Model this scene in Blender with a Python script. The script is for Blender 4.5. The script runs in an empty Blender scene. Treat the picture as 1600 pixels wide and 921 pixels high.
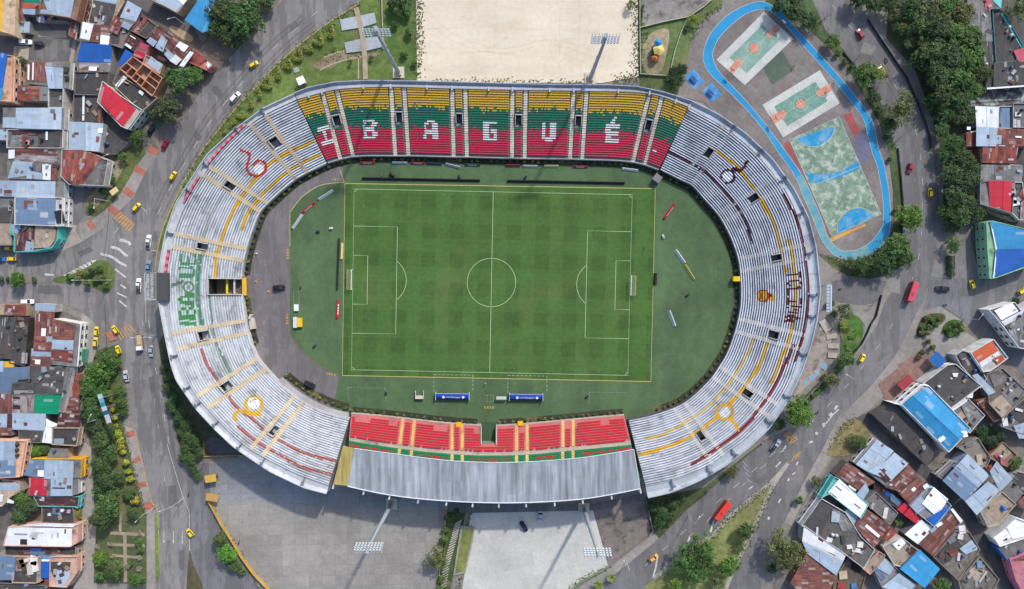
import bpy, bmesh, math, random
import numpy as np
from mathutils import Vector, Matrix
from math import radians, sin, cos, pi, atan2, hypot
random.seed(7)
rng = np.random.default_rng(11)
SC = bpy.context.scene
COL = SC.collection
# ---------------------------------------------------------------- camera
FPX, CAMH, TILT = 1067.0, 258.0, radians(1.4)
cam = bpy.data.objects.new('camera', bpy.data.cameras.new('camera'))
COL.objects.link(cam)
cam.location = (0, 0, CAMH)
cam.rotation_euler = (-TILT, 0, 0)
cam.data.sensor_width = 36.0
cam.data.lens = FPX / 1600 * 36
cam.data.clip_start = 1.0
cam.data.clip_end = 3000
SC.camera = cam
CA, SA = cos(-TILT), sin(-TILT)
def P(px, py, z=0.0):
    "photo pixel -> world point on the plane at height z"
    x, y, w = (px - 800) / FPX, -(py - 460.5) / FPX, -1.0
    dy, dz = y * CA - w * SA, y * SA + w * CA
    t = (z - CAMH) / dz
    return (x * t, dy * t, z)
def P2(px, py, z=0.0):
    return P(px, py, z)[:2]
def PIX(X, Y, Z):
    "world (arrays) -> photo pixels"
    Zc = Z - CAMH
    yc = Y * CA + Zc * SA
    zc = -Y * SA + Zc * CA
    return 800 + FPX * X / -zc, 460.5 - FPX * yc / -zc
MPP = CAMH / FPX
# ---------------------------------------------------------------- light
SUN_AZ, SUN_EL = atan2(0.47, 0.88), radians(40)
w = bpy.data.worlds.new('World'); SC.world = w; w.use_nodes = True
wn = w.node_tree
bg = wn.nodes['Background']
sky = wn.nodes.new('ShaderNodeTexSky')
sky.sky_type = 'NISHITA'; sky.sun_disc = False
sky.sun_elevation = SUN_EL; sky.sun_rotation = SUN_AZ
sky.air_density = 1.0; sky.dust_density = 2.0
wn.links.new(sky.outputs[0], bg.inputs[0])
bg.inputs[1].default_value = 0.15
sl = bpy.data.lights.new('sun', 'SUN'); sl.energy = 2.55; sl.angle = radians(2.2); sl.color = (1.0, 0.95, 0.87)
so = bpy.data.objects.new('sun', sl); COL.objects.link(so)
sd = Vector((sin(SUN_AZ) * cos(SUN_EL), cos(SUN_AZ) * cos(SUN_EL), sin(SUN_EL)))
so.rotation_euler = (-sd).to_track_quat('-Z', 'Y').to_euler()
so.location = sd * 600
SC.view_settings.view_transform = 'Standard'
SC.view_settings.look = 'None'
SC.view_settings.exposure = 0.6
SC.view_settings.gamma = 1.0
SC.render.engine = 'CYCLES'
SC.cycles.max_bounces = 5
SC.cycles.diffuse_bounces = 2
SC.cycles.glossy_bounces = 2
# ---------------------------------------------------------------- colour + materials
def lin(v):
    v /= 255.0
    return v / 12.92 if v <= 0.04045 else ((v + 0.055) / 1.055) ** 2.4
def C(r, g, b, k=0.72):
    "display colour -> surface colour (k: how much light a lit flat surface gets)"
    return (lin(r) * k, lin(g) * k, lin(b) * k)
class NB:
    def __init__(s, name):
        s.m = bpy.data.materials.new(name); s.m.use_nodes = True
        s.t = s.m.node_tree; s.t.nodes.clear()
        s.out = s.n('ShaderNodeOutputMaterial')
        s.b = s.n('ShaderNodeBsdfPrincipled')
        s.l(s.b.outputs[0], s.out.inputs[0])
        s.tc = s.n('ShaderNodeTexCoord')
    def n(s, t, **k):
        x = s.t.nodes.new(t)
        for a, v in k.items(): setattr(x, a, v)
        return x
    def l(s, a, b): s.t.links.new(a, b)
    def set(s, sock, v):
        if hasattr(v, 'is_output'): s.l(v, sock)
        else: sock.default_value = v
    def math(s, op, a, b=0.0, c=0.0):
        x = s.n('ShaderNodeMath', operation=op)
        s.set(x.inputs[0], a); s.set(x.inputs[1], b); s.set(x.inputs[2], c)
        return x.outputs[0]
    def mapping(s, co, scale=(1, 1, 1), rot=0.0, loc=(0, 0, 0)):
        x = s.n('ShaderNodeMapping')
        s.l(co, x.inputs[0]); x.inputs[1].default_value = loc
        x.inputs[2].default_value = (0, 0, rot); x.inputs[3].default_value = scale
        return x.outputs[0]
    def noise(s, co, scale, detail=3.0, rough=0.55):
        x = s.n('ShaderNodeTexNoise'); s.l(co, x.inputs['Vector'])
        x.inputs['Scale'].default_value = scale; x.inputs['Detail'].default_value = detail
        x.inputs['Roughness'].default_value = rough
        return x.outputs[0]
    def rmap(s, v, a, b, lo, hi):
        x = s.n('ShaderNodeMapRange'); s.l(v, x.inputs[0])
        for i, q in enumerate((a, b, lo, hi)): x.inputs[i + 1].default_value = q
        return x.outputs[0]
    def mul(s, col, f):
        x = s.n('ShaderNodeVectorMath', operation='SCALE'); s.set(x.inputs[0], col); s.set(x.inputs['Scale'], f)
        return x.outputs[0]
    def mix(s, f, a, b):
        x = s.n('ShaderNodeMix', data_type='RGBA'); s.set(x.inputs[0], f); s.set(x.inputs[6], a); s.set(x.inputs[7], b)
        return x.outputs[2]
    def cell(s, co, size):
        x = s.n('ShaderNodeVectorMath', operation='DIVIDE'); s.l(co, x.inputs[0]); x.inputs[1].default_value = (size[0], size[1], 1e6)
        f = s.n('ShaderNodeVectorMath', operation='FLOOR'); s.l(x.outputs[0], f.inputs[0])
        wn_ = s.n('ShaderNodeTexWhiteNoise', noise_dimensions='3D'); s.l(f.outputs[0], wn_.inputs[0])
        return wn_.outputs[0], x.outputs[0]
    def joint(s, scaled, wx, wy):
        sx = s.n('ShaderNodeSeparateXYZ'); s.l(scaled, sx.inputs[0])
        a = s.math('LESS_THAN', s.math('FRACT', sx.outputs[0]), wx)
        b = s.math('LESS_THAN', s.math('FRACT', sx.outputs[1]), wy)
        return s.math('MAXIMUM', a, b)
def mk(name, layers=(), rough=0.9, metal=0.0, src='obj', co='Object', rot=0.0, cells=None, joints=None, mixes=(), spec=0.3, bump=None, transl=0.0, odd=()):
    """layers: (scale, detail, lo, hi[, stretch]); cells: (sx, sy, lo, hi); joints: (sx, sy, wx, wy, factor); mixes: (scale, lo, hi, colour, amount[, stretch])"""
    b = NB(name)
    c0 = b.tc.outputs[co]
    if co == 'UV':
        c0 = b.n('ShaderNodeUVMap').outputs[0]
    c0 = b.mapping(c0, rot=rot)
    if src == 'obj': col = b.n('ShaderNodeObjectInfo').outputs['Color']
    elif src == 'attr':
        at = b.n('ShaderNodeAttribute'); at.attribute_name = 'Col'; col = at.outputs['Color']
    else:
        r = b.n('ShaderNodeRGB'); r.outputs[0].default_value = (*src, 1); col = r.outputs[0]
    for L in layers:
        cc = b.mapping(c0, scale=L[4]) if len(L) > 4 else c0
        col = b.mul(col, b.rmap(b.noise(cc, L[0], L[1]), 0.3, 0.7, L[2], L[3]))
    if cells:
        for q in (cells if isinstance(cells[0], tuple) else (cells,)):
            v, _ = b.cell(c0, q); col = b.mul(col, b.rmap(v, 0, 1, q[2], q[3]))
    if joints:
        for q in (joints if isinstance(joints[0], tuple) else (joints,)):
            _, sc = b.cell(c0, q); j = b.joint(sc, q[2], q[3]); col = b.mul(col, b.rmap(j, 0, 1, 1, q[4]))
    for o_ in odd:   # single sheets of another age: (sx, sy, share, colour, amount)
        v, _ = b.cell(c0, o_); col = b.mix(b.math('MULTIPLY', b.math('LESS_THAN', v, o_[2]), o_[4]), col, (*o_[3], 1))
    for m_ in mixes:
        cc = b.mapping(c0, scale=m_[5]) if len(m_) > 5 else c0
        f = b.rmap(b.noise(cc, m_[0], 5, 0.65), m_[1], m_[2], 0, m_[4])
        col = b.mix(f, col, (*m_[3], 1))
    b.l(col, b.b.inputs['Base Color'])
    b.b.inputs['Roughness'].default_value = rough
    b.b.inputs['Metallic'].default_value = metal
    b.b.inputs['Specular IOR Level'].default_value = spec
    if bump:
        bp = b.n('ShaderNodeBump'); bp.inputs['Strength'].default_value = bump[1]; bp.inputs['Distance'].default_value = bump[2] if len(bump) > 2 else 0.1
        b.l(b.noise(c0, bump[0], 4), bp.inputs['Height']); b.l(bp.outputs[0], b.b.inputs['Normal'])
    if transl:
        tr = b.n('ShaderNodeBsdfTranslucent'); b.l(col, tr.inputs[0])
        ms = b.n('ShaderNodeMixShader'); ms.inputs[0].default_value = transl
        b.l(b.b.outputs[0], ms.inputs[1]); b.l(tr.outputs[0], ms.inputs[2]); b.l(ms.outputs[0], b.out.inputs[0])
    return b.m
M = {}
M['asphalt'] = mk('asphalt', [(0.02, 4, 0.84, 1.14), (0.35, 5, 0.9, 1.1), (0.12, 3, 0.93, 1.07, (1, 0.2, 1)), (4.0, 2, 0.93, 1.07)], mixes=[(0.11, 0.58, 0.66, C(96, 95, 96), 0.45), (0.05, 0.6, 0.64, C(158, 153, 147), 0.35), (0.5, 0.67, 0.7, C(84, 83, 84), 0.5), (0.3, 0.5, 0.515, C(100, 99, 99), 0.5, (1, 0.15, 1))], bump=(6, 0.25, 0.03))
M['yard'] = mk('dusty ground', [(0.06, 5, 0.6, 1.35), (0.5, 4, 0.8, 1.2)], mixes=[(0.15, 0.52, 0.6, C(96, 88, 80), 0.6)])
M['pave'] = mk('concrete paving', [(0.05, 5, 0.75, 1.2), (0.6, 4, 0.88, 1.1)], cells=(1.6, 1.6, 0.93, 1.06), mixes=[(0.2, 0.55, 0.7, C(110, 104, 98), 0.5)])
M['lot'] = mk('cast slabs', [(0.03, 5, 0.82, 1.14), (0.9, 4, 0.9, 1.1)], rot=radians(-1.3), cells=((5.0, 4.0, 0.92, 1.06), (2.5, 2.0, 0.94, 1.05), (15, 12, 0.93, 1.07)), joints=(5.0, 4.0, 0.03, 0.035, 0.82), mixes=[(0.09, 0.56, 0.7, C(118, 113, 108), 0.5)])
M['lot2'] = mk('pale slabs', [(0.04, 5, 0.86, 1.12), (0.9, 4, 0.92, 1.08)], rot=radians(-14), cells=((6.0, 4.5, 0.94, 1.05), (2.0, 1.5, 0.96, 1.03)), joints=(6.0, 4.5, 0.02, 0.025, 0.9))
M['court'] = mk('worn court floor', [(0.06, 5, 0.68, 1.25), (0.7, 5, 0.86, 1.12)], rot=radians(36), cells=(3.2, 3.2, 0.9, 1.08), joints=(3.2, 3.2, 0.03, 0.03, 0.8), mixes=[(0.09, 0.54, 0.62, C(130, 100, 98), 0.4), (0.2, 0.6, 0.68, C(140, 135, 128), 0.5)])
M['courtpaint'] = mk('worn court paint', [(0.15, 5, 0.88, 1.1), (1.2, 4, 0.94, 1.06)], rot=radians(24), joints=(2.6, 2.6, 0.04, 0.04, 0.86), mixes=[(0.25, 0.45, 0.7, C(186, 194, 188), 0.5), (0.9, 0.55, 0.7, C(170, 170, 166), 0.5), (0.1, 0.6, 0.7, C(120, 116, 112), 0.35)])
M['tiles'] = mk('tiled court paint', [(0.1, 4, 0.9, 1.1)], rot=radians(24), cells=(2.3, 2.3, 0.82, 1.15), joints=(2.3, 2.3, 0.07, 0.07, 0.62), mixes=[(0.35, 0.48, 0.62, C(190, 200, 188), 0.85)])
M['trackpaint'] = mk('track paint', [(0.1, 5, 0.86, 1.12), (1.0, 4, 0.93, 1.06)], mixes=[(0.12, 0.62, 0.7, C(110, 150, 165), 0.5)])
M['trackfade'] = mk('faded track paint', [(0.1, 5, 0.86, 1.12), (1.0, 4, 0.93, 1.06)], mixes=[(0.3, 0.42, 0.6, C(140, 170, 165), 0.75)])
M['sand'] = mk('sandy ground', [(0.03, 5, 0.88, 1.08), (0.6, 5, 0.93, 1.05), (0.25, 3, 0.96, 1.04, (0.15, 1, 1))], mixes=[(0.05, 0.5, 0.72, C(206, 190, 164), 0.7), (0.35, 0.64, 0.72, C(176, 166, 140), 0.5), (0.5, 0.6, 0.75, C(196, 182, 158), 0.6, (0.05, 1, 1))])
M['lawn'] = mk('lawn', [(0.05, 5, 0.65, 1.35), (0.5, 5, 0.72, 1.3), (2.5, 3, 0.85, 1.15)], mixes=[(0.07, 0.55, 0.65, C(140, 128, 95), 0.6), (0.2, 0.62, 0.7, C(60, 72, 44), 0.6)], bump=(2.5, 0.5, 0.1))
M['turf'] = mk('artificial turf', [(0.03, 5, 0.82, 1.14), (0.35, 4, 0.92, 1.08), (0.15, 4, 0.88, 1.12, (1, 0.1, 1)), (1.2, 4, 0.9, 1.1)], mixes=[(0.045, 0.5, 0.68, C(66, 80, 62), 0.6), (0.12, 0.58, 0.72, C(96, 118, 84), 0.45), (0.4, 0.68, 0.73, C(66, 70, 62), 0.6)])
M['paint'] = mk('road paint', [(0.9, 5, 0.75, 1.1)], mixes=[(1.3, 0.5, 0.62, C(128, 126, 124), 0.55)])
M['line'] = mk('line paint', [(0.9, 4, 0.88, 1.06)])
M['plain'] = mk('painted surface', [(0.4, 4, 0.9, 1.08)], rough=0.6)
M['dirtywall'] = mk('stained plaster', [(0.35, 5, 0.78, 1.12)], mixes=[(0.5, 0.58, 0.7, C(120, 112, 104), 0.5, (1, 1, 0.3))])
M['conc'] = mk('old concrete', [(0.08, 5, 0.72, 1.2), (0.6, 5, 0.82, 1.15)], mixes=[(0.22, 0.52, 0.64, C(62, 58, 55), 0.6), (0.3, 0.62, 0.7, C(165, 158, 150), 0.5)])
M['brick'] = mk('brick', [(0.5, 4, 0.8, 1.15)], cells=(0.9, 0.9, 0.9, 1.1))
M['terr'] = mk('painted terrace', [(0.05, 4, 0.94, 1.05), (0.25, 5, 0.88, 1.07)], src='attr', mixes=[(0.09, 0.56, 0.7, C(120, 124, 130), 0.5), (0.13, 0.6, 0.68, C(84, 90, 100), 0.5), (0.35, 0.58, 0.7, C(100, 104, 112), 0.6), (1.1, 0.6, 0.7, C(90, 92, 98), 0.55)])
M['rim'] = mk('stained rim concrete', [(0.1, 5, 0.84, 1.1), (0.7, 4, 0.9, 1.08)], cells=(4.5, 4.5, 0.93, 1.05), mixes=[(0.11, 0.58, 0.7, C(96, 98, 104), 0.6), (0.3, 0.6, 0.68, C(112, 112, 116), 0.5), (0.5, 0.64, 0.72, C(120, 96, 88), 0.45)])
M['seat'] = mk('seat plastic', [(2.0, 2, 0.86, 1.1)], rough=0.5, src='attr')
M['corr'] = mk('corrugated metal', [(0.25, 4, 0.9, 1.08), (0.8, 3, 0.93, 1.05, (1, 0.08, 1))], co='UV', cells=((1.0, 40, 0.96, 1.03), (3.0, 3.6, 0.95, 1.04)), joints=((1.0, 1e5, 0.1, 0, 0.93), (1e5, 3.6, 0, 0.05, 0.84)), rough=0.5, spec=0.3, mixes=[(0.3, 0.64, 0.72, C(140, 110, 95), 0.35, (1, 0.3, 1))], odd=((1.0, 3.6, .04, C(206, 214, 222), .35),))
M['corrold'] = mk('weathered corrugated metal', [(0.3, 5, 0.8, 1.12), (0.9, 3, 0.85, 1.1, (1, 0.08, 1))], co='UV', cells=((0.9, 3.2, 0.88, 1.08),), joints=((0.9, 1e5, 0.14, 0, 0.86), (1e5, 3.2, 0, 0.06, 0.78)), rough=0.6, mixes=[(0.45, 0.52, 0.62, C(122, 72, 60), 0.75, (1, 0.35, 1)), (0.9, 0.64, 0.7, C(70, 52, 48), 0.5)], odd=((0.9, 3.2, .2, C(116, 76, 68), .8), (0.9, 3.2, .12, C(206, 206, 208), .7)))
M['corrrust'] = mk('rusty corrugated metal', [(0.3, 5, 0.7, 1.25), (1.2, 3, 0.72, 1.2, (1, 0.08, 1))], co='UV', cells=((0.9, 2.6, 0.75, 1.18),), joints=((0.9, 1e5, 0.16, 0, 0.8),), rough=0.85, mixes=[(0.55, 0.58, 0.64, C(168, 140, 132), 0.5, (1, 0.35, 1)), (0.4, 0.6, 0.7, C(58, 38, 36), 0.6)], odd=((0.9, 2.6, .07, C(176, 160, 156), .8), (1.8, 2.6, .16, C(92, 58, 56), .6), (0.9, 5.2, .1, C(160, 96, 78), .6)))
M['fibre'] = mk('old fibre cement', [(0.2, 5, 0.75, 1.18), (1.2, 3, 0.84, 1.1, (1, 0.08, 1))], co='UV', cells=((1.0, 2.4, 0.9, 1.07),), joints=((1.0, 1e5, 0.18, 0, 0.86), (1e5, 2.4, 0, 0.06, 0.8)), mixes=[(0.4, 0.55, 0.68, C(48, 46, 46), 0.6, (1, 0.4, 1)), (0.9, 0.68, 0.74, C(175, 172, 168), 0.5)], odd=((1.0, 2.4, .05, C(178, 176, 174), .7), (2.0, 2.4, .12, C(70, 66, 64), .5)))
M['standroof'] = mk('weathered stand roof', [(0.06, 4, 0.88, 1.1), (0.8, 5, 0.66, 1.2, (1, 0.06, 1)), (0.25, 4, 0.88, 1.1, (1, 0.2, 1))], rot=radians(-1), cells=((1.1, 60, 0.86, 1.1), (11.5, 1e4, 0.92, 1.06), (3.3, 5.2, 0.93, 1.06)), joints=((11.5, 1e5, 0.03, 0, 0.8),), rough=0.9, spec=0.15, mixes=[(0.9, 0.6, 0.72, C(184, 190, 196), 0.45, (1, 0.1, 1)), (0.12, 0.5, 0.7, C(100, 104, 110), 0.5, (1, 0.25, 1)), (1.6, 0.6, 0.7, C(90, 92, 98), 0.5, (1, 0.05, 1))])
M['glass'] = mk('dark glass', rough=0.12, src=(0.015, 0.018, 0.022), spec=0.6)
M['void'] = mk('dark interior', [(0.5, 3, 0.7, 1.2)], src=(0.02, 0.019, 0.02))
M['car'] = mk('car paint', rough=0.28, spec=0.5)
M['tyre'] = mk('tyre rubber', rough=0.8, src=(0.015, 0.015, 0.015))
M['steel'] = mk('painted steel', [(1.0, 3, 0.9, 1.08)], rough=0.5)
M['lampglass'] = mk('lamp glass', rough=0.15, src=(0.6, 0.66, 0.7), spec=0.6)
M['bark'] = mk('bark', [(1.5, 4, 0.7, 1.2)], src=(0.09, 0.07, 0.05))
M['redpaint'] = mk('red letter paint', src=C(206, 70, 92))
M['cloth'] = mk('cloth')
def leafmat():
    b = NB('leaves')
    oi = b.n('ShaderNodeObjectInfo')
    at = b.n('ShaderNodeAttribute'); at.attribute_name = 'lc'
    col = b.mul(oi.outputs['Color'], b.rmap(at.outputs['Fac'], 0, 1, 0.5, 1.55))
    col = b.mul(col, b.rmap(b.noise(b.tc.outputs['Object'], 0.35, 3), 0.3, 0.7, 0.75, 1.25))
    col = b.mix(b.rmap(b.noise(b.tc.outputs['Object'], 0.22, 2), 0.55, 0.7, 0, 0.3), col, (0.11, 0.12, 0.03, 1))
    b.l(col, b.b.inputs['Base Color']); b.b.inputs['Roughness'].default_value = 0.6
    b.b.inputs['Specular IOR Level'].default_value = 0.25
    tr = b.n('ShaderNodeBsdfTranslucent'); b.l(col, tr.inputs[0])
    ms = b.n('ShaderNodeMixShader'); ms.inputs[0].default_value = 0.25
    b.l(b.b.outputs[0], ms.inputs[1]); b.l(tr.outputs[0], ms.inputs[2]); b.l(ms.outputs[0], b.out.inputs[0])
    return b.m
M['leaf'] = leafmat()
def pitchmat():
    b = NB('mown pitch')
    c0 = b.mapping(b.tc.outputs['Object'], rot=radians(1.3), loc=(55.9, -3.4, 0))
    sx = b.n('ShaderNodeSeparateXYZ'); b.l(c0, sx.inputs[0])
    n0 = b.noise(c0, 0.25, 3)
    jit = b.rmap(n0, 0.3, 0.7, -0.02, 0.02)
    bx = b.math('LESS_THAN', b.math('FRACT', b.math('ADD', b.math('DIVIDE', sx.outputs[0], 10.72), jit)), 0.5)
    by = b.math('LESS_THAN', b.math('FRACT', b.math('ADD', b.math('DIVIDE', sx.outputs[1], 10.9), jit)), 0.5)
    fine = b.math('LESS_THAN', b.math('FRACT', b.math('DIVIDE', sx.outputs[1], 1.75)), 0.5)
    s = b.math('MULTIPLY_ADD', bx, -0.07, 1.05)
    s = b.math('MULTIPLY_ADD', by, -0.035, s)
    s = b.math('MULTIPLY_ADD', b.math('MULTIPLY', bx, by), -0.11, s)
    s = b.math('MULTIPLY_ADD', fine, -0.03, s)
    col = b.mul((*C(77, 111, 55)[:3],), s)
    col = b.mul(col, b.rmap(b.noise(c0, 0.06, 5), 0.3, 0.7, 0.86, 1.14))
    col = b.mul(col, b.rmap(b.noise(c0, 0.7, 5), 0.3, 0.7, 0.88, 1.12))
    col = b.mix(b.rmap(b.noise(c0, 0.045, 5), 0.54, 0.7, 0, 0.3), col, (*C(124, 128, 78), 1))
    col = b.mix(b.rmap(b.noise(c0, 0.14, 5), 0.62, 0.74, 0, 0.35), col, (*C(60, 86, 46), 1))
    b.l(col, b.b.inputs['Base Color']); b.b.inputs['Roughness'].default_value = 0.9; b.b.inputs['Specular IOR Level'].default_value = 0.2
    return b.m
M['pitch'] = pitchmat()
# ---------------------------------------------------------------- object helpers
def link(name, me, m=None, color=None, parent=None):
    o = bpy.data.objects.new(name, me); COL.objects.link(o)
    if m is not None and me is not None and not me.materials:
        for q in (m if isinstance(m, (list, tuple)) else [m]): me.materials.append(M[q] if isinstance(q, str) else q)
    if color is not None: o.color = (*color[:3], 1)
    if parent is not None: o.parent = parent
    return o
def tag(o, label=None, cat=None, group=None, kind=None):
    if label: o['label'] = label
    if cat: o['category'] = cat
    if group: o['group'] = group
    if kind: o['kind'] = kind
    return o
def thing(name, label, cat, loc=(0, 0, 0), rz=0.0, group=None):
    o = bpy.data.objects.new(name, None); COL.objects.link(o)
    o.location = loc; o.rotation_euler = (0, 0, rz); o.empty_display_size = 0.5
    return tag(o, label, cat, group)
def kids(o): return [c for c in COL.objects if c.parent == o]
CH = {}
def copy_tree(o, parent=None):
    c = o.copy(); COL.objects.link(c); c.parent = parent
    for ch in o.children: copy_tree(ch, c)
    return c
def mesh(verts, faces, name='mesh'):
    me = bpy.data.meshes.new(name); me.from_pydata([tuple(v) for v in verts], [], faces); me.update()
    return me
class MB:
    def __init__(s): s.v = []; s.f = []; s.mi = []
    def add(s, vs, fs, mi=0):
        k = len(s.v); s.v += [tuple(v) for v in vs]; s.f += [tuple(i + k for i in f) for f in fs]; s.mi += [mi] * len(fs)
    def box(s, cx, cy, z0, lx, ly, h, rz=0.0, mi=0, tx=1.0, ty=1.0):
        c_, s_ = cos(rz), sin(rz); vs = []
        for z, kx, ky in ((z0, 1, 1), (z0 + h, tx, ty)):
            for a, b in ((-1, -1), (1, -1), (1, 1), (-1, 1)):
                x, y = a * lx / 2 * kx, b * ly / 2 * ky
                vs.append((cx + x * c_ - y * s_, cy + x * s_ + y * c_, z))
        s.add(vs, [(3, 2, 1, 0), (4, 5, 6, 7), (0, 1, 5, 4), (1, 2, 6, 5), (2, 3, 7, 6), (3, 0, 4, 7)], mi)
    def prism(s, poly, z0, z1, mi=0, mtop=None, bottom=True):
        n = len(poly)
        a = sum(poly[i][0] * poly[(i + 1) % n][1] - poly[(i + 1) % n][0] * poly[i][1] for i in range(n))
        if a < 0: poly = poly[::-1]
        vs = [(p[0], p[1], z0) for p in poly] + [(p[0], p[1], z1 if len(p) < 3 else p[2]) for p in poly]
        k = len(s.v); s.v += vs
        for i in range(n):
            j = (i + 1) % n
            s.f.append((k + i, k + j, k + n + j, k + n + i)); s.mi.append(mi)
        s.f.append(tuple(k + n + i for i in range(n))); s.mi.append(mi if mtop is None else mtop)
        if bottom: s.f.append(tuple(k + i for i in reversed(range(n)))); s.mi.append(mi)
    def tube(s, pts, rad, n=6, mi=0, caps=True):
        pts = [Vector(p) for p in pts]
        if not isinstance(rad, (list, tuple)): rad = [rad] * len(pts)
        k = len(s.v)
        for i, p in enumerate(pts):
            d = (pts[min(i + 1, len(pts) - 1)] - pts[max(i - 1, 0)]).normalized()
            a = d.orthogonal().normalized() if abs(d.z) > 0.99 else d.cross(Vector((0, 0, 1))).normalized()
            b = d.cross(a)
            for j in range(n):
                t = 2 * pi * j / n; q = p + (a * cos(t) + b * sin(t)) * rad[i]; s.v.append(tuple(q))
        for i in range(len(pts) - 1):
            for j in range(n):
                s.f.append((k + i * n + j, k + i * n + (j + 1) % n, k + (i + 1) * n + (j + 1) % n, k + (i + 1) * n + j)); s.mi.append(mi)
        if caps:
            s.f.append(tuple(k + j for j in reversed(range(n)))); s.mi.append(mi)
            s.f.append(tuple(k + (len(pts) - 1) * n + j for j in range(n))); s.mi.append(mi)
    def me(s, mats, name='mesh'):
        m = mesh(s.v, s.f, name)
        for q in (mats if isinstance(mats, (list, tuple)) else [mats]): m.materials.append(M[q])
        if any(s.mi): m.polygons.foreach_set('material_index', s.mi)
        return m
    def build(s, name, mats, color=None, parent=None, bevel=0.0):
        m = s.me(mats, name)
        if bevel:
            bm = bmesh.new(); bm.from_mesh(m); bmesh.ops.remove_doubles(bm, verts=bm.verts, dist=1e-5)
            bmesh.ops.bevel(bm, geom=[e for e in bm.edges], offset=bevel, segments=2, affect='EDGES', profile=0.5)
            bm.to_mesh(m); bm.free()
        return link(name, m, None, color, parent)
def cr(pts, k=6, closed=False):
    "Catmull-Rom through the points"
    pts = [np.array(p, float) for p in pts]; n = len(pts); out = []
    for i in range(n if closed else n - 1):
        if closed: a, b, c, d = pts[i - 1], pts[i], pts[(i + 1) % n], pts[(i + 2) % n]
        else: a, b, c, d = pts[max(i - 1, 0)], pts[i], pts[i + 1], pts[min(i + 2, n - 1)]
        for j in range(k):
            t = j / k
            out.append(0.5 * (2 * b + (c - a) * t + (2 * a - 5 * b + 4 * c - d) * t * t + (3 * b - a - 3 * c + d) * t ** 3))
    if not closed: out.append(pts[-1])
    return out
def resample(pts, n, closed=False):
    p = np.array(pts, float)
    if closed: p = np.vstack([p, p[:1]])
    d = np.r_[0, np.cumsum(np.hypot(*np.diff(p, axis=0).T))]
    t = np.linspace(0, d[-1], n + 1)[: n if closed else n + 1]
    return np.c_[np.interp(t, d, p[:, 0]), np.interp(t, d, p[:, 1])]
_T = (0.0, 0.0, 1.0)
def frame(ox, oy, s):
    global _T
    _T = (ox, oy, s)
def px(st):
    "'x,y x,y ...' in the current frame -> list of photo pixels"
    if not isinstance(st, str): return [tuple(p) for p in st]
    r = []
    for q in st.split():
        v = [float(t) for t in q.split(',')]
        r.append((_T[0] + v[0] / _T[2], _T[1] + v[1] / _T[2], *v[2:]))
    return r
LV = 0.03
_N = [0]
def surf(name, pts, lvl, m, col=None, kind='structure', smooth=0, z=None, parent=None):
    p = px(pts)
    if smooth: p = cr(p, smooth, True)
    _N[0] += 1
    zz = lvl * LV + (_N[0] % 140) * 0.00018 if z is None else z
    me = mesh([P(q[0], q[1], zz) for q in p], [tuple(range(len(p)))], name)
    if me.polygons[0].normal.z < 0: me.flip_normals()
    o = link(name, me, m, col, parent)
    if kind: o['kind'] = kind
    return o
def slab(name, pts, z0, z1, m, col, smooth=0, kind='structure'):
    p = px(pts)
    if smooth: p = cr(p, smooth, True)
    b = MB(); b.prism([P2(q[0], q[1], z1) for q in p], z0, z1, bottom=False)
    o = b.build(name, m, col)
    if kind: o['kind'] = kind
    return o
def ribbon(b, pts, wid, z, closed=False, world=False, mi=0):
    "flat strip along photo-pixel points; wid in metres"
    q = np.array([p[:2] if world else P2(p[0], p[1], z) for p in pts])
    n = len(q); k = len(b.v)
    for i in range(n):
        a = q[i - 1] if (i > 0 or closed) else q[i]
        c = q[(i + 1) % n] if (i < n - 1 or closed) else q[i]
        d = c - a; d = d / (np.hypot(*d) + 1e-9); nn = np.array([-d[1], d[0]]) * wid / 2
        b.v += [(*(q[i] + nn), z), (*(q[i] - nn), z)]
    for i in range(n if closed else n - 1):
        j = (i + 1) % n
        b.f.append((k + 2 * i, k + 2 * i + 1, k + 2 * j + 1, k + 2 * j)); b.mi.append(mi)
def dashes(b, pts, wid, z, on, off):
    q = np.array([P2(p[0], p[1], z) for p in pts])
    L = np.r_[0, np.cumsum(np.hypot(*np.diff(q, axis=0).T))]
    t = 0.0
    while t < L[-1]:
        e = min(t + on, L[-1]); s = [(np.interp(x, L, q[:, 0]), np.interp(x, L, q[:, 1])) for x in (t, e)]
        ribbon(b, s, wid, z, world=True); t += on + off
def text_mesh(txt, size, mat, align='CENTER'):
    cu = bpy.data.curves.new('t', 'FONT'); cu.body = txt; cu.size = size; cu.align_x = align; cu.align_y = 'CENTER'
    cu.resolution_u = 2
    o = bpy.data.objects.new('t', cu); COL.objects.link(o)
    dg = bpy.context.evaluated_depsgraph_get(); me = bpy.data.meshes.new_from_object(o.evaluated_get(dg))
    bpy.data.objects.remove(o); bpy.data.curves.remove(cu)
    me.materials.clear(); me.materials.append(M[mat])
    return me
def inpoly(X, Y, poly):
    poly = np.array(poly)[:, :2]; r = np.zeros(np.shape(X), bool); n = len(poly); j = n - 1
    for i in range(n):
        a, b = poly[i], poly[j]
        c = ((a[1] > Y) != (b[1] > Y)) & (X < (b[0] - a[0]) * (Y - a[1]) / (b[1] - a[1] + 1e-12) + a[0])
        r ^= c; j = i
    return r
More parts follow.
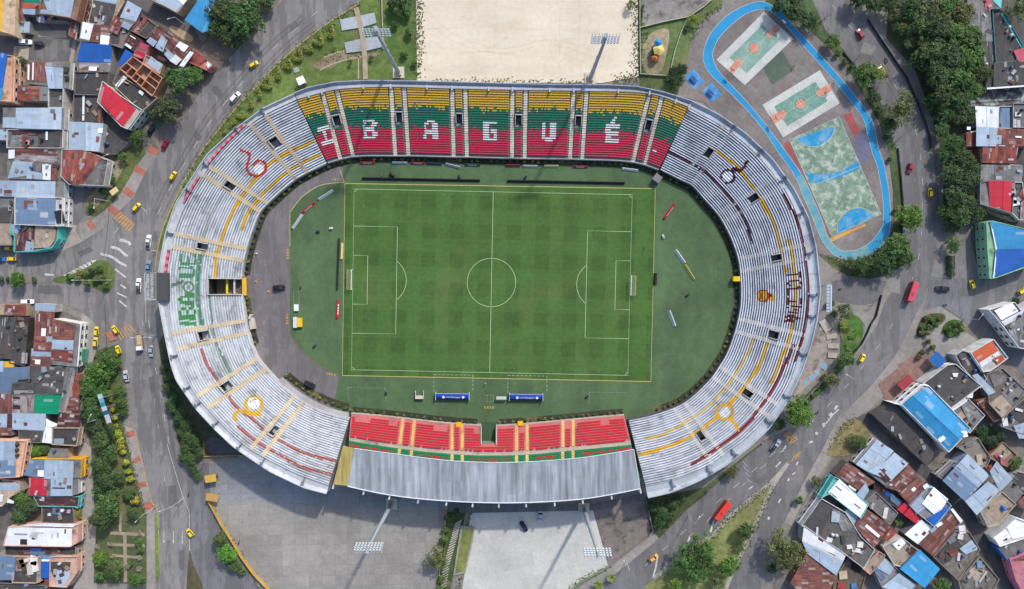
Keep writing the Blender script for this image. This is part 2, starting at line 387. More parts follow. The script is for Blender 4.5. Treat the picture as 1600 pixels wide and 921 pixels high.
# ================================================================ THE SETTING: ground, roads, lawns, courts
frame(0, 0, 1)
GREY = C(122, 121, 121)
g = mesh([(-900, -900, -0.02), (900, -900, -0.02), (900, 900, -0.02), (-900, 900, -0.02)], [(0, 1, 2, 3)])
link('ground', g, 'pave', C(142, 137, 130))['kind'] = 'structure'
ROADC = C(140, 137, 136)
surf('yard_ground', '-60,-60 240,-20 330,95 300,130 240,220 180,300 120,340 110,395 -60,396', 1, 'yard', C(126, 119, 114))
surf('yard_ground', '-60,472 60,470 130,500 126,600 130,700 120,940 -60,980', 1, 'yard', C(126, 119, 114))
surf('yard_ground', '1490,-60 1680,-60 1680,420 1530,430 1500,300 1500,160 1470,60', 1, 'yard', C(96, 94, 92))
surf('lawn', '1390,-20 1500,-20 1540,60 1545,140 1500,170 1512,230 1530,330 1500,350 1474,345 1474,280 1462,200 1430,110 1385,60', 2, 'lawn', C(74, 84, 56))
surf('yard_ground', '1340,650 1380,640 1480,530 1550,480 1700,440 1700,980 1190,980 1225,860 1270,770', 1, 'yard', C(128, 121, 115))
surf('road', '461,-20 414,29 391,56 350,100 323,126 297,164 262,205 250,238 227,270 208,309 182,335 156,361 128,378 86,397 0,396 -60,396 -60,474 55,472 91,474 125,484 146,502 167,518 182,536 186,562 193,596 203,646 212,676 237,784 246,801 249,960 330,960 296,900 296,801 285,730 281,711 272,670 266,643 253,586 247,531 243,474 241,426 244,393 258,345 285,287 310,242 338,205 361,176 382,152 405,129 438,94 493,48 555,10 590,-20', 2, 'asphalt', ROADC)
surf('road', '1261,-20 1261,5 1290,48 1321,81 1345,115 1371,146 1384,182 1400,232 1407,282 1410,320 1408,372 1405,420 1393,457 1381,475 1369,512 1360,522 1353,534 1336,557 1316,583 1292,602 1264,632 1240,668 1198,686 1154,722 1097,776 1073,795 1029,842 983,880 930,921 880,960 1180,960 1192,905 1190,874 1225,817 1253,760 1280,711 1290,693 1310,651 1330,634 1355,610 1386,573 1400,554 1421,513 1430,492 1443,472 1453,437 1459,410 1465,372 1467.5,323 1466,274 1455,225 1452,203 1436,161 1418,120 1392,81 1356,29 1335,-20', 2, 'asphalt', C(124, 122, 124))
surf('road', '1440,486 1470,479 1490,490 1512,506 1532,524 1572,560 1610,600 1650,640 1650,585 1591,543 1567,508 1552,485 1600,464 1680,430 1680,405 1600,418 1530,436 1519,434 1490,436 1452,437', 3, 'asphalt', C(122, 122, 126))
surf('road', '1325,648 1334,643 1362,650 1380,672 1430,712 1468,746 1504,782 1528,804 1553,844 1572,877 1594,915 1640,980 1590,980 1555,896 1514,831 1504,806 1482,784 1449,752 1419,727 1394,705 1356,670', 3, 'asphalt', C(84, 82, 84))
surf('road', '-60,63 0,62 60,61 114,62 109,95 40,93 0,88 -60,84', 3, 'asphalt', C(108, 108, 110))
surf('road', '185,-20 215,-20 232,5 285,20 305,48 312,62 350,82 362,100 330,118 322,96 300,78 262,52 232,36 205,12', 3, 'asphalt', C(98, 96, 95))
surf('alley', '127,-20 142,-20 130,30 118,75 108,130 106,200 101,260 99,330 92,395 84,395 92,330 98,240 102,180 105,110 115,60', 4.5, 'pave', C(160, 152, 142))
surf('alley', '128,488 147,503 152,525 150,560 133,600 128,640 130,690 144,700 150,760 148,800 153,830 145,870 152,921 150,960 112,960 116,900 122,840 124,760 122,690 124,600 125,520', 4, 'pave', C(166, 160, 154))
surf('alley', '1495,352 1515,350 1520,400 1524,434 1490,436 1492,400', 4, 'pave', C(128, 124, 122))
surf('plaza', '128,378 118,360 122,345 122,290 104,282 98,340 92,395', 4, 'pave', C(172, 163, 152))
# sidewalks with kerbs
slab('pavement', '245,243 250,238 227,270 208,309 182,335 156,361 128,378 122,350 145,343 170,325 190,300 212,262 228,240 236,236', 0.0, 0.13, 'pave', C(158, 152, 147))
slab('pavement', '190,664 211,672 236,782 243,800 243,960 229,960 228,812 222,790 205,720', 0.0, 0.13, 'pave', C(164, 157, 152))
slab('pavement', '322,-5 330,8 322,60 300,110 320,126 350,100 391,56 414,29 440,-5', 0.0, 0.1, 'yard', C(120, 112, 104))
slab('pavement', '250,240 262,206 300,166 322,128 318,118 280,120 240,200 236,236', 0.0, 0.1, 'yard', C(138, 128, 118))
slab('pavement', '1453,437 1443,472 1430,492 1421,513 1400,554 1386,573 1355,610 1330,634 1310,651 1290,693 1280,711 1253,760 1225,817 1236,822 1262,770 1300,712 1320,665 1360,640 1400,600 1440,560 1480,520 1500,500 1470,479 1440,486 1448,460', 0.0, 0.12, 'pave', C(158, 152, 146))
slab('pavement', '1392,81 1418,120 1436,161 1452,203 1460,234 1466,274 1467.5,323 1465,372 1459,410 1453,434 1490,436 1478,400 1474,340 1474,280 1470,240 1462,200 1446,160 1426,118 1400,80 1362,28 1356,29', 0.0, 0.12, 'pave', C(134, 130, 127))
slab('pavement', '1407,460 1393,457 1381,475 1369,512 1360,522 1353,534 1336,557 1316,583 1292,602 1264,632 1240,668 1198,686 1190,690 1236,650 1286,596 1312,575 1330,555 1345,536 1352,510 1340,492 1320,482 1318,474 1345,470 1385,430 1392,424 1406,420', 0.0, 0.12, 'pave', C(150, 146, 142))
slab('pavement', '983,880 1029,842 1073,795 1097,776 1100,770 1070,785 1022,832 960,882 900,921 930,921', 0.0, 0.12, 'pave', C(160, 156, 150))
# west lawn strip and lawns
surf('lawn', '555,11 493,50 438,96 405,131 382,154 361,178 338,207 310,244 285,289 258,347 246,392 262,392 300,330 380,230 480,170 660,150 660,-20 580,-20', 3, 'lawn', C(100, 120, 62))
surf('dirt_patch', '505,90 540,80 548,86 590,82 585,90 540,95 512,108 490,104', 4, 'lawn', C(150, 134, 108), smooth=4)
surf('lawn', '600,-20 652,-20 654,60 650,128 612,100 606,60', 4, 'lawn', C(84, 112, 54))
surf('lawn', '258,520 248,534 254,590 267,645 275,675 284,710 300,720 318,705 400,700 400,560', 3, 'lawn', C(70, 78, 58))
surf('lawn', '318,680 318,712 370,715 400,700', 4, 'conc', C(92, 92, 96))
surf('lawn', '1000,130 996,40 1000,-20 1130,-20 1128,10 1096,34 1080,64 1071,108 1075,150 1000,140', 3, 'lawn', C(94, 112, 66))
surf('dirt_patch', '1004,75 1020,50 1045,48 1040,90 1030,115 1006,110', 4, 'lawn', C(158, 146, 118), smooth=4)
surf('plaza', '1000,-20 1116,-20 1112,0 1088,16 1075,26 1000,43', 5, 'conc', C(150, 146, 142))
surf('sand_field', '650,-20 997,-20 997,42 998,120 940,130 652,130', 5, 'sand', C(230, 218, 198))
surf('lawn', '1280,398 1300,402 1330,416 1355,406 1387,376 1396,352 1396,300 1388,232 1374,193 1353,156 1327,112 1306,86 1269,52 1222,23 1196,2 1210,-20 1261,-20 1290,48 1321,81 1345,115 1371,146 1384,182 1400,232 1407,282 1410,320 1408,372 1405,420 1385,430 1345,440 1300,425', 3, 'lawn', C(74, 92, 58))
surf('courts_floor', '1058,150 1071,109 1079,65 1095,34 1126,10 1165,3 1196,3 1222,23 1269,52 1306,86 1327,112 1353,156 1374,193 1387,232 1395,300 1395,350 1387,372 1355,402 1330,412 1300,400 1280,397 1240,340 1200,260 1100,160', 4, 'court', C(134, 127, 124))
surf('pavement', '1281,400 1300,418 1340,440 1385,432 1393,457 1381,475 1350,500 1320,490 1290,480 1276,500 1270,560 1250,600 1230,640 1200,660 1200,560 1260,400', 4, 'pave', C(146, 140, 134))
surf('plaza', '1300,440 1330,432 1385,440 1375,470 1350,478 1320,474 1298,470', 5, 'asphalt', C(118, 116, 117))
surf('lawn', '1330,490 1345,500 1349,518 1342,545 1318,575 1296,598 1272,612 1258,618 1300,580 1312,560 1314,530 1310,510 1318,492', 6, 'lawn', C(70, 106, 46), smooth=3)
surf('lawn', '1293,712 1299,696 1318,666 1335,655 1352,664 1362,684 1350,700 1330,712', 6, 'lawn', C(140, 128, 90), smooth=3)
slab('traffic_island', '1237,715 1206,763 1171,840 1149,886 1130,930 1120,960 960,960 1021,905 1073,862 1112,837 1144,804 1204,755', 0.0, 0.13, 'lawn', C(136, 142, 88))
ed = MB()
for q in (['1231,724 1206,763 1171,840 1149,886 1130,930', 1.4], ['1226,731 1204,755 1144,804 1112,837 1073,862 1021,905', 1.6]):
    ribbon(ed, cr(px(q[0]), 4), q[1], 0.14 + q[1] * .01)
o = ed.build('kerb', 'pave', C(176, 170, 160)); o['kind'] = 'structure'
slab('traffic_island', '82,440 90,433 120,428 140,416 150,408 165,408 176,418 180,432 176,448 166,458 150,452 130,444 100,443', 0.0, 0.14, 'lawn', C(96, 112, 60), smooth=3)
slab('traffic_island', '-40,434 20,433 40,432 66,435 72,440 66,443 30,444 -40,443', 0.0, 0.14, 'pave', C(140, 132, 122))
slab('traffic_island', '296,860 303,884 316,912 322,960 290,960 292,900', 0.0, 0.13, 'lawn', C(96, 92, 66))
slab('traffic_island', '1432,524 1436,505 1448,492 1470,490 1478,496 1472,505 1456,514 1442,527', 0.0, 0.2, 'lawn', C(84, 92, 56), smooth=3)
slab('traffic_island', '1472,514 1482,502 1496,500 1506,508 1502,520 1486,529 1476,524', 0.0, 0.2, 'lawn', C(64, 92, 44), smooth=3)
# park west
surf('lawn', '150,548 184,538 190,562 196,640 192,664 205,720 222,790 229,806 229,912 146,912 150,830 146,770 142,700 131,650 133,606', 5, 'lawn', C(92, 102, 66))
surf('lawn', '241,803 246,803 249,900 246,912 243,900', 8, 'lawn', C(112, 138, 70), z=0.15)
pp = MB()
for q, w_ in (('195,832 196,910', 1.3), ('172,833 226,836', 1.2), ('170,851 226,853', 1.1), ('176,868 222,872', 1.0), ('188,800 188,832', 1.0)):
    ribbon(pp, px(q), w_, 6.5 * LV + w_ * .01 + len(pp.v) * .0004)
pp.build('park_path', 'pave', C(176, 160, 138))['kind'] = 'structure'
# brick bands across the pavements
bb = MB()
for q, w_ in (('232,232 246,240', 2.6), ('210,262 226,272', 2.4), ('194,296 208,306', 2.6), ('170,324 184,334', 2.6), ('138,346 146,358', 2.4), ('198,681 211,676', 2.2), ('209,722 219,716', 2.0), ('224,792 241,790', 3.0), ('213,760 228,756', 2.2)):
    ribbon(bb, px(q), w_, 0.14)
bb.build('brick_band', 'brick', C(178, 112, 96))['kind'] = 'structure'
surf('brick_band', '162,520 176,517 184,530 172,534', 9, 'brick', C(178, 120, 100))
# lots south of the ground
surf('car_park', '322,722 420,724 520,760 702,780 702,800 690,850 688,960 420,960 396,900 362,850 334,800 326,775', 3, 'lot', C(156, 152, 146))
surf('car_park', '322,722 420,715 540,755 705,785 700,792 540,796 440,786 334,780', 4, 'lot', C(146, 148, 152))
surf('car_park', '735,796 770,792 925,792 950,884 915,905 880,930 850,960 716,960 730,870', 4, 'lot2', C(204, 203, 196))
surf('car_park', '923,792 960,780 1010,775 1022,832 1012,842 956,884 950,884', 3, 'conc', C(136, 128, 122))
surf('service_lane', '700,786 800,790 930,788 1010,770 1010,782 930,798 735,802 700,800', 5, 'asphalt', C(122, 121, 124))
surf('service_lane', '290,735 326,722 330,790 362,852 394,900 430,960 318,960 312,912 300,880 296,801', 4, 'asphalt', C(126, 125, 128))
surf('lawn', '698,796 728,796 722,830 704,921 690,960 676,960 690,860', 4, 'lawn', C(70, 86, 48))
slab('planter_bed', '720,822 742,824 738,850 727,896 708,900', 0.0, 0.5, 'pave', C(160, 154, 146))
surf('lawn', '723,826 740,827 735,850 726,893 711,896', 0, 'lawn', C(122, 128, 72), z=0.54)
surf('lawn', '1010,778 1062,770 1100,762 1180,700 1198,688 1154,724 1097,778 1073,797 1030,842 1022,832', 4, 'lawn', C(80, 90, 56))
# paving joints on the pale lot
st = MB(); ribbon(st, px('905,792 820,960'), 0.9, 7 * LV)
for q in '300,210 306,204 316,214 310,221|232,590 240,588 243,612 236,615|262,760 275,758 278,792 264,790|120,395 140,386 146,392 126,401|60,446 96,448 96,460 60,458|330,140 338,133 350,148 342,154|1440,240 1450,238 1454,262 1444,265|1420,440 1436,430 1440,446 1426,456|1180,752 1196,740 1200,748 1186,760|1050,868 1066,856 1072,866 1058,878|1370,560 1384,548 1388,554 1374,566|1500,450 1524,452 1524,464 1500,462|450,40 462,32 468,40 456,49|280,860 288,860 288,890 280,890'.split('|'):
    surf('road_patch', q, 4.05, 'asphalt', C(112, 110, 110))
# road markings
rm = MB(); Z = 4.2 * LV
ctr = cr(px('500,20 440,70 400,112 360,158 330,196 300,245 268,300 244,352'), 6)
dashes(rm, [(p[0] - 4, p[1] - 2) for p in ctr], 0.16, Z, 3.0, 6.5)
dashes(rm, px('232,500 240,560 252,620 262,680 270,720'), 0.16, Z, 3.0, 6.0)
ribbon(rm, px('227,440 228,505'), 0.18, Z)
ribbon(rm, px('261,694 270,725 285,775 296,801 296,930'), 0.16, Z)
dashes(rm, px('222,500 232,570 244,640 252,700 258,760'), 0.12, Z, 2.0, 8.0)
for q in ('214,318 229,331', '231,390 246,393', '226,427 244,427', '226,467 244,468'):
    ribbon(rm, px(q), 0.2, Z)
for a in (256, 271, 285):
    ribbon(rm, [(a, 830), (a, 852)], 0.18, Z); ribbon(rm, [(a - 1.2, 845), (a, 852), (a + 1.2, 845)], 0.25, Z)
for q, w_ in (('187,375 199,378 204,383', 1.1), ('173,386 186,390 195,398 199,401', 1.0), ('157,397 175,402 186,410 198,416', 0.9), ('180,421 192,430 197,434', 0.6), ('188,445 197,451', 0.6), ('183,458 198,465', 0.5), ('186,470 198,480', 0.6)):
    ribbon(rm, cr(px(q), 3), w_, Z)
for i in range(8):
    t = i / 7; ribbon(rm, [(100 + 42 * t, 432 - 22 * t), (107 + 43 * t, 429 - 20 * t)], 0.9 + 0.4 * t, Z)
ribbon(rm, px('70,429 84,430'), 0.7, Z); ribbon(rm, px('178,365 186,356'), 0.16, Z)
dashes(rm, [(p[0] + 4, p[1]) for p in cr(px('1296,8 1352,76 1392,130 1424,196 1436,262 1437,330 1432,400 1408,470 1376,530 1330,590 1290,634 1240,684'), 6)], 0.14, Z, 2.4, 7.0)
dashes(rm, cr(px('1240,682 1200,716 1140,768 1090,812 1040,856 990,900'), 6), 0.16, Z, 3.0, 6.0)
dashes(rm, cr(px('1228,700 1180,740 1120,800 1070,845'), 6), 0.14, Z, 3.0, 6.5)
for q, w_ in (('1222,706 1228,697', 0.5), ('1238,742 1243,738', 0.5), ('1244,727 1247,722', 0.5), ('1200,812 1202,808', 0.8), ('1216,786 1220,780', 0.5), ('1231,752 1233,748', 0.6), ('1020,904 1025,886 1027,870', 0.6), ('1074,848 1078,840', 0.7), ('1110,832 1116,812', 0.7), ('1286,668 1300,650 1310,640', 0.4), ('1296,650 1300,646', 1.0), ('1304,640 1308,634', 0.9), ('1285,664 1290,662', 0.8), ('1274,678 1278,677', 1.0), ('1264,692 1270,690', 0.7), ('1140,812 1146,800', 0.6), ('1170,765 1176,760', 0.4), ('1212,730 1220,722', 0.5)):
    ribbon(rm, px(q), w_, Z)
for i in range(4):
    ribbon(rm, [(1160 + i * 2, 720 + i * 9), (1168 + i * 2, 730 + i * 8)], 0.14, Z)
rm.build('road_marking', 'paint', C(224, 222, 218))['kind'] = 'structure'
ym = MB()
for i in range(7):
    t = i / 6; ribbon(ym, [(178 + 22 * t, 342 + 20 * t), (190 + 20 * t, 332 + 17 * t)], 0.75, Z)
for i in range(6):
    t = i / 5; ribbon(ym, [(182 + 18 * t, 519 - 14 * t), (190 + 20 * t, 532 - 13 * t)], 0.5, Z)
for i in range(6):
    t = i / 5; ribbon(ym, [(341 + 15 * t, 905 - 12 * t), (352 + 15 * t, 917 - 12 * t)], 0.5, Z)
for i in range(6):
    t = i / 5; ribbon(ym, [(1224 + 11 * t, 682 + 12 * t), (1234 + 12 * t, 674 + 12 * t)], 0.55, Z)
for i in range(4):
    ribbon(ym, [(1236 + i * 3, 722 - i * 2), (1242 + i * 3, 712 - i * 2)], 0.45, Z)
ym.build('road_marking', 'paint', C(206, 160, 104))['kind'] = 'structure'
wm = MB()
for i in range(7):
    t = i / 6; ribbon(wm, [(1351 + 17 * t, 66 + 6 * t), (1344 + 16 * t, 84 + 2 * t)], 0.5, Z)
wm.build('road_marking', 'paint', C(150, 148, 142))['kind'] = 'structure'
# tyre-worn lanes on the asphalt, wheel tracks on the sand
tw = MB(); k = 0
for base_, offs in ((ctr, (-15, -9, 4, 10)), (cr(px('1296,8 1352,76 1392,130 1424,196 1436,262 1437,330 1432,400 1408,470 1376,530 1330,590 1290,634'), 5), (-8, -3, 9, 14)), (px('232,500 240,560 252,620 262,680 270,720 276,800 278,900'), (-14, -8, 7))):
    for o_ in offs:
        k += 1; ribbon(tw, [(p[0] + o_ * .8, p[1] + o_ * .55) for p in base_[2:-2]], .7, 3.75 * LV + k * .001)
tw.build('tyre_lane', 'asphalt', C(124, 121, 120))['kind'] = 'structure'
sw = MB()
for i, q in enumerate(('905,-5 906,30 904,76', '874,14 910,14', '875,14 874,84', '660,20 700,60 780,84 860,70 930,90', '668,16 706,52 782,76 862,62 934,82')): ribbon(sw, cr(px(q), 5) if len(q) > 20 else px(q), .32, 5.6 * LV + i * .001)
sw.build('wheel_track', 'sand', C(222, 209, 187))['kind'] = 'structure'
# yellow kerbs
yk = MB()
for q in ('560,6 493,50 438,96 405,131 382,154 361,178 338,207 310,244 285,289 258,347 246,392 242,424', '186,540 190,570', '211,676 224,730 237,784 246,801 248,905'):
    ribbon(yk, cr(px(q), 5), 0.35, 0.145)
yk.build('kerb', 'paint', C(196, 178, 96))['kind'] = 'structure'
# courts ----------------------------------------------------------------
outer = [(1190, 2.6), (1220, 18), (1241, 42), (1274.6, 78), (1313.7, 122.5), (1355, 174.6), (1366, 200), (1374, 236), (1381, 256), (1388.6, 298), (1392, 340), (1387, 370), (1371, 390), (1350, 402), (1330, 407), (1304, 399), (1285, 377), (1270, 342), (1255, 307), (1240, 272), (1217, 240), (1187, 196), (1149.5, 154), (1113, 120), (1101, 101.6), (1098.6, 84), (1107.8, 57), (1128.6, 31), (1157, 12)]
inner = [(1192, 15), (1209.4, 22), (1233, 46), (1264, 82), (1303, 126), (1345, 180), (1355, 208.5), (1363, 240), (1371, 262), (1378.6, 305), (1380, 340), (1377, 357), (1360, 379), (1342, 389), (1330, 392), (1313, 391), (1295, 372), (1285, 345), (1270, 309), (1255, 277), (1235, 247), (1202, 202), (1196, 194), (1162.5, 154), (1126, 115), (1115.6, 96), (1114, 81), (1123.4, 60), (1144, 38), (1168, 21)]
inner = inner[:1] + inner[1:]
def ring(name, a, b, lvl, m, col, seg0, seg1):
    A = resample(cr(a, 6, True), 240, True); B_ = resample(cr(b, 6, True), 240, True)
    mbx = MB()
    for i in range(seg0, seg1):
        j0, j1 = i % 240, (i + 1) % 240
        # nearest inner points so that the band keeps its width
        k0 = int(np.argmin(np.hypot(*(B_ - A[j0]).T))); k1 = int(np.argmin(np.hypot(*(B_ - A[j1]).T)))
        mbx.add([P(*A[j0], lvl * LV), P(*A[j1], lvl * LV), P(*B_[k1], lvl * LV), P(*B_[k0], lvl * LV)], [(0, 3, 2, 1)])
    o = mbx.build(name, m, col); o['kind'] = 'structure'
    return o
Aouter = resample(cr(outer, 6, True), 240, True)
i0 = int(np.argmin(np.hypot(Aouter[:, 0] - 1360, Aouter[:, 1] - 390))); i1 = int(np.argmin(np.hypot(Aouter[:, 0] - 1243, Aouter[:, 1] - 278)))
ring('running_track', outer, inner, 6, 'trackfade', C(92, 162, 186), i0, i1)
ring('running_track', outer, inner, 6, 'trackpaint', C(52, 152, 204), i1, 240 + i0)
tl = MB(); ribbon(tl, cr(outer, 6, True), 0.16, 7 * LV, True); ribbon(tl, cr(inner, 6, True), 0.16, 7 * LV, True)
tl.build('track_line', 'line', C(190, 206, 208))['kind'] = 'structure'
frame(1040, 0, 3.837)
TEAL, ORG = C(126, 166, 152), C(220, 136, 108)
surf('green_patch', '575,395 690,300 770,420 640,510', 5, 'court', C(92, 112, 98))
surf('basketball_court', '590,72 765,235 475,512 305,360', 6, 'courtpaint', C(206, 208, 204))
surf('basketball_court', '580,148 690,236 487,440 383,344', 7, 'courtpaint', TEAL)
surf('basketball_court', '925,422 1045,620 705,825 580,630', 6, 'courtpaint', C(206, 208, 204))
surf('basketball_court', '898,490 972,608 730,757 650,640', 7, 'courtpaint', C(110, 156, 142))
for q in ('597,205 668,140 697,165 625,235', '370,425 430,350 472,368 402,445', '900,550 985,503 1000,540 915,585', '625,700 712,658 730,692 650,745'):
    surf('court_key', q, 8, 'courtpaint', ORG)
def disc(name, cx, cy, r, lvl, m, col):
    surf(name, [(cx + r * cos(t), cy + r * sin(t)) for t in np.linspace(0, 2 * pi, 28)[:-1]], lvl, m, col)
c1 = px('530,290 810,625 418,400 645,185 672,690 940,540')
for c_ in c1[:2]: disc('centre_circle', c_[0], c_[1], 7.4, 8, 'courtpaint', ORG)
cl = MB()
for i, c_ in enumerate(c1):
    r = 11.5 if i < 2 else (10.5 if i < 6 else 9)
    ribbon(cl, [(c_[0] + r * cos(t), c_[1] + r * sin(t)) for t in np.linspace(0, 2 * pi, 30)[:-1]], 0.12, 9 * LV, True)
for q in ('580,148 690,236 487,440 383,344', '898,490 972,608 730,757 650,640'):
    ribbon(cl, px(q), 0.1, 9 * LV, True)
for q in ('635,188 436,395', '430,250 600,395', '930,550 690,700', '770,560 850,690', '330,365 400,330 480,400 460,500', '560,95 590,160 650,200 740,240'):
    ribbon(cl, cr(px(q), 4), 0.1, 9 * LV)
frame(0, 0, 1)
FU = [(1233.5, 218.5), (1311, 182.5), (1377, 335), (1300, 370)]
surf('futsal_court', FU, 6, 'tiles', C(128, 154, 134))
surf('futsal_border', '1318,180 1330,176 1352,225 1344,232', 5, 'court', C(168, 84, 84))
surf('futsal_border', '1224,226 1232,220 1298,370 1292,372', 5, 'court', C(162, 90, 86))
surf('futsal_border', '1297,372 1352,350 1353,353 1298,379', 6, 'courtpaint', C(222, 160, 60))
surf('painted_patch', '1336,215 1352,205 1360,240 1350,255 1338,240', 5, 'court', C(122, 122, 150), smooth=3)
BLU = C(38, 152, 208)
def lerp(a, b, t): return (a[0] + (b[0] - a[0]) * t, a[1] + (b[1] - a[1]) * t)
frame(1180, 200, 4.003)
surf('futsal_area', '516,660 520,600 560,545 610,510 660,500 710,520 747,552', 7, 'courtpaint', BLU)
surf('futsal_area', '262,68 290,98 340,115 400,112 460,75 492,25 494,-12', 7, 'courtpaint', BLU)
surf('futsal_band', '310,265 350,285 430,290 520,275 600,235 635,205 655,250 560,300 470,325 400,345 350,345 330,310', 7, 'courtpaint', C(38, 150, 200))
for q in ('516,660 514,600 545,545 600,508 660,500 715,522 747,552', '258,66 290,100 345,118 405,114 462,78 495,20 495,-12'):
    ribbon(cl, cr(px(q), 4), 0.14, 9 * LV)
ribbon(cl, px('352,365 655,240'), 0.12, 9 * LV)
ribbon(cl, [(1306 + 12.5 * cos(t), 276 + 12.5 * sin(t)) for t in np.linspace(0, 2 * pi, 30)[:-1]], 0.13, 9 * LV, True)
ribbon(cl, FU, 0.16, 9 * LV, True)
cl.build('court_line', 'line', C(206, 222, 214))['kind'] = 'structure'
frame(1040, 0, 3.837)
for q in ('170,413 232,490 170,542 115,467', '276,495 338,570 277,614 218,550'):
    surf('table_pad', q, 6, 'courtpaint', C(60, 142, 206))
frame(0, 0, 1)
# bleacher slabs along the east side, blue tiled squares
frame(1270, 430, 7.09)
for q in ('70,525 135,485 215,590 140,640', '150,670 262,645 275,700 155,720', '168,760 290,758 288,815 165,812', '170,860 275,866 262,921 165,915'):
    slab('concrete_step', q, 0, 0.45, 'pave', C(186, 176, 166))
frame(1240, 540, 5.756)
for q in ('230,180 275,145 315,195 280,230', '180,230 215,210 240,260 200,285', '132,285 165,265 190,300 155,325', '85,330 112,312 130,345 100,365'):
    surf('painted_tile', q, 6, 'courtpaint', C(126, 172, 200))
frame(0, 0, 1)
# shallow rubble patch next to the rim (bare concrete)
surf('plaza', '1268,545 1284,505 1300,530 1290,560 1275,590 1250,615 1240,620', 5, 'conc', C(168, 156, 146))
surf('plaza', '1452,540 1470,520 1500,512 1530,534 1500,566 1490,576 1470,560', 6, 'pave', C(150, 148, 144))
surf('brick_band', '1404,570 1440,548 1456,566 1420,612 1400,590', 6, 'brick', C(150, 118, 110))
surf('brick_band', '1372,600 1402,576 1424,604 1400,624 1386,630', 6, 'brick', C(142, 112, 104))
surf('lawn', '1518,684 1546,664 1572,690 1550,708 1535,703', 6, 'lawn', C(62, 84, 46))
surf('dirt_patch', '60,48 104,48 104,60 60,58', 3, 'sand', C(172, 160, 146))
surf('dirt_patch', '22,72 46,72 44,94 20,92', 5, 'conc', C(170, 162, 148))
surf('dirt_patch', '268,40 300,56 296,66 268,50', 5, 'sand', C(176, 160, 130), smooth=3)
surf('lawn', '135,318 170,262 190,220 220,218 228,240 212,262 190,300 170,322 150,338 134,336', 4, 'lawn', C(92, 104, 60))
surf('dirt_patch', '134,312 165,280 188,240 200,250 178,290 150,325 136,326', 5, 'lawn', C(152, 140, 112))
surf('plaza', '104,290 134,290 134,330 120,352 104,350', 4, 'asphalt', C(134, 132, 132))
surf('tiled_yard', '1518,140 1600,136 1600,162 1512,168', 5, 'tiles', C(92, 90, 96))
# ================================================================ INSIDE THE BOWL
surf('apron', '535,262 512,250 471,270 432,300 402,340 386,385 376,433 376,463 384,515 402,555 432,592 465,622 510,645 548,650 530,590 560,560 560,280', 7, 'asphalt', C(124, 118, 120))
surf('turf', '536,250 640,236 914,240 990,246 1035,258 1066,278 1098,308 1122,336 1143,372 1155,410 1159,440 1157,484 1151,531 1129,573 1087,613 1040,640 985,665 552,655 520,640 530,588 495,570 468,545 452,522 452,332 472,309 500,291 536,285', 8, 'turf', C(87, 113, 76))
surf('pitch', '539,287 1024,295 1017,596.5 535,587', 9, 'pitch')
yl = MB(); zz = 10 * LV
ribbon(yl, px('539,287 1024,295 1017,596.5 535,587'), 0.28, zz, True)
ribbon(yl, cr(px('538,285 500,290 472,308 453,332'), 5), 0.25, zz); ribbon(yl, px('453,331 453,385'), 0.22, zz)
ribbon(yl, px('531,265 538,285'), 0.22, zz)
yl.build('pitch_border_line', 'line', C(206, 190, 120))['kind'] = 'structure'
rl = MB(); ribbon(rl, px('453,385 452,522 468,546 495,570 530,588'), 0.22, zz)
rl.build('apron_edge_line', 'line', C(150, 110, 96))['kind'] = 'structure'
pl = MB(); zz = 11 * LV
TLc, TRc, BRc, BLc = [np.array(P2(*q)) for q in ((552.4, 295.4), (988.5, 305.2), (982, 586.2), (548.7, 578.2))]
ex = (TRc - TLc + BRc - BLc) / 2; ex /= np.hypot(*ex); ey = np.array([-ex[1], ex[0]])
PC = (TLc + TRc + BRc + BLc) / 4
LX, LY = 104.6, 68.2
def F(u, v):
    q = PC + ex * u + ey * v
    return (q[0], q[1])
def fl(pts, closed=False, w_=0.2): ribbon(pl, [F(*p) for p in pts], w_, zz, closed, True)
hx, hy = LX / 2, LY / 2
fl([(-hx, -hy), (hx, -hy), (hx, hy), (-hx, hy)], True)
fl([(0, -hy), (0, hy)]); fl([(9.15 * cos(t), 9.15 * sin(t)) for t in np.linspace(0, 2 * pi, 60)[:-1]], True)
disc_ = [(0.25 * cos(t), 0.25 * sin(t)) for t in np.linspace(0, 2 * pi, 10)[:-1]]
for s_ in (-1, 1):
    fl([(s_ * hx, -20.2), (s_ * (hx - 16.5), -20.2), (s_ * (hx - 16.5), 20.2), (s_ * hx, 20.2)])
    fl([(s_ * hx, -9.2), (s_ * (hx - 5.5), -9.2), (s_ * (hx - 5.5), 9.2), (s_ * hx, 9.2)])
    fl([(s_ * (hx - 11 - 9.15 * cos(t)), 9.15 * sin(t)) for t in np.linspace(-0.925, 0.925, 20)])
    for v in (-1, 1):
        fl([(s_ * (hx - cos(t)), v * (hy - sin(t))) for t in np.linspace(0, pi / 2, 6)])
pl.build('pitch_line', 'line', C(178, 204, 158))['kind'] = 'structure'
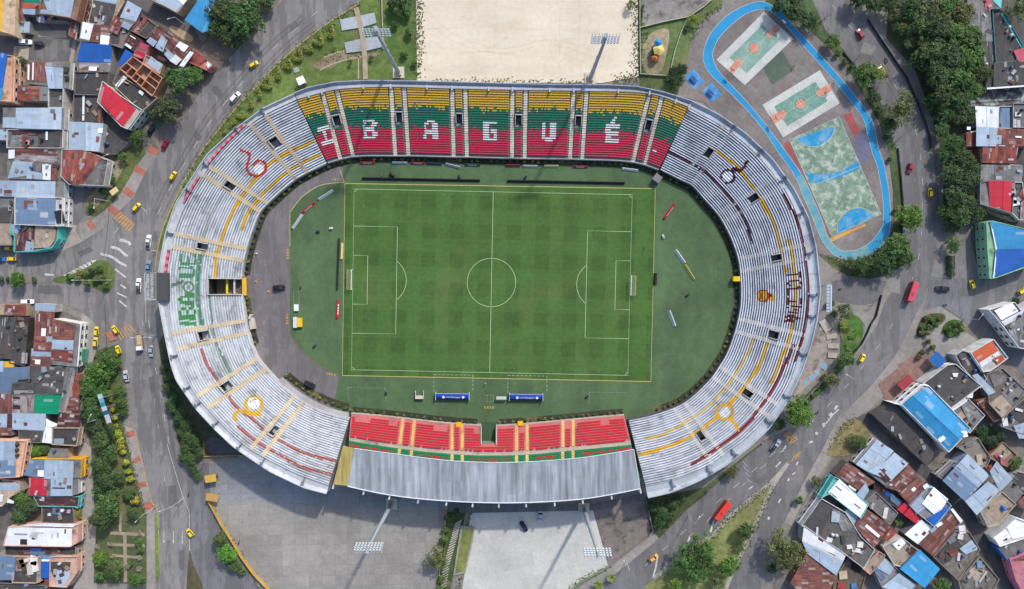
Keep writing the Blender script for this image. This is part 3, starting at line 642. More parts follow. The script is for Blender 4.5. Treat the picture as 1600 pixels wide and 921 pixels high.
# technical areas, warm-up boxes and stencilled marks beside the pitch
ta = MB()
for x0, y0 in ((678, 585.5), (793.5, 587)):
    q = [(x0, y0 + 27), (x0, y0), (x0 + 61, y0 + 1), (x0 + 61, y0 + 28)]
    for a, b_ in zip(q, q[1:]): dashes(ta, [a, b_], 0.18, zz, 1.0, 0.6)
for q in ('544,606 602,607', '544,606 544,626', '602,607 602,627', '921,613 981,614', '921,613 921,631', '761,618 771,618', '771,618 771,628', '761,628 771,628', '761,618 761,628', '459,455 459,490', '467,455 467,490'):
    dashes(ta, px(q), 0.12, zz, 0.5, 0.4)
ta.build('technical_area_line', 'line', C(170, 190, 172))['kind'] = 'structure'
ym = MB()
def stencil(x, y, rot, n=4, s=1.0):
    for i in range(n):
        a = (i - (n - 1) / 2) * 4.2 * s
        for k in (-1.3, 0, 1.3):
            cx, cy = x + a * cos(rot) - k * s * sin(rot), y + a * sin(rot) + k * s * cos(rot)
            hw = (1.5 if (i + int(k * 2)) % 2 else 1.0) * s
            ribbon(ym, [(cx - hw * cos(rot), cy - hw * sin(rot)), (cx + hw * cos(rot), cy + hw * sin(rot))], 0.2, zz)
for q in ((526, 281, 0.03), (449.5, 397, pi / 2), (448.5, 499, pi / 2), (517, 585, 0.2), (764, 637, 0.02)): stencil(*q)
ym.build('stencil_mark', 'line', C(208, 176, 96))['kind'] = 'structure'
# ================================================================ THE STANDS
def pt(s): return px(s)
frame(0, 0, 1)
ZI, ZO, NR = 2.0, 12.4, 28
RIM = px('440,152 459,145 481,136 522.5,127.5 572,125 646,126 760,128.8 846,131 952,132 995,134.4 1037.5,143 1080,156.5 1121.6,177 1167,208.6 1208.5,248.6 1243,297 1264,339 1276,384 1281,433 1283,454 1278.6,496 1268.7,538.6 1253,584 1230.6,629 1203,670 1171,700 1132.7,730 1089,754.5 1048,771 1010,779.6 980,786')
RIMW = px('500,131 481,137 459,146 410,168.6 361.6,205 322,241.6 294.7,284 273.4,317.6 258,363 252,393.6 247,426 246,450 247,473 257,526.7 266,570 274,594.5 305,639.6 335,672 365,700 420,737.4 475,763.6 511,772.8 540,779')
def catpairs(prs, zi, zo, seg):
    O = np.array([P2(*a, zo) for a, b in prs]); I = np.array([P2(*b, zi) for a, b in prs])
    outO, outI, idx = [], [], []
    n = len(prs)
    for i in range(n - 1):
        k = max(1, int(round(np.hypot(*(O[i + 1] - O[i])) / seg)))
        idx.append(len(outO))
        for j in range(k):
            t = j / k
            for A, out in ((O, outO), (I, outI)):
                a, b, c, d = A[max(i - 1, 0)], A[i], A[i + 1], A[min(i + 2, n - 1)]
                # centripetal-ish: scale end tangents by segment length
                L1 = np.hypot(*(c - b)); L0 = np.hypot(*(b - a)) + 1e-6; L2 = np.hypot(*(d - c)) + 1e-6
                m1 = ((b - a) / L0 + (c - b) / L1) / 2 * L1 if i > 0 else (c - b)
                m2 = ((c - b) / L1 + (d - c) / L2) / 2 * L1 if i < n - 2 else (c - b)
                out.append((2 * t ** 3 - 3 * t * t + 1) * b + (t ** 3 - 2 * t * t + t) * m1 + (-2 * t ** 3 + 3 * t * t) * c + (t ** 3 - t * t) * m2)
    idx.append(len(outO)); outO.append(O[-1]); outI.append(I[-1])
    return np.array(outI), np.array(outO), idx
def setcol(me, name, cols, domain='FACE'):
    at = me.attributes.new(name, 'FLOAT_COLOR', domain)
    c = np.ones((len(cols), 4), np.float32); c[:, :3] = cols
    at.data.foreach_set('color', c.ravel())
def terrace(parent, I, O, zi, zo, n, skips=(), colfn=None, base=(0.5, 0.5, 0.5), name='terrace', bench=0.0, bf=0.5, wear=0.6, well=.6):
    """stepped terrace with a raised bench edge on each step; skips: (s0, s1, r0, r1) openings left out"""
    S = len(I); dz = (zo - zi) / n
    T = np.linspace(0, 1, n + 1)
    XY = I[:, None, :] + (O - I)[:, None, :] * T[None, :, None]      # S, n+1, 2
    XB = I[:, None, :] + (O - I)[:, None, :] * (T + bf / n)[None, :, None]
    K = 4 if bench else 2
    vs = np.zeros((S, n + 1, K, 3))
    zl = zi + dz * np.arange(n + 1); zu = zl + dz
    vs[:, :, 0, :2] = XY; vs[:, :, 0, 2] = zl
    vs[:, :, 1, :2] = XY; vs[:, :, 1, 2] = zu + bench
    if bench:
        vs[:, :, 2, :2] = XB; vs[:, :, 2, 2] = zu + bench
        vs[:, :, 3, :2] = XB; vs[:, :, 3, 2] = zu
    V = vs.reshape(-1, 3)
    ix = lambda s, r, k: (s * (n + 1) + r) * K + k
    skip = np.zeros((S, n), bool)
    for a, b, r0, r1 in skips: skip[a:b, r0:r1] = True
    faces, cen = [], []
    for s in range(S - 1):
        for r in range(n):
            if skip[s, r]: continue
            ch = [(r, k) for k in range(K)] + [(r + 1, 0)]
            for k in range(K):
                a_, b_ = ch[k], ch[k + 1]
                faces.append((ix(s, *a_), ix(s, *b_), ix(s + 1, *b_), ix(s + 1, *a_))); cen.append((s, r, k))
    me = mesh(V, faces, name)
    cen = np.array(cen)
    c3 = np.array([V[list(f)].mean(0) for f in faces])
    cols = np.tile(np.array(base, float), (len(faces), 1))
    if bench:   # dirt and rain marks in the foot wells; east stand has gap shade painted in
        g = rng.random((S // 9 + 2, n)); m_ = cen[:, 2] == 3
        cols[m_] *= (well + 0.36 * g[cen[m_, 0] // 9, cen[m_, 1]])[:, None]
    if colfn is not None: cols = colfn(c3, cen, cols)
    if bench:   # weathering: grey streaks that run along single rows, with fading
        w_ = np.zeros((S, n))
        for step, amp in ((5, .5), (14, .35), (33, .3)):
            k = rng.random((S // step + 3, n)); f = np.arange(S) / step; i = f.astype(int); u = (f - i)[:, None]
            w_ += amp * (k[i] * (1 - u) + k[i + 1] * u)
        blob = rng.random((S // 22 + 3, n // 6 + 3)); f = np.arange(S) / 22; i = f.astype(int); u = (f - i)[:, None]; g_ = np.arange(n) / 6; j = g_.astype(int); v_ = (g_ - j)[None]
        w_ += .45 * ((blob[i][:, j] * (1 - u) + blob[i + 1][:, j] * u) * (1 - v_) + (blob[i][:, j + 1] * (1 - u) + blob[i + 1][:, j + 1] * u) * v_)
        d_ = np.clip((w_ - .82) / .35, 0, 1)[cen[:, 0], cen[:, 1]][:, None] * wear * np.where(np.ptp(cols, axis=1) > .12, .35, 1)[:, None]
        cols = cols * (1 - d_) + np.array(C(104, 110, 120)) * d_ * (.4 + .6 * cols / max(base))
        d_ = None
    setcol(me, 'Col', cols)
    up = [p for p in me.polygons if p.normal.z < -0.5]
    if len(up) > len(me.polygons) / 6: me.flip_normals()
    o = link(name, me, 'terr', None, parent)
    for s in (0, S - 1):
        prof = []
        for r in range(n + 1):
            prof += [tuple(q) for q in (vs[s, r] if r < n else vs[s, r, :1])]
        ends = [(*XY[s, n], 0.0), (*XY[s, 0], 0.0)]
        m2 = mesh(prof + ends, [tuple(range(len(prof) + 2))], 'end_wall')
        link('end_wall', m2, 'dirtywall', C(168, 168, 166), parent)
    return o, XY, dz
def pit(parent, XY, dz, zi, a, b, r0, r1, zf, name='entrance_tunnel', label=None, wall=C(150, 148, 146), floorc=C(92, 88, 86), front=True):
    "walls and floor of an opening left in the terrace"
    mb = MB()
    zt = lambda r: zi + dz * r
    for s in (a, b):
        for r in range(r0, r1):
            p, q = XY[s, r], XY[s, r + 1]
            mb.add([(*p, zf), (*q, zf), (*q, zt(r + 1)), (*p, zt(r + 1))], [(0, 1, 2, 3)], 0)
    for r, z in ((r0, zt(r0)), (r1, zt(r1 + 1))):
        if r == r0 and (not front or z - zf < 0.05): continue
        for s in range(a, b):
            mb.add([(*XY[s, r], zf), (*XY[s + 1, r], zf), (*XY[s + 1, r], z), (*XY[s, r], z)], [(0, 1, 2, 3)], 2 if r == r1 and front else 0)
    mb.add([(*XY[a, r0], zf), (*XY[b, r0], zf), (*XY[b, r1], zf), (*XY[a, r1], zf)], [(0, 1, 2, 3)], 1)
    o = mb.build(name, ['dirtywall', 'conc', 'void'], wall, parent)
    # parapet round three sides
    pb = MB(); q = [XY[a, r0], XY[a, r1], XY[b, r1], XY[b, r0]]
    for (p0, ra), (p1, rb) in (((XY[a, r0], r0), (XY[a, r1], r1)), ((XY[b, r0], r0), (XY[b, r1], r1))):
        d = (p1 - p0) / np.hypot(*(p1 - p0)); nn = np.array([-d[1], d[0]]) * 0.11
        vs = []
        for p_, r_ in ((p0, ra), (p1, rb)):
            for sg in (-1, 1):
                vs += [(*(p_ + nn * sg), zt(r_) + 0.02), (*(p_ + nn * sg), zt(r_ + 1) + 0.75)]
        pb.add(vs, [(0, 1, 5, 4), (2, 6, 7, 3), (1, 3, 7, 5), (0, 2, 3, 1), (4, 5, 7, 6)])
    if front:
        p0, p1 = XY[a, r1], XY[b, r1]; d = (p1 - p0) / np.hypot(*(p1 - p0)); m_ = (p0 + p1) / 2
        pb.box(m_[0], m_[1], zt(r1) + 0.1, np.hypot(*(p1 - p0)) + 0.2, 0.22, dz + 0.75, atan2(d[1], d[0]))
    pb.build('tunnel_parapet', 'dirtywall', C(206, 206, 204), o)
    return o
def stair(parent, I0, O0, zi, zo, n, wid, col, r0=0, r1=None, label=None, lift=0.0):
    "aisle of half steps from the front to the back"
    r1 = n if r1 is None else r1
    d = O0 - I0; L = np.hypot(*d); u = d / L; v = np.array([-u[1], u[0]]); dz = (zo - zi) / n; tr = L / n
    ang = atan2(u[1], u[0]); mb = MB()
    for r in range(r0, r1):
        for h in (0, 1):
            ta = (r + h * 0.5) * tr; c_ = I0 + u * (ta + tr * 0.25)
            z = zi + dz * (r + 1) + (0.06 if h == 0 else dz * 0.5) + lift
            mb.box(c_[0], c_[1], zi + dz * (r + 0.9), tr * 0.5 - 0.03, wid, z - zi - dz * (r + 0.9), ang)
    o = mb.build('stairway', 'rim', col, parent)
    if label: o['label'] = label
    return o
def rim(parent, I, O, zo, rimpx, col, wallh=0.9, zr=13.5, drop=0.0, name='rim_walkway', topcol=None):
    S = len(O); R = np.zeros((S, 2)); rp = np.array([P2(*q[:2], zr) for q in rimpx])
    for s in range(S):
        d = O[s] - I[s]; d = d / np.hypot(*d); best = None
        for i in range(len(rp) - 1):
            a, b = rp[i], rp[i + 1]; e = b - a
            den = d[0] * e[1] - d[1] * e[0]
            if abs(den) < 1e-9: continue
            q = a - O[s]; t = (q[0] * e[1] - q[1] * e[0]) / den; k = (q[0] * d[1] - q[1] * d[0]) / den
            if -0.02 <= k <= 1.02 and 0.2 < t < 14 and (best is None or t < best): best = t
        R[s] = O[s] + d * (best if best else 3.0)
    # smooth
    for _ in range(6):
        R[1:-1] = (R[:-2] + 2 * R[1:-1] + R[2:]) / 4
    D = R - O; Ld = np.hypot(*D.T)[:, None]; U = D / Ld
    prof = [(0.0, zo - 0.6, 0), (0.0, zo + wallh, 0), (0.22, zo + wallh, 0), (0.24, zo + wallh - 0.35, 0), (0.62, zo + wallh - 0.35 - drop, 1), (0.92, zr - 0.45 - drop * 0.3, 1), (0.94, zr, 1), (1.0, zr, 1), (1.0, 0.0, 1)]
    vs = []; 
    for s in range(S):
        for k, (f, z, m_) in enumerate(prof):
            if k in (2, 3): q = O[s] + U[s] * (0.25 if k == 2 else 0.27)
            elif k in (6,): q = R[s] - U[s] * 0.3
            elif k == 5: q = R[s] - U[s] * 0.34
            else: q = O[s] + D[s] * f
            vs.append((*q, z))
    K = len(prof); fs = []
    for s in range(S - 1):
        for k in range(K - 1): fs.append((s * K + k, s * K + k + 1, (s + 1) * K + k + 1, (s + 1) * K + k))
    me = mesh(vs, fs, name)
    if sum(p.normal.z for p in me.polygons) < 0: me.flip_normals()
    o = link(name, me, 'rim', col, parent)
    for s in (0, S - 1):   # closing ends
        pr = [vs[s * K + k] for k in range(K)] + [(*O[s], 0.0)]
        link('end_wall', mesh(pr, [tuple(range(len(pr)))]), 'dirtywall', C(170, 170, 168), parent)
    return R
def front_wall(parent, I, zi, col, name='front_wall', h=0.9):
    mb = MB(); S = len(I)
    d = np.gradient(I, axis=0); nn = np.c_[-d[:, 1], d[:, 0]]; nn /= np.hypot(*nn.T)[:, None]
    cen = np.array(P2(770, 440)); sg = np.sign(((cen - I) * nn).sum(1))[:, None]
    A, B_ = I + nn * sg * 0.30, I + nn * sg * 0.02
    k = 0
    for s in range(S - 1):
        a0, a1, b0, b1 = A[s], A[s + 1], B_[s], B_[s + 1]
        mb.add([(*a0, 0), (*a1, 0), (*a1, zi + h), (*a0, zi + h), (*b1, zi + h), (*b0, zi + h), (*b0, zi), (*b1, zi)], [(0, 1, 2, 3), (3, 2, 4, 5), (5, 4, 7, 6)])
    return mb.build(name, 'rim', col, parent)
def strokes_fn(strokes, discs=(), extra=None):
    "paint on the terraces: strokes (pixel polyline, width px, colour)"
    def fn(c3, cen, cols):
        X, Y = PIX(c3[:, 0], c3[:, 1], c3[:, 2])
        for pts, wd, col, fade in strokes:
            p = np.array(cr(pts, 5)) if len(pts) > 2 else np.array(pts)
            D = np.full(len(X), 1e9)
            for a, b in zip(p[:-1], p[1:]):
                e = b - a; L = (e ** 2).sum() + 1e-9
                t = np.clip(((X - a[0]) * e[0] + (Y - a[1]) * e[1]) / L, 0, 1)
                D = np.minimum(D, np.hypot(X - a[0] - t * e[0], Y - a[1] - t * e[1]))
            m_ = (D < wd / 2) & (rng.random(len(X)) > fade)
            cols[m_] = col
        for cx, cy, r, col in discs:
            cols[np.hypot(X - cx, Y - cy) < r] = col
        if extra: cols = extra(X, Y, c3, cen, cols)
        return cols
    return fn
FONT5 = {'I': ['11111', '00100', '00100', '00100', '00100', '00100', '11111'], 'B': ['11110', '10001', '10001', '11110', '10001', '10001', '11110'],
 'A': ['00100', '01110', '01010', '11011', '11111', '11011', '11011'], 'G': ['01111', '10000', '10000', '10111', '10001', '10001', '01111'],
 'U': ['10001', '10001', '10001', '10001', '10001', '10001', '01110'], 'E': ['11111', '10000', '10000', '11110', '10000', '10000', '11111'],
 'T': ['11111', '00100', '00100', '00100', '00100', '00100', '00100'], 'O': ['01110', '10001', '10001', '10001', '10001', '10001', '01110'],
 'L': ['10000', '10000', '10000', '10000', '10000', '10000', '11111'], 'M': ['10001', '11011', '10101', '10101', '10001', '10001', '10001']}
# ---------------------------------------------------------------- north stand (seats in three colours)
ROWN = [((464.7, 156.4), (512.2, 254.3)), ((504, 146), (532, 248.5)), ((526.6, 141), (552.4, 244.5)), ((611, 137), (618, 243.2)), ((631.5, 137.3), (638.4, 243.2)), ((706.4, 139.5), (709, 244.8)), ((727, 140), (729.7, 245.2)), ((800.6, 141.5), (800, 247)), ((821.4, 141.8), (819.7, 247.3)), ((896, 143), (890.5, 248.3)), ((916.4, 143.3), (909.6, 248.8)), ((1014, 147.5), (988.6, 253)), ((1034, 152), (1007.7, 257.3)), ((1075.7, 168.4), (1029, 265))]
north = thing('grandstand', 'long grandstand with yellow, green and red seats and white letters beside the sandy field', 'grandstand', group='stands of the football ground')
nI, nO, nk = catpairs(ROWN, ZI, ZO, 0.56)
TUN = [(1, 2), (3, 4), (5, 6), (7, 8), (9, 10), (11, 12)]
R0, R1 = 14, 18
nsk = []
for a, b in TUN:
    w_ = nk[b] - nk[a]; nsk.append((nk[a] + round(w_ * 0.27), nk[b] - round(w_ * 0.27), R0, R1))
terr, nXY, ndz = terrace(north, nI, nO, ZI, ZO, NR, nsk, None, C(126, 128, 126))
for s in nsk: pit(north, nXY, ndz, ZI, *s, ZI + ndz * R0 - 1.4)
for k in range(1, 13):
    stair(north, nI[nk[k]], nO[nk[k]], ZI, ZO, NR, 1.35, C(232, 218, 194, .85))
nR = rim(north, nI, nO, ZO, RIM, C(172, 178, 190), 0.8, 13.5, 0.5)
front_wall(north, nI, ZI, C(176, 174, 172), h=0.5)
# buttress posts along the back rail
for k in range(0, 14):
    for f in ((0.5,) if k in (0, 2, 4, 6, 8, 10, 12) else (0.0,)):
        s = nk[k] + (int((nk[min(k + 1, 13)] - nk[k]) * f) if k < 13 else 0)
        d = nO[s] - nI[s]; d = d / np.hypot(*d); mb = MB()
        mb.box(nO[s][0] + d[0] * 0.1, nO[s][1] + d[1] * 0.1, ZO - 0.3, 1.5, 0.5, 1.5, atan2(d[1], d[0]))
        mb.build('rail_post', 'rim', C(196, 196, 196), north)
# seats
YEL, GRN, RED, WHT = C(222, 178, 50, .82), C(22, 120, 92, .82), C(216, 46, 78, .85), C(236, 236, 236, 0.85)
SEATV, SEATC = {}, {}
LET = {'I': (508, 211, 20, -0.30), 'B': (579, 206.5, 22, -0.06), 'A': (673.5, 207.5, 22, -0.03), 'G': (765.5, 210, 21, 0.0), 'U': (857.5, 212, 21, 0.03), 'E': (956, 214, 21, 0.10)}
FONT8 = {'I': ['11111', '11111', '00100', '00100', '00100', '00100', '11111', '11111'], 'B': ['11110', '10011', '10011', '11110', '11110', '10011', '10011', '11110'],
 'A': ['01110', '11011', '10011', '10011', '11111', '11111', '10011', '10011'], 'G': ['11111', '11000', '11000', '11011', '11011', '11001', '11001', '11111'],
 'U': ['10011', '10011', '10011', '10011', '10011', '10011', '11111', '01110'], 'E': ['11111', '11111', '11000', '11111', '11111', '11000', '11111', '11111']}
aisles = [nk[k] for k in range(1, 13)]
seatmb = {k: MB() for k in ('yellow', 'green', 'red')}
letmb = {k: MB() for k in list(LET) + ['accent', 'dot']}
def seat_box(mb, p, u, v, z, w_, dp=.40):
    "one seat: pan and low back; u along the row, v towards the back"
    ang = atan2(u[1], u[0])
    c1_ = p + v * 0.22; mb.box(c1_[0], c1_[1], z + 0.32, w_, dp, 0.08, ang)
    c2_ = p + v * 0.47; mb.box(c2_[0], c2_[1], z + 0.32, w_, 0.07, 0.2, ang)
for r in range(1, NR):
    for s in range(len(nI) - 1):
        if any(abs(s + 0.5 - a) < 1.75 for a in aisles): continue
        if any(a - 1 <= s <= b and R0 - 1 <= r <= R1 + 0 for a, b, *_ in nsk): continue
        p = (nXY[s, r] + nXY[s + 1, r]) / 2; u = nXY[s + 1, r] - nXY[s, r]; L = np.hypot(*u); u = u / L
        v = nO[s] - nI[s]; v = v / np.hypot(*v); z = ZI + ndz * (r + 1)
        pp_ = p + v * 0.22
        X, Y = PIX(pp_[0], pp_[1], z + 0.4)
        t = r / NR; sec = sin(s * 0.09) * 0.012
        a = 0.40 + sec + rng.normal(0, 0.03); b_ = 0.70 + sec + rng.normal(0, 0.025)
        k = 'red' if t < a else ('green' if t < b_ else 'yellow')
        mb = None
        if 7 <= r <= 14:
            for ch, (cx, cy, w_, sl_) in LET.items():
                lx = (X - cx - (cy - Y) * sl_) / w_ + 0.5
                if 0 <= lx < 1 and FONT8[ch][14 - r][int(lx * 5)] == '1': mb = letmb[ch]
        if r in (15, 16, 17) and abs(X - (957 + (r - 15) * 2.6)) < 2.4: mb = letmb['accent']
        if r in (4, 5, 6) and hypot(X - 1023.5, (Y - 235) * 1.0) < 3.6: mb = letmb['dot']
        seat_box(mb if mb is not None else seatmb[k], p + v * 0.18, u, v, z, L * 0.93)
for k, mb in seatmb.items():
    o = mb.build('seating', 'seat', None, north); o['kind'] = 'stuff'; o['label'] = k + ' plastic seats'
    setcol(o.data, 'Col', np.tile({'yellow': YEL, 'green': GRN, 'red': RED}[k], (len(o.data.polygons), 1)))
for ch, mb in letmb.items():
    o = mb.build('seat_letter', 'seat', None, north); o['label'] = 'white seats forming ' + {'accent': 'the accent over the letter E', 'dot': 'a full stop'}.get(ch, 'the letter ' + ch)
    setcol(o.data, 'Col', np.tile(WHT, (len(o.data.polygons), 1)))
# ---------------------------------------------------------------- east stand
ROWE = [((1075.7, 168.4), (1031.5, 265.5)), ((1128.6, 198), (1062.6, 281)), ((1140.8, 206.6), (1080, 289.5)), ((1175, 235), (1099, 310)), ((1212, 277), (1121, 335)), ((1222.5, 291), (1130, 349)), ((1243, 331), (1143, 375)), ((1257, 383), (1153, 405)), ((1260, 404), (1156, 424)), ((1264.5, 447), (1157.5, 450)), ((1263.5, 485), (1157, 475)), ((1257, 524), (1153, 498)), ((1250.5, 546), (1148, 518)), ((1233, 599), (1134, 555)), ((1214, 632), (1123, 573)), ((1200, 650), (1112, 589)), ((1163, 688), (1090, 612)), ((1130, 712), (1069, 629)), ((1112, 725), (1053, 637)), ((1064.5, 745.5), (1018, 649)), ((1008.6, 759), (982, 657))]
east = thing('grandstand', 'curved open grandstand of grey striped steps with dark red bands beside the sports courts', 'grandstand', group='stands of the football ground')
eI, eO, ek = catpairs(ROWE, ZI, ZO, 0.62)
ETUN = [(1, 2), (4, 5), (7, 8), (11, 12), (14, 15), (17, 18)]
esk = []
for a, b in ETUN:
    w_ = ek[b] - ek[a]; esk.append((ek[a] + max(1, round(w_ * 0.22)), ek[b] - max(1, round(w_ * 0.22)), 14, 18))
PY, PY2, DR, DR2 = C(236, 184, 40), C(226, 196, 112), C(120, 34, 48), C(140, 58, 62)
def q_(s): return px(s)
es = [(q_('1120,236.4 1146,255.6 1170,283 1187.7,311 1205,342.5 1217,377 1222.5,398 1227.7,426'), 4.4, PY, 0),
 (q_('1231,373.7 1238,400 1241.5,434.7 1242.4,461 1239,495.5 1234,521.6 1227.5,543.5 1205,599'), 4.6, PY, 0),
 (q_('1224,304 1243,339 1255.5,377 1261.5,417 1264,452 1261.5,487 1254.6,525 1247.6,547.6 1241,565'), 4.2, DR, 0.03),
 (q_('1045,236.4 1080,255.6 1114.7,280 1142.5,311 1163,342.5 1175.5,379'), 4.6, C(92, 40, 62), 0.05),
 (q_('1240,540 1215.4,592 1194.6,627 1165,665 1123,698 1081,726'), 5.2, DR2, 0),
 (q_('1176,530 1172,543.5 1161.6,564 1151,581.7 1123.4,618 1100.8,640.7 1074.7,658 1040,677 1008,687'), 4.2, PY2, 0),
 (q_('1199,535 1196.3,543.5 1186,571 1168.5,597 1144,627 1100.8,668 1057,693 996,712'), 5.4, PY, 0),
 ([(1137 + 10.5 * cos(t), 276 + 10.5 * sin(t)) for t in np.linspace(0, 2 * pi, 14)], 3.2, C(84, 30, 52), 0.0),
 (q_('1146,263 1155,267 1161,262 1167,253'), 5.5, C(96, 30, 54), 0.0), (q_('1157,263 1163,257'), 2.6, C(226, 226, 226), 0.0),
 ([(1132 + 13.5 * cos(t), 644 + 12 * sin(t)) for t in np.linspace(0, 2 * pi, 14)], 4.2, PY, 0.0),
 (q_('1141,653 1148,662 1153,672'), 5, PY, 0.0),
 ([(1192 + 8.5 * cos(t), 462.5 + 9 * sin(t)) for t in np.linspace(0, 2 * pi, 14)], 2.6, C(170, 60, 40), 0.0)]
ed_ = [(1192, 462.5, 8.0, PY), (1206, 466, 5.5, PY), (1132, 644, 8.5, C(236, 236, 236)), (1137, 276, 7.2, C(252, 252, 254, .95)), (1203, 462, 3.2, C(150, 50, 44))]
def etext(X, Y, c3, cen, cols):
    # dark red painted letters along the upper rows, read from the pitch
    word = 'TOLIMA'; y0, y1 = 424, 506; ch = (y1 - y0) / len(word)
    # outer edge of the stand at that height gives the letters' top
    xe = np.interp(Y, [420, 447, 485, 510], [1262, 1264.5, 1263.5, 1259])
    u = (Y - y0) / ch; v = (xe - 10 - X) / 25.0
    ok = (u >= 0) & (u < len(word)) & (v >= 0) & (v < 1)
    for i in np.where(ok)[0]:
        k = int(u[i]); f = (u[i] - k) / 0.82
        if f < 1 and FONT5[word[k]][min(6, int(v[i] * 7))][int(f * 5)] == '1': cols[i] = C(112, 40, 54)
    for x0 in ((1192 - 3), 1192, 1195):
        m_ = (np.abs(X - x0) < 0.7) & (np.abs(Y - 462) < 5); cols[m_] = C(176, 70, 40)
    return cols
terr, eXY, edz = terrace(east, eI, eO, ZI, ZO, NR, esk, strokes_fn(es, ed_, etext), C(216, 222, 234), bench=0.36, wear=.4, well=.3)  # low well paints shade into the gaps between the benches
for s in esk: pit(east, eXY, edz, ZI, *s, ZI + edz * 14 - 1.4)
for a, b in ETUN:
    for k in (a, b): stair(east, eI[ek[k]], eO[ek[k]], ZI, ZO, NR, 1.5, C(206, 196, 180), lift=0.26)
eR = rim(east, eI, eO, ZO, RIM, C(190, 198, 208), 0.25, 13.3, 0.15)
front_wall(east, eI, ZI, C(92, 92, 96), h=0.7)
for k, f in ((2, 0), (3, 0.2), (5, -0.2), (6, 0.1), (8, -0.2), (9, 0.4), (10, 0.2), (12, 0.1), (13, 0.5), (15, 0.1), (16, 0.6), (18, 0.2), (19, 0.3)):
    s = ek[k] + int((ek[min(k + 1, len(ek) - 1)] - ek[k]) * f); s = max(0, min(len(eO) - 1, s))
    d = eO[s] - eI[s]; d = d / np.hypot(*d); a = atan2(d[1], d[0]); b = eO[s] + d * 1.2; mb = MB()
    mb.box(b[0], b[1], ZO + 0.2, 3.0, 0.28, 0.9, a); mb.box(b[0] + d[0], b[1] + d[1], ZO + 1.1, 0.4, 1.3, 0.9, a)
    mb.build('rail_bracket', 'steel', C(112, 124, 138), east)
# ---------------------------------------------------------------- west stand
ROWW = [((463.4, 156.5), (510.5, 255)), ((414.8, 180), (480, 270)), ((392, 195), (462, 280)), ((358, 226), (440, 298)), ((328, 261), (419, 317.6)), ((319, 274), (407, 331)), ((291.7, 320), (395, 360)), ((273.4, 366), (386, 389)), ((270, 386), (381.5, 408)), ((263.5, 432), (378.5, 433.5)), ((263.2, 463), (379, 463)), ((270, 521), (384, 501)), ((277, 546), (388, 520)), ((291, 585), (394, 541)), ((309, 618.7), (402.4, 560)), ((325, 637), (416, 577)), ((362, 676), (440, 602)), ((392.4, 701), (461, 619)), ((411, 712), (475, 629)), ((465, 739), (510, 645)), ((514, 757), (546, 655))]
west = thing('grandstand', 'curved open grandstand of white steps with green letters beside the wide avenue', 'grandstand', group='stands of the football ground')
wI, wO, wk = catpairs(ROWW, ZI, ZO, 0.62)
WTUN = [(1, 2), (4, 5), (7, 8), (11, 12), (14, 15), (17, 18)]
wsk = []
for a, b in WTUN:
    w_ = wk[b] - wk[a]; wsk.append((wk[a] + max(1, round(w_ * 0.2)), wk[b] - max(1, round(w_ * 0.2)), 15, 19))
gate_sk = (wk[9] + 1, wk[10] - 1, 0, 13)
SAL, GR = C(188, 118, 112), C(92, 146, 116)
ws = [(q_('489,222 453,237 422,257 398,281 374,314.5 355.5,348 345,378 339,400 335.5,432'), 5.2, PY, 0),
 (q_('500,243 465,258 434.5,281 410,305 389,333 378,358.6'), 5, PY, 0),
 (q_('314,399.5 310.7,420.7 309,445 310.7,477.7 315.6,507'), 6.2, GR, 0.06), (q_('327,432 327,464.7 330,494 335,526.6 345,552 362,588'), 4.0, C(120, 160, 134), 0.12),
 (q_('327,335 322,355 318,372'), 4, C(190, 208, 196), 0.2),
 (q_('314.8,546.5 324.7,572 344.4,600 355,613.7 365,632 390,652.4 415,673.7 435,687 472,707 526,721'), 5.0, SAL, 0.04),
 (q_('372.4,667.4 400,690 435,710 472,730 518,741'), 5.0, SAL, 0.05),
 (q_('334,555 352,590 372,620 395,640'), 5.0, C(205, 216, 212), 0.3),
 (q_('376.6,235.4 388,240 390,247 386.4,256 386.4,265.7 392,273.5 402,275.5 412.8,269.6 415.7,260 409,252 401,252 396,258'), 3.8, C(214, 66, 58), 0.0),
 ([(397 + 13 * cos(t), 633 + 13 * sin(t)) for t in np.linspace(0, 2 * pi, 16)], 5.0, C(238, 200, 70), 0.0),
 (q_('405,649 389,646.7 374.7,641.8 366,648.6 369,656.5'), 5.5, C(240, 196, 62), 0.0)]
wd_ = [(404.5, 264.5, 7.8, C(252, 252, 252, .9)), (396, 630, 9, C(252, 252, 252, .9)), (391, 628, 1.2, C(60, 60, 60)), (399, 625, 1.2, C(60, 60, 60)), (400, 634, 1.2, C(60, 60, 60)), (407, 257, 1.2, C(70, 80, 80)), (402, 267, 1.1, C(70, 80, 80))]
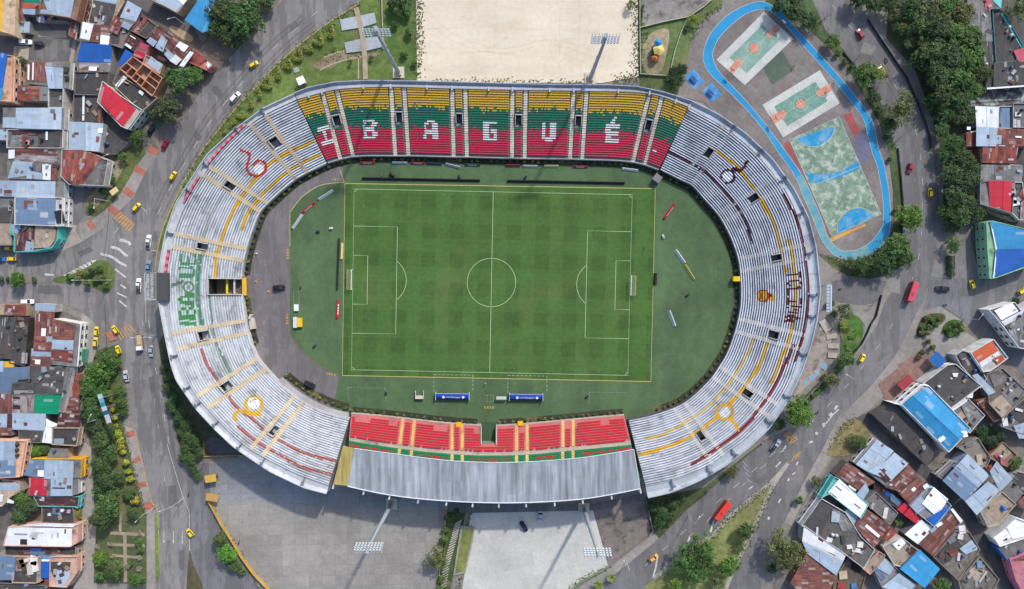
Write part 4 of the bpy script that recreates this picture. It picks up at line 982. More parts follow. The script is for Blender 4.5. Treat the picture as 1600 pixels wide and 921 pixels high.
def wtext(X, Y, c3, cen, cols):
    cols[(X > 277) & (X < 308) & (Y > 395) & (Y < 510) & (cols.max(1) - cols.min(1) < .08)] *= np.array([.84, .97, .88])
    for ch, yc, wd, x0 in (('I', 506, 6, 281), ('B', 490.5, 20, 280), ('A', 468.5, 20, 278), ('U', 426.5, 19, 279), ('E', 405.5, 18, 281)):
        u = (yc + wd / 2 - Y) / wd; v = (X - x0) / 26
        if ch == 'I': ok = (u >= 0) & (u < 1) & (v >= 0) & (v < 1); cols[ok] = C(88, 148, 104); continue
        ok = (u >= 0) & (u < 1) & (v >= 0) & (v < 1)
        for i in np.where(ok)[0]:
            g7 = FONT5[ch][min(6, int(v[i] * 7))]; k = int(u[i] * 5)
            if g7[k] == '1' or (k in (1,) and g7[0] == '1' and g7[1] == '0' and ch in 'BU'): cols[i] = C(76, 146, 92) if ch in 'BA' else C(92, 146, 116)
    D = np.hypot(X - 294.5, Y - 449); cols[(D < 9.5) & (D > 6)] = C(120, 138, 126); cols[D < 3.2] = C(140, 160, 146)
    m_ = (np.abs((X - 270) * 0.35 + (Y - 446) - 0) < 2.6) & (X > 268) & (X < 287); cols[m_] = C(118, 134, 122)
    return cols
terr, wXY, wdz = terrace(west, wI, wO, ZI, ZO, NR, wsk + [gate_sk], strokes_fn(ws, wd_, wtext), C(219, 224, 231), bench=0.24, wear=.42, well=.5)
for s in wsk: pit(west, wXY, wdz, ZI, *s, ZI + wdz * 15 - 1.4, wall=C(196, 196, 196))
gp = pit(west, wXY, wdz, ZI, *gate_sk, 0.16, name='players_gateway', wall=C(120, 110, 104), floorc=C(120, 112, 108))
# the gate way: rails, yellow kerbs, arch
for q, w2 in (('331,435 378,435', 0.5), ('331,461.5 384,461.5', 0.9)):
    mb = MB(); a, b = [np.array(P2(*z, 1.0)) for z in px(q)]
    c_ = (a + b) / 2; mb.box(c_[0], c_[1], 0.2, np.hypot(*(b - a)), w2, 1.0, atan2(*(b - a)[::-1])); mb.build('gateway_kerb', 'plain', C(222, 176, 104), west)
for x_, w2, c_ in ((354.5, 0.7, C(240, 216, 40)), (366, 0.6, C(206, 200, 204))):
    a = P2(x_, 448, 3.0); mb = MB(); mb.box(a[0], a[1], 2.6, w2, 5.6, 0.4); mb.box(a[0], a[1] - 2.7, 0.2, 0.4, 0.3, 2.5); mb.box(a[0], a[1] + 2.7, 0.2, 0.4, 0.3, 2.5)
    mb.build('gateway_beam', 'plain', c_, west)
a = P2(382, 448, 2.0); mb = MB(); mb.box(a[0], a[1], 1.9, 1.6, 6.6, 0.35); mb.box(a[0], a[1] - 3.1, 0.16, 1.2, 0.3, 1.8); mb.box(a[0], a[1] + 3.1, 0.16, 1.2, 0.3, 1.8)
mb.build('gateway_arch', 'plain', C(236, 182, 62), west)
for a_, b_ in WTUN:
    for k in (a_, b_):
        stair(west, wI[wk[k]], wO[wk[k]], ZI, ZO, NR, 1.5, C(222, 202, 164) if k > 2 else C(206, 188, 160), lift=0.2)
wR = rim(west, wI, wO, ZO, RIMW, C(202, 206, 211), 0.5, 13.4, 0.2)
front_wall(west, wI[:gate_sk[0]], ZI, C(176, 176, 176), h=0.6); front_wall(west, wI[gate_sk[1]:], ZI, C(206, 206, 206), h=0.6)
for k, f in ((1, 0.0), (2, 0.5), (4, 0), (5, 0.6), (7, 0), (12, 0.2), (13, 0.5), (14, 0.5), (15, 0.5), (16, 0.6), (18, 0.1), (19, 0.3)):
    s = wk[k] + int((wk[min(k + 1, len(wk) - 1)] - wk[k]) * f)
    d = wO[s] - wI[s]; d = d / np.hypot(*d); a = atan2(d[1], d[0]); b = wO[s] + d * 1.3; mb = MB()
    mb.box(b[0], b[1], ZO + 0.2, 2.4, 0.3, 1.0, a); mb.box(b[0] + d[0] * .8, b[1] + d[1] * .8, ZO + 1.2, 0.4, 1.2, 0.8, a)
    mb.build('rail_bracket', 'steel', C(120, 130, 142), west)
# red lettered boards standing on the rim
for k0, k1, c_ in ((2, 4, C(196, 150, 158)), (5, 6, C(176, 130, 140)), (8, 9, C(226, 150, 166))):
    mb = MB()
    for s in range(wk[k0] + 2, wk[k1] - 1):
        d = wO[s] - wI[s]; d = d / np.hypot(*d); p0, p1 = wO[s] + d * 0.55, wO[s + 1] + d * 0.55
        mb.add([(*p0, ZO + 0.12), (*p1, ZO + 0.12), (*p1, ZO + 1.0), (*p0, ZO + 1.0), (*(p0 + d * .9), ZO + 0.75), (*(p1 + d * .9), ZO + 0.75)], [(0, 1, 2, 3), (3, 2, 5, 4)], (s // 2) % 2)
    me = mb.me(['line', 'line']); me.materials[1] = M['redpaint'] if 'redpaint' in M else M['line']
    link('lettered_board', me, None, c_, west)
# gate box on the outside of the west stand, with its sign frame over the road
gb = MB(); a, b = np.array(P2(244.5, 426.5, 14.2)), np.array(P2(262.6, 470.5, 14.2))
gb.box((a[0] + b[0]) / 2, (a[1] + b[1]) / 2, 0, b[0] - a[0], a[1] - b[1], 14.2)
gb.build('gate_tower', 'fibre', C(98, 98, 102), west)
gate_sign = thing('stadium_sign', 'open metal sign frame with white letters before the grey gate tower', 'sign')
a, b = np.array(P2(226, 427, 12.0)), np.array(P2(246, 469, 12.0)); mb = MB()
for p0, p1 in (((a[0], a[1]), (b[0] - 0.25, a[1])), ((a[0], b[1]), (b[0] - 0.25, b[1])), ((a[0], a[1]), (a[0], b[1]))):
    mb.tube([(*p0, 12.0), (*p1, 12.0)], 0.12, 5)
for yy in (a[1], b[1]): mb.tube([(b[0] - 0.25, yy, 9.0), (a[0], yy, 12.0)], 0.09, 5)
mb.build('sign_frame', 'steel', C(190, 194, 200), gate_sign)
for i, (tx, ln) in enumerate((('MURILLO TORO', 1.0), ('ESTADIO MANUEL', 2.55))):
    me = text_mesh(tx, 1.15, 'line'); o = link('sign_lettering', me, None, C(224, 228, 234), gate_sign)
    xs = [v.co.x for v in me.vertices]; sc_ = 8.9 / (max(xs) - min(xs))
    o.scale = (sc_, 1.25, 1); o.rotation_euler = (0, 0, -pi / 2); o.location = (a[0] + ln, (a[1] + b[1]) / 2, 12.05)
# ---------------------------------------------------------------- south stand (red seats and roof)
south = thing('grandstand', 'covered grandstand with red seats in front and a weathered grey roof behind', 'grandstand', group='stands of the football ground')
fr = px('549,646.5 590,650 630,654.3 670,659 708.5,662.6 745,665.3 752,665.7 775.5,665.7 800,664.6 840,661.6 884,657.4 930,653 975,649')
bk = px('545.6,682 585,688.5 625,694.3 667,699.5 708.5,703 745,705 752,705.2 775.5,705.2 800,704.8 840,702.6 884,698.3 930,694 985,688.5')
SZ0, SZ1, SN = 1.5, 5.7, 10
I_, O_, sk = catpairs(list(zip([b[:2] for b in bk], [f[:2] for f in fr])), SZ0, SZ1, 0.56)
sI, sO = I_, O_
notch = (sk[6], sk[7], 0, 7)
terr, sXY, sdz = terrace(south, sI, sO, SZ0, SZ1, SN, [notch], None, C(206, 120, 118))
pit(south, sXY, sdz, SZ0, *notch, 0.2, name='tunnel_mouth', wall=C(120, 140, 120), front=False)
notch_floor = surf('tunnel_turf', '752.5,660 775,660 775,692 752.5,692', 0, 'turf', C(70, 98, 66), z=0.24, kind=None, parent=south)
front_wall(south, sI[:notch[0] + 1], SZ0, C(190, 182, 172), h=0.35); front_wall(south, sI[notch[1]:], SZ0, C(190, 182, 172), h=0.35)
D_ = sO - sI; U_ = D_ / np.hypot(*D_.T)[:, None]
wkA, wkB = sO, sO + U_ * 1.6
mb = MB()
for s in range(len(sO) - 1):
    mb.add([(*wkA[s], SZ1), (*wkA[s + 1], SZ1), (*wkB[s + 1], SZ1), (*wkB[s], SZ1)], [(0, 1, 2, 3)] if True else [])
me = mb.me('rim'); 
if me.polygons[0].normal.z < 0: me.flip_normals()
link('walkway', me, None, C(204, 186, 172), south)
UN = 15; uI, uO = wkB, wkB + U_ * 12.0
terr, uXY, udz = terrace(south, uI, uO, SZ1, 12.2, UN, [], None, C(60, 140, 96), name='upper_terrace')
sa = []
for a_, b_ in (('631,655 625.5,695', '624,700 623.5,712'), ('647,657 641,697', '640,702 639,713'), ('706.5,663 703.5,704', '703,709 702,720'), ('722,664 719,705', '718.5,710 718,721'), ('808,664.5 806.5,704.5', '807,709 808,720'), ('823,663.3 822,704', '822,709 823,719.5'), ('880,658 884,698.5', '885,703 886,714'), ('896,656.5 900,697', '901,701 902,712')):
    q = px(a_); s = int(np.argmin(np.hypot(*(sI - np.array(P2(*q[0], SZ0))).T)))
    sa.append(s)
    stair(south, sI[s], sO[s], SZ0, SZ1, SN, 1.1, C(242, 200, 120)); stair(south, uI[s], uO[s], SZ1, 12.2, UN, 1.1, C(242, 206, 130), 0, 8)
sred, sgrn = MB(), MB()
gaps = [(sk[0] + 3, 10), (sk[1] + 8, 6), (sk[3] + 4, 10), (sk[4] + 14, 5), (sk[8] + 4, 8), (sk[9] + 18, 9), (sk[10] + 24, 7), (sk[11] + 22, 10)]
for r in range(1, SN):
    for s in range(1, len(sI) - 2):
        if any(abs(s + 0.5 - a) < 1.75 for a in sa) or (notch[0] - 1 <= s <= notch[1] and r < 8): continue
        if r < 3 and any(g0 <= s < g0 + ln for g0, ln in gaps): continue
        if r == SN - 1 and rng.random() < 0.12: continue
        p = (sXY[s, r] + sXY[s + 1, r]) / 2; u = sXY[s + 1, r] - sXY[s, r]; L = np.hypot(*u)
        seat_box(sred, p + U_[s] * 0.2, u / L, U_[s], SZ0 + sdz * (r + 1), L * 0.97, .56)
for r in range(0, UN):
    for s in range(1, len(sI) - 2):
        if any(abs(s + 0.5 - a) < 1.75 for a in sa): continue
        p = (uXY[s, r] + uXY[s + 1, r]) / 2; u = uXY[s + 1, r] - uXY[s, r]; L = np.hypot(*u)
        red_ = (r == 1 and rng.random() < 0.75) or (r == 2 and rng.random() < 0.3)
        inner_ = any(abs(s - (sa[i] + sa[i + 1]) / 2) < 9 for i in (0, 2, 4, 6))
        if inner_: red_ = False
        seat_box(sred if red_ else sgrn, p + U_[s] * 0.15, u / L, U_[s], SZ1 + udz * (r + 1), L * 0.97, .56)
for mb, c_, lb in ((sred, C(214, 44, 62), 'red plastic seats'), (sgrn, C(40, 138, 92), 'green plastic seats under the roof edge')):
    o = mb.build('seating', 'seat', None, south); o['kind'] = 'stuff'; o['label'] = lb; setcol(o.data, 'Col', np.tile(c_, (len(o.data.polygons), 1)))
# roof
RZF, RZB = 13.6, 14.4
rt = cr(px('553.4,701 590,706 627.7,711 668,716.5 708.5,720.5 754,722.6 799.7,722.8 850,720.5 904,716 947,710 990,702.5'), 5)
rb_ = cr(px('543,760 576,767.5 609.5,773.8 654,779.5 698,783 749,785.5 800,786 855,784.2 910,780 955,773 1000,764'), 5)
mb = MB()
for i in range(len(rt) - 1):
    a, b, c_, d = P(*rt[i], RZF), P(*rt[i + 1], RZF), P(*rb_[i + 1], RZB), P(*rb_[i], RZB)
    mb.add([a, b, c_, d, (*a[:2], RZF - .25), (*b[:2], RZF - .25), (*c_[:2], RZB - .25), (*d[:2], RZB - .25)], [(3, 2, 1, 0), (4, 5, 6, 7), (0, 1, 5, 4), (2, 3, 7, 6)])
roof = mb.build('roof', 'standroof', C(166, 173, 183), south)
mb = MB(); q = px('536,697 553,701 543,759.5 521,757'); q3 = [P(*p, RZF - 0.05 if i < 2 else RZB - 0.05) for i, p in enumerate(q)]
mb.add([(*p[:2], p[2] - 0.25) for p in q3] + q3, [(0, 1, 2, 3), (7, 6, 5, 4), (0, 4, 5, 1), (1, 5, 6, 2), (2, 6, 7, 3), (3, 7, 4, 0)])
link('roof_panel', mb.me('standroof'), None, C(186, 166, 96), south)['label'] = 'yellow weathered roof end panel'
# gutter edge in white and roof beams
mb = MB()
for i in range(len(rt) - 1): mb.tube([P(*rt[i], RZF + 0.02), P(*rt[i + 1], RZF + 0.02)], 0.16, 5)
mb.build('front_gutter', 'steel', C(206, 220, 230), south)
mb = MB()
for i in range(len(rb_) - 1): mb.tube([P(*rb_[i], RZB + 0.02), P(*rb_[i + 1], RZB + 0.02)], 0.22, 5)
mb.build('back_gutter', 'steel', C(216, 224, 232), south)
bf, bt = np.array(rt), np.array(rb_)
for x_ in (524, 570, 612, 654, 698, 741, 783, 824, 868, 910, 952, 998):
    i = int(np.argmin(np.abs(bt[:, 0] - x_))); a, b = np.array(P(*bf[i], RZF - 0.6)), np.array(P(*bt[i], RZB - 0.6))
    if x_ == 524: a, b = np.array(P(537, 699, RZF - .6)), np.array(P(521.5, 757, RZB - .6))
    d = (b - a) / np.hypot(*(b - a)[:2]); e = b + d * 1.6; mb = MB()
    mb.tube([tuple(a), tuple(b)], 0.22, 6); mb.tube([tuple(b), tuple(e)], [0.3, 0.36], 6); mb.tube([tuple(e), (e[0], e[1], 0.0)], 0.32, 6)
    mb.build('roof_beam', 'rim', C(208, 208, 206), south)
# back wall of the stand building
mb = MB(); bw = [np.array(P2(*q, RZB)) for q in rb_]; A0 = [b - U_[min(len(U_) - 1, int(i / len(bw) * len(U_)))] * 1.4 for i, b in enumerate(bw)]
for i in range(len(A0) - 1): mb.add([(*A0[i], 0), (*A0[i + 1], 0), (*A0[i + 1], 12.4), (*A0[i], 12.4)], [(0, 1, 2, 3)])
mb.build('back_wall', 'dirtywall', C(150, 150, 148), south)
# yellow stewards' boxes at the front rail
for x_, y_ in ((717, 664), (813, 662)):
    a = P2(x_, y_, 2.2); b = tag(MB(), None) if False else MB(); b.box(a[0], a[1], 0.15, 1.7, 1.3, 2.1); b.box(a[0], a[1], 2.25, 2.0, 1.6, 0.12)
    o = b.build('steward_box', 'plain', C(248, 190, 20)); tag(o, 'small yellow steward box at the front of the red seats, ' + ('west of the tunnel' if x_ < 750 else 'east of the tunnel'), 'booth')
a = P2(1149, 436, 2.6); b = MB(); b.box(a[0] + .6, a[1], 0.15, 2.4, 1.5, 2.4); b.box(a[0] + .6, a[1], 2.55, 2.7, 1.8, 0.12)
tag(b.build('steward_box', 'plain', C(248, 206, 30)), 'small yellow box at the foot of the striped curved stand', 'booth')
# small grey box and ramp in the corners of the bowl
a = P2(1027, 279, 2.0); b = MB(); b.box(a[0], a[1], 0.15, 2.6, 2.4, 2.2, radians(-35)); b.box(a[0], a[1], 2.35, 2.9, 2.7, 0.15, radians(-35))
tag(b.build('equipment_box', 'dirtywall', C(138, 132, 138)), 'small grey hut in the bowl corner below the last red seats', 'hut')
a = P2(393, 506, 1.8); b = MB(); b.box(a[0], a[1], 0.15, 2.0, 4.2, 1.4, radians(8)); b.box(a[0] - 0.4, a[1] + 2.6, 0.15, 0.8, 1.6, 2.3, radians(-20))
tag(b.build('guard_booth', 'dirtywall', C(214, 206, 190)), 'cream walled ramp hut at the edge of the dark apron', 'hut')
# curved pale moat roof beside the lower corner of the white stand
mb = MB(); q0 = cr(px('440,590 462,610 495,630 520,640 545,646'), 5); q1 = cr(px('433,598 458,620 492,640 520,648 545,654'), 5)
for i in range(len(q0) - 1):
    a, b, c_, d = P(*q0[i], 1.6), P(*q0[i + 1], 1.6), P(*q1[i + 1], 2.2), P(*q1[i], 2.2)
    mb.add([a, b, c_, d, (*a[:2], 0), (*b[:2], 0)], [(0, 1, 2, 3), (0, 4, 5, 1)])
me = mb.me('rim')
link('moat_roof', me, None, C(170, 168, 170), west)
# ---------------------------------------------------------------- floodlight masts
def mast(bx, by, label, arm, h=44.0, tilt=0.9):
    b0 = P2(bx, by); t = thing('floodlight_mast', label, 'floodlight', (*b0, 0.0), 0, 'floodlight masts round the football ground')
    m = MB(); m.box(0, 0, 0, 4.2, 4.2, 0.5); m.box(0, 0, 0.5, 2.2, 2.2, 1.0); m.build('plinth', 'pave', C(214, 206, 190), t)
    m = MB(); m.tube([(0, 0, 1.4), (0, 0, h * 0.5), (0, 0, h)], [0.85, 0.62, 0.42], 12); m.build('pole', 'steel', C(168, 176, 184), t)
    m = MB(); face = atan2(-b0[1], -b0[0]); sg = 1 if b0[1] < 0 else -1
    for k in range(4):
        z = h - 3.4 + k * 1.05; y = sg * (0.4 + k * -0.3)
        m.tube([(-arm / 2, y, z), (arm / 2, y, z)], 0.1, 5)
    for x in np.linspace(-arm / 2, arm / 2, 9):
        m.tube([(x, sg * 0.65, h - 4.4), (x, sg * -1.15, h + 0.2)], 0.07, 4)
    m.box(0, -sg * 0.7, h - 4.8, 0.9, 1.4, 4.6)
    m.build('head_frame', 'steel', C(176, 192, 204), t)
    lm = MB(); lm.box(0, 0, -0.28, 0.5, 0.3, 0.56, 0, 0, 1.1, 1.0); lm.box(0, 0.17 * sg, -0.24, 0.42, 0.05, 0.46, 0, 1)
    lme = lm.me(['steel', 'lampglass'])
    for k in range(4):
        for x in np.linspace(-arm / 2 + 0.4, arm / 2 - 0.4, 9):
            o = link('lamp', lme, None, C(206, 216, 222), t); o.location = (x, sg * (0.62 - k * 0.3), h - 3.4 + k * 1.05); o.rotation_euler = (sg * -0.7, 0, 0)
    m = MB(); m.box(0, sg * -0.9, h * 0.5, 0.9, 0.9, 0.1)
    for k in range(24): m.box(0, sg * -0.75, 3 + k * 1.6, 0.5, 0.06, 0.06)
    m.build('ladder', 'steel', C(150, 156, 162), t)
    m = MB(); m.tube([(0, 0, h), (0, 0, h + 3.0)], 0.12, 5); m.build('lightning_rod', 'steel', C(190, 196, 200), t)
mast(623, 114, 'tall floodlight mast on a plinth at the edge of the lawn by the sandy field', 8.8)
mast(922, 123, 'tall floodlight mast standing against the sandy field, nearest the sports courts', 8.6)
mast(612, 787, 'tall floodlight mast over the dark slab car park behind the grey roof', 8.8)
mast(912, 794, 'tall floodlight mast over the pale car park behind the grey roof', 8.8)
# east gate gantry
gt = thing('gate_gantry', 'pale blue steel gantry canopy on two posts beside the striped stand and its paved entrance', 'gantry')
a, b = np.array(P2(1291.5, 447, 7.0)), np.array(P2(1299, 486, 7.0)); mb = MB()
for k in range(9):
    y = a[1] + (b[1] - a[1]) * k / 8; mb.box((a[0] + b[0]) / 2, y, 6.9, b[0] - a[0], 0.9, 0.25)
mb.build('canopy_panel', 'steel', C(172, 194, 212), gt)
mb = MB(); mb.box(b[0] - .3, (a[1] + b[1]) / 2, 6.6, 0.5, a[1] - b[1], 0.8); mb.build('sign_band', 'steel', C(206, 218, 230), gt)
for yy in (a[1], b[1]):
    mb = MB(); mb.tube([(b[0] - .6, yy, 0), (b[0] - .6, yy, 6.6)], 0.18, 6); mb.tube([(b[0] - .6, yy, 6.4), (a[0] - 4.4, yy, 9.0)], 0.12, 5); mb.build('post', 'steel', C(96, 112, 128), gt)
# ================================================================ TREES, HEDGES
frame(0, 0, 1)
def leaf_mesh(pos, nor, size, val, name='crown'):
    "small bent leaf-clump faces at given places"
    n = len(pos); v = np.zeros((n, 4, 3))
    ref = rng.normal(size=(n, 3)); t = np.cross(nor, ref); t /= np.linalg.norm(t, axis=1)[:, None] + 1e-9
    b = np.cross(nor, t)
    asp = rng.uniform(0.55, 1.0, n)[:, None]; sz = (size * rng.uniform(0.6, 1.35, n))[:, None]
    v[:, 0] = pos - t * sz * 0.6; v[:, 1] = pos - b * sz * asp * 0.5 - nor * sz * 0.12
    v[:, 2] = pos + t * sz * 0.6; v[:, 3] = pos + b * sz * asp * 0.5 - nor * sz * 0.12
    me = mesh(v.reshape(-1, 3), np.arange(n * 4).reshape(n, 4).tolist(), name)
    me.materials.append(M['leaf'])
    at = me.attributes.new('lc', 'FLOAT', 'FACE'); at.data.foreach_set('value', val.astype(np.float32))
    return me
def crown(seed, R=5.0, H=4.2, nl=2600, size=0.55, lobes=11, flat=0.75, spread=0.62, fill=1.0):
    global rng
    keep = rng; rng = np.random.default_rng(seed)
    P_, N_, V_ = [], [], []
    cs = []
    for i in range(lobes):
        a = 2 * pi * (i + rng.uniform(-.3, .3)) / lobes * (1.618 if i % 2 else 1); d = R * spread * math.sqrt(rng.random()) * (1.05 if i % 3 else 0.6)
        r = R * rng.uniform(0.26, 0.5)
        cs.append((d * cos(a), d * sin(a), H * (0.62 - 0.35 * (d / R) ** 2 + rng.uniform(-.12, .12)), r, rng.uniform(0.25, 0.75)))
    cs.append((0, 0, H * 0.7, R * 0.45, 0.5))
    per = nl // len(cs)
    for cx, cy, cz, r, br in cs:
        # clumps on each lobe
        nc = max(6, int(per / 14))
        for _ in range(nc):
            u = rng.normal(size=3); u /= np.linalg.norm(u); u[2] = abs(u[2]) if rng.random() < 0.72 else u[2]
            rr = r * rng.uniform(0.55, 1.08) * fill
            c0 = np.array([cx, cy, cz]) + u * rr * np.array([1, 1, flat])
            m = 14; q = c0 + rng.normal(size=(m, 3)) * r * np.array([0.17, 0.17, 0.12])
            nn = u * 0.9 + rng.normal(size=(m, 3)) * 0.55 + np.array([0, 0, 0.55]); nn /= np.linalg.norm(nn, axis=1)[:, None]
            P_.append(q); N_.append(nn); V_.append(np.clip(br + rng.uniform(-.25, .25) + rng.normal(size=m) * 0.13, 0, 1))
    P_, N_, V_ = np.vstack(P_), np.vstack(N_), np.concatenate(V_)
    me = leaf_mesh(P_, N_, size, V_)
    rng = keep
    return me, cs
def trunk_me(seed, cs, h0, r0=0.28):
    rd = random.Random(seed); b = MB()
    top = (rd.uniform(-.3, .3), rd.uniform(-.3, .3), h0)
    b.tube([(0, 0, 0), (0.05, 0.02, h0 * 0.5), top], [r0 * 1.3, r0, r0 * 0.8], 7)
    for cx, cy, cz, r, br in cs[::2]:
        mid = (top[0] + (cx - top[0]) * 0.5, top[1] + (cy - top[1]) * 0.5, h0 + cz * 0.35)
        b.tube([top, mid, (cx, cy, h0 + cz * 0.8)], [r0 * 0.55, r0 * 0.36, r0 * 0.1], 5)
    return b.me('bark', 'trunk')
def tree_proto(seed, H0, **k):
    me, cs = crown(seed, **k)
    for v in me.vertices: v.co.z += H0
    return me, trunk_me(seed, cs, H0)
TP = {}
for i in range(5): TP['broad%d' % i] = tree_proto(20 + i, 2.6, nl=3000, lobes=10 + i)
for i in range(2): TP['dense%d' % i] = tree_proto(40 + i, 2.2, R=5, H=5.0, nl=3600, size=0.5, lobes=15, spread=0.55, flat=0.9)
for i in range(2): TP['round%d' % i] = tree_proto(80 + i, 2.2, R=5, H=5.0, nl=4600, size=0.5, lobes=30, spread=0.66, flat=0.85)
for i in range(2): TP['sparse%d' % i] = tree_proto(50 + i, 3.0, R=5, nl=1100, size=0.48, lobes=14, spread=0.8, fill=1.15)
for i in range(2): TP['olive%d' % i] = tree_proto(60 + i, 3.0, R=5, nl=2400, size=0.42, lobes=18, spread=0.75)
for i in range(2): TP['shrub%d' % i] = tree_proto(70 + i, 0.5, R=5, H=5.5, nl=900, size=1.1, lobes=6, spread=0.45)
def bare_me(seed):
    rd = random.Random(seed); b = MB()
    def br(p, d, L, r, k):
        q = p + d * L; b.tube([tuple(p), tuple((p + q) / 2 + Vector((rd.uniform(-.1, .1), rd.uniform(-.1, .1), 0)) * L), tuple(q)], [r, r * .8, r * .6], 5 if k < 2 else 3, 0, False)
        if k < 4:
            for _ in range(3 if k else 5):
                a = rd.uniform(0, 2 * pi); e = Vector((cos(a), sin(a), 0)) * rd.uniform(.5, 1.1) + d * 0.7; e.z = max(e.z, rd.uniform(.05, .3)); e.normalize()
                br(q, e, L * rd.uniform(.55, .8), r * .55, k + 1)
    br(Vector((0, 0, 0)), Vector((0.05, 0, 1)), 2.6, 0.22, 0)
    return b.me('twig', 'branches')
M['twig'] = mk('bare twigs', src=C(150, 140, 132, 0.6))
TB = [bare_me(3), bare_me(9)]
def palm_me(seed, nf=16, L=3.4):
    rd = random.Random(seed); P_ = []; fs = []; lc = []
    for i in range(nf):
        a = 2 * pi * i / nf + rd.uniform(-.15, .15); el = rd.uniform(0.1, 0.9); l_ = L * rd.uniform(.8, 1.1); br_ = rd.random()
        for k in range(9):
            t0, t1 = k / 9, (k + 1) / 9
            for sg in (-1, 1):
                def pt_(t, off, drop=0.0):
                    r = l_ * t; z = sin(el) * r - 0.11 * r * r * 0.9 + 0.0
                    return (cos(a) * r - sin(a) * off, sin(a) * r + cos(a) * off, 4.0 + z - drop)
                w0 = 0.62 * (1 - abs(t0 - 0.35) * 1.1) * l_ / 3.4
                k0 = len(P_); P_ += [pt_(t0, 0), pt_(t0 + 0.07, sg * w0, 0.25), pt_(t1 + 0.07, sg * w0 * .92, 0.25), pt_(t0 + 0.075, 0)]
                fs.append((k0, k0 + 1, k0 + 2, k0 + 3)); lc.append(0.3 + 0.5 * br_)
    me = mesh(P_, fs, 'crown'); me.materials.append(M['leaf'])
    at = me.attributes.new('lc', 'FLOAT', 'FACE'); at.data.foreach_set('value', np.array(lc, np.float32))
    b = MB(); b.tube([(0, 0, 0), (0.1, 0.05, 2), (0, 0, 4.05)], [0.3, 0.2, 0.17], 7)
    return me, b.me('bark', 'trunk')
TP['palm0'] = palm_me(1); TP['palm1'] = palm_me(2, 20, 3.0)
LEAFC = {'dark': (0.064, 0.11, 0.04), 'mid': (0.085, 0.155, 0.042), 'bright': (0.11, 0.22, 0.036), 'olive': (0.125, 0.145, 0.058), 'yellow': (0.34, 0.34, 0.05), 'lime': (0.20, 0.23, 0.05), 'grey': (0.26, 0.26, 0.22), 'deep': (0.034, 0.066, 0.03)}
TN = [0]
def tree(x, y, r, kind, colr, label, group=None, cat='tree', name='tree'):
    "x, y: crown centre in the photo; r: crown radius in photo pixels"
    TN[0] += 1; rd = random.Random(TN[0] * 7 + 1)
    R = r * MPP * 1.2; s = R / 5.0 * rd.uniform(0.96, 1.04)
    hc = 4.2 * s if kind != 'shrub' else 1.2 * s
    pos = P2(x, y, hc)
    t = thing(name, label, cat, (*pos, 0.0), rd.uniform(0, 6.28), group)
    sz = s * rd.uniform(0.85, 1.1)
    t.scale = (s, s, sz)
    c_ = tuple(v * rd.uniform(0.88, 1.12) for v in LEAFC[colr])
    if kind == 'bare':
        t.scale = (s * 0.85, s * 0.85, sz); link('branches', TB[TN[0] % 2], None, None, t)
        return t
    keys = [k for k in TP if k.startswith(kind)]
    me, tm = TP[rd.choice(keys)]
    link('crown', me, None, c_, t); link('trunk', tm, None, None, t)
    return t
def trees(lst, label, group, kind='broad', colr='mid', name='tree', cat='tree'):
    for q in lst.split():
        v = q.split(','); k = v[3] if len(v) > 3 and v[3] else kind; c_ = v[4] if len(v) > 4 else colr
        tree(float(v[0]), float(v[1]), float(v[2]), k, c_, label, group, cat, name)
# north-west corner
trees('350,18,24 380,32,26 362,52,20 340,44,15 396,12,16', 'dark leafy street tree of the clump beside the bright blue roof', 'street trees beside the blue roof', 'broad', 'dark')
tree(415, 3, 14, 'broad', 'dark', 'lone tree at the kerb where the wide avenue leaves the top of the photo')
tree(282, 126, 23, 'broad', 'mid', 'big green tree in front of the salmon terrace by the avenue')
tree(304, 116, 14, 'broad', 'mid', 'smaller green tree touching the big one by the salmon terrace')
tree(262, 172, 21, 'dense', 'dark', 'dark round tree beside the black-roofed house at the avenue')
tree(245, 180, 12, 'broad', 'dark', 'low dark tree behind the parked black car')
trees('22,101,8 27,112,8 35,96,8', 'small dark tree in the yard between the bright blue roof and the rusty roofs', 'yard trees by the far blue roof', 'broad', 'dark')
tree(16, 176, 9, 'broad', 'dark', 'small tree squeezed beside the pale gabled roof')
tree(214, 214, 12, 'broad', 'dark', 'tree on the slope below the house with the green window front')
trees('178,283,8,shrub 196,246,9,shrub 164,300,8,shrub 146,322,7,shrub', 'low bush on the grass slope below the brick red roof', 'bushes on the slope', 'shrub', 'mid', 'bush', 'bush')
tree(30, 438, 12, 'round', 'mid', 'round tree on the median of the side street')
trees('5,436,6 56,437,5 14,437,5', 'clipped shrub on the median of the side street', 'median shrubs', 'shrub', 'dark', 'bush', 'bush')
for i, (x, y, c_) in enumerate(((112, 432, 'mid'), (124, 436, 'olive'), (136, 430, 'mid'), (146, 424, 'dark'), (158, 420, 'mid'), (164, 434, 'olive'), (152, 438, 'dark'), (140, 444, 'mid'), (168, 446, 'mid'), (126, 426, 'lime'))):
    tree(x, y, 7, 'shrub', c_, 'mixed shrub in the planted traffic island at the side street mouth', 'island shrubs', 'bush', 'bush')
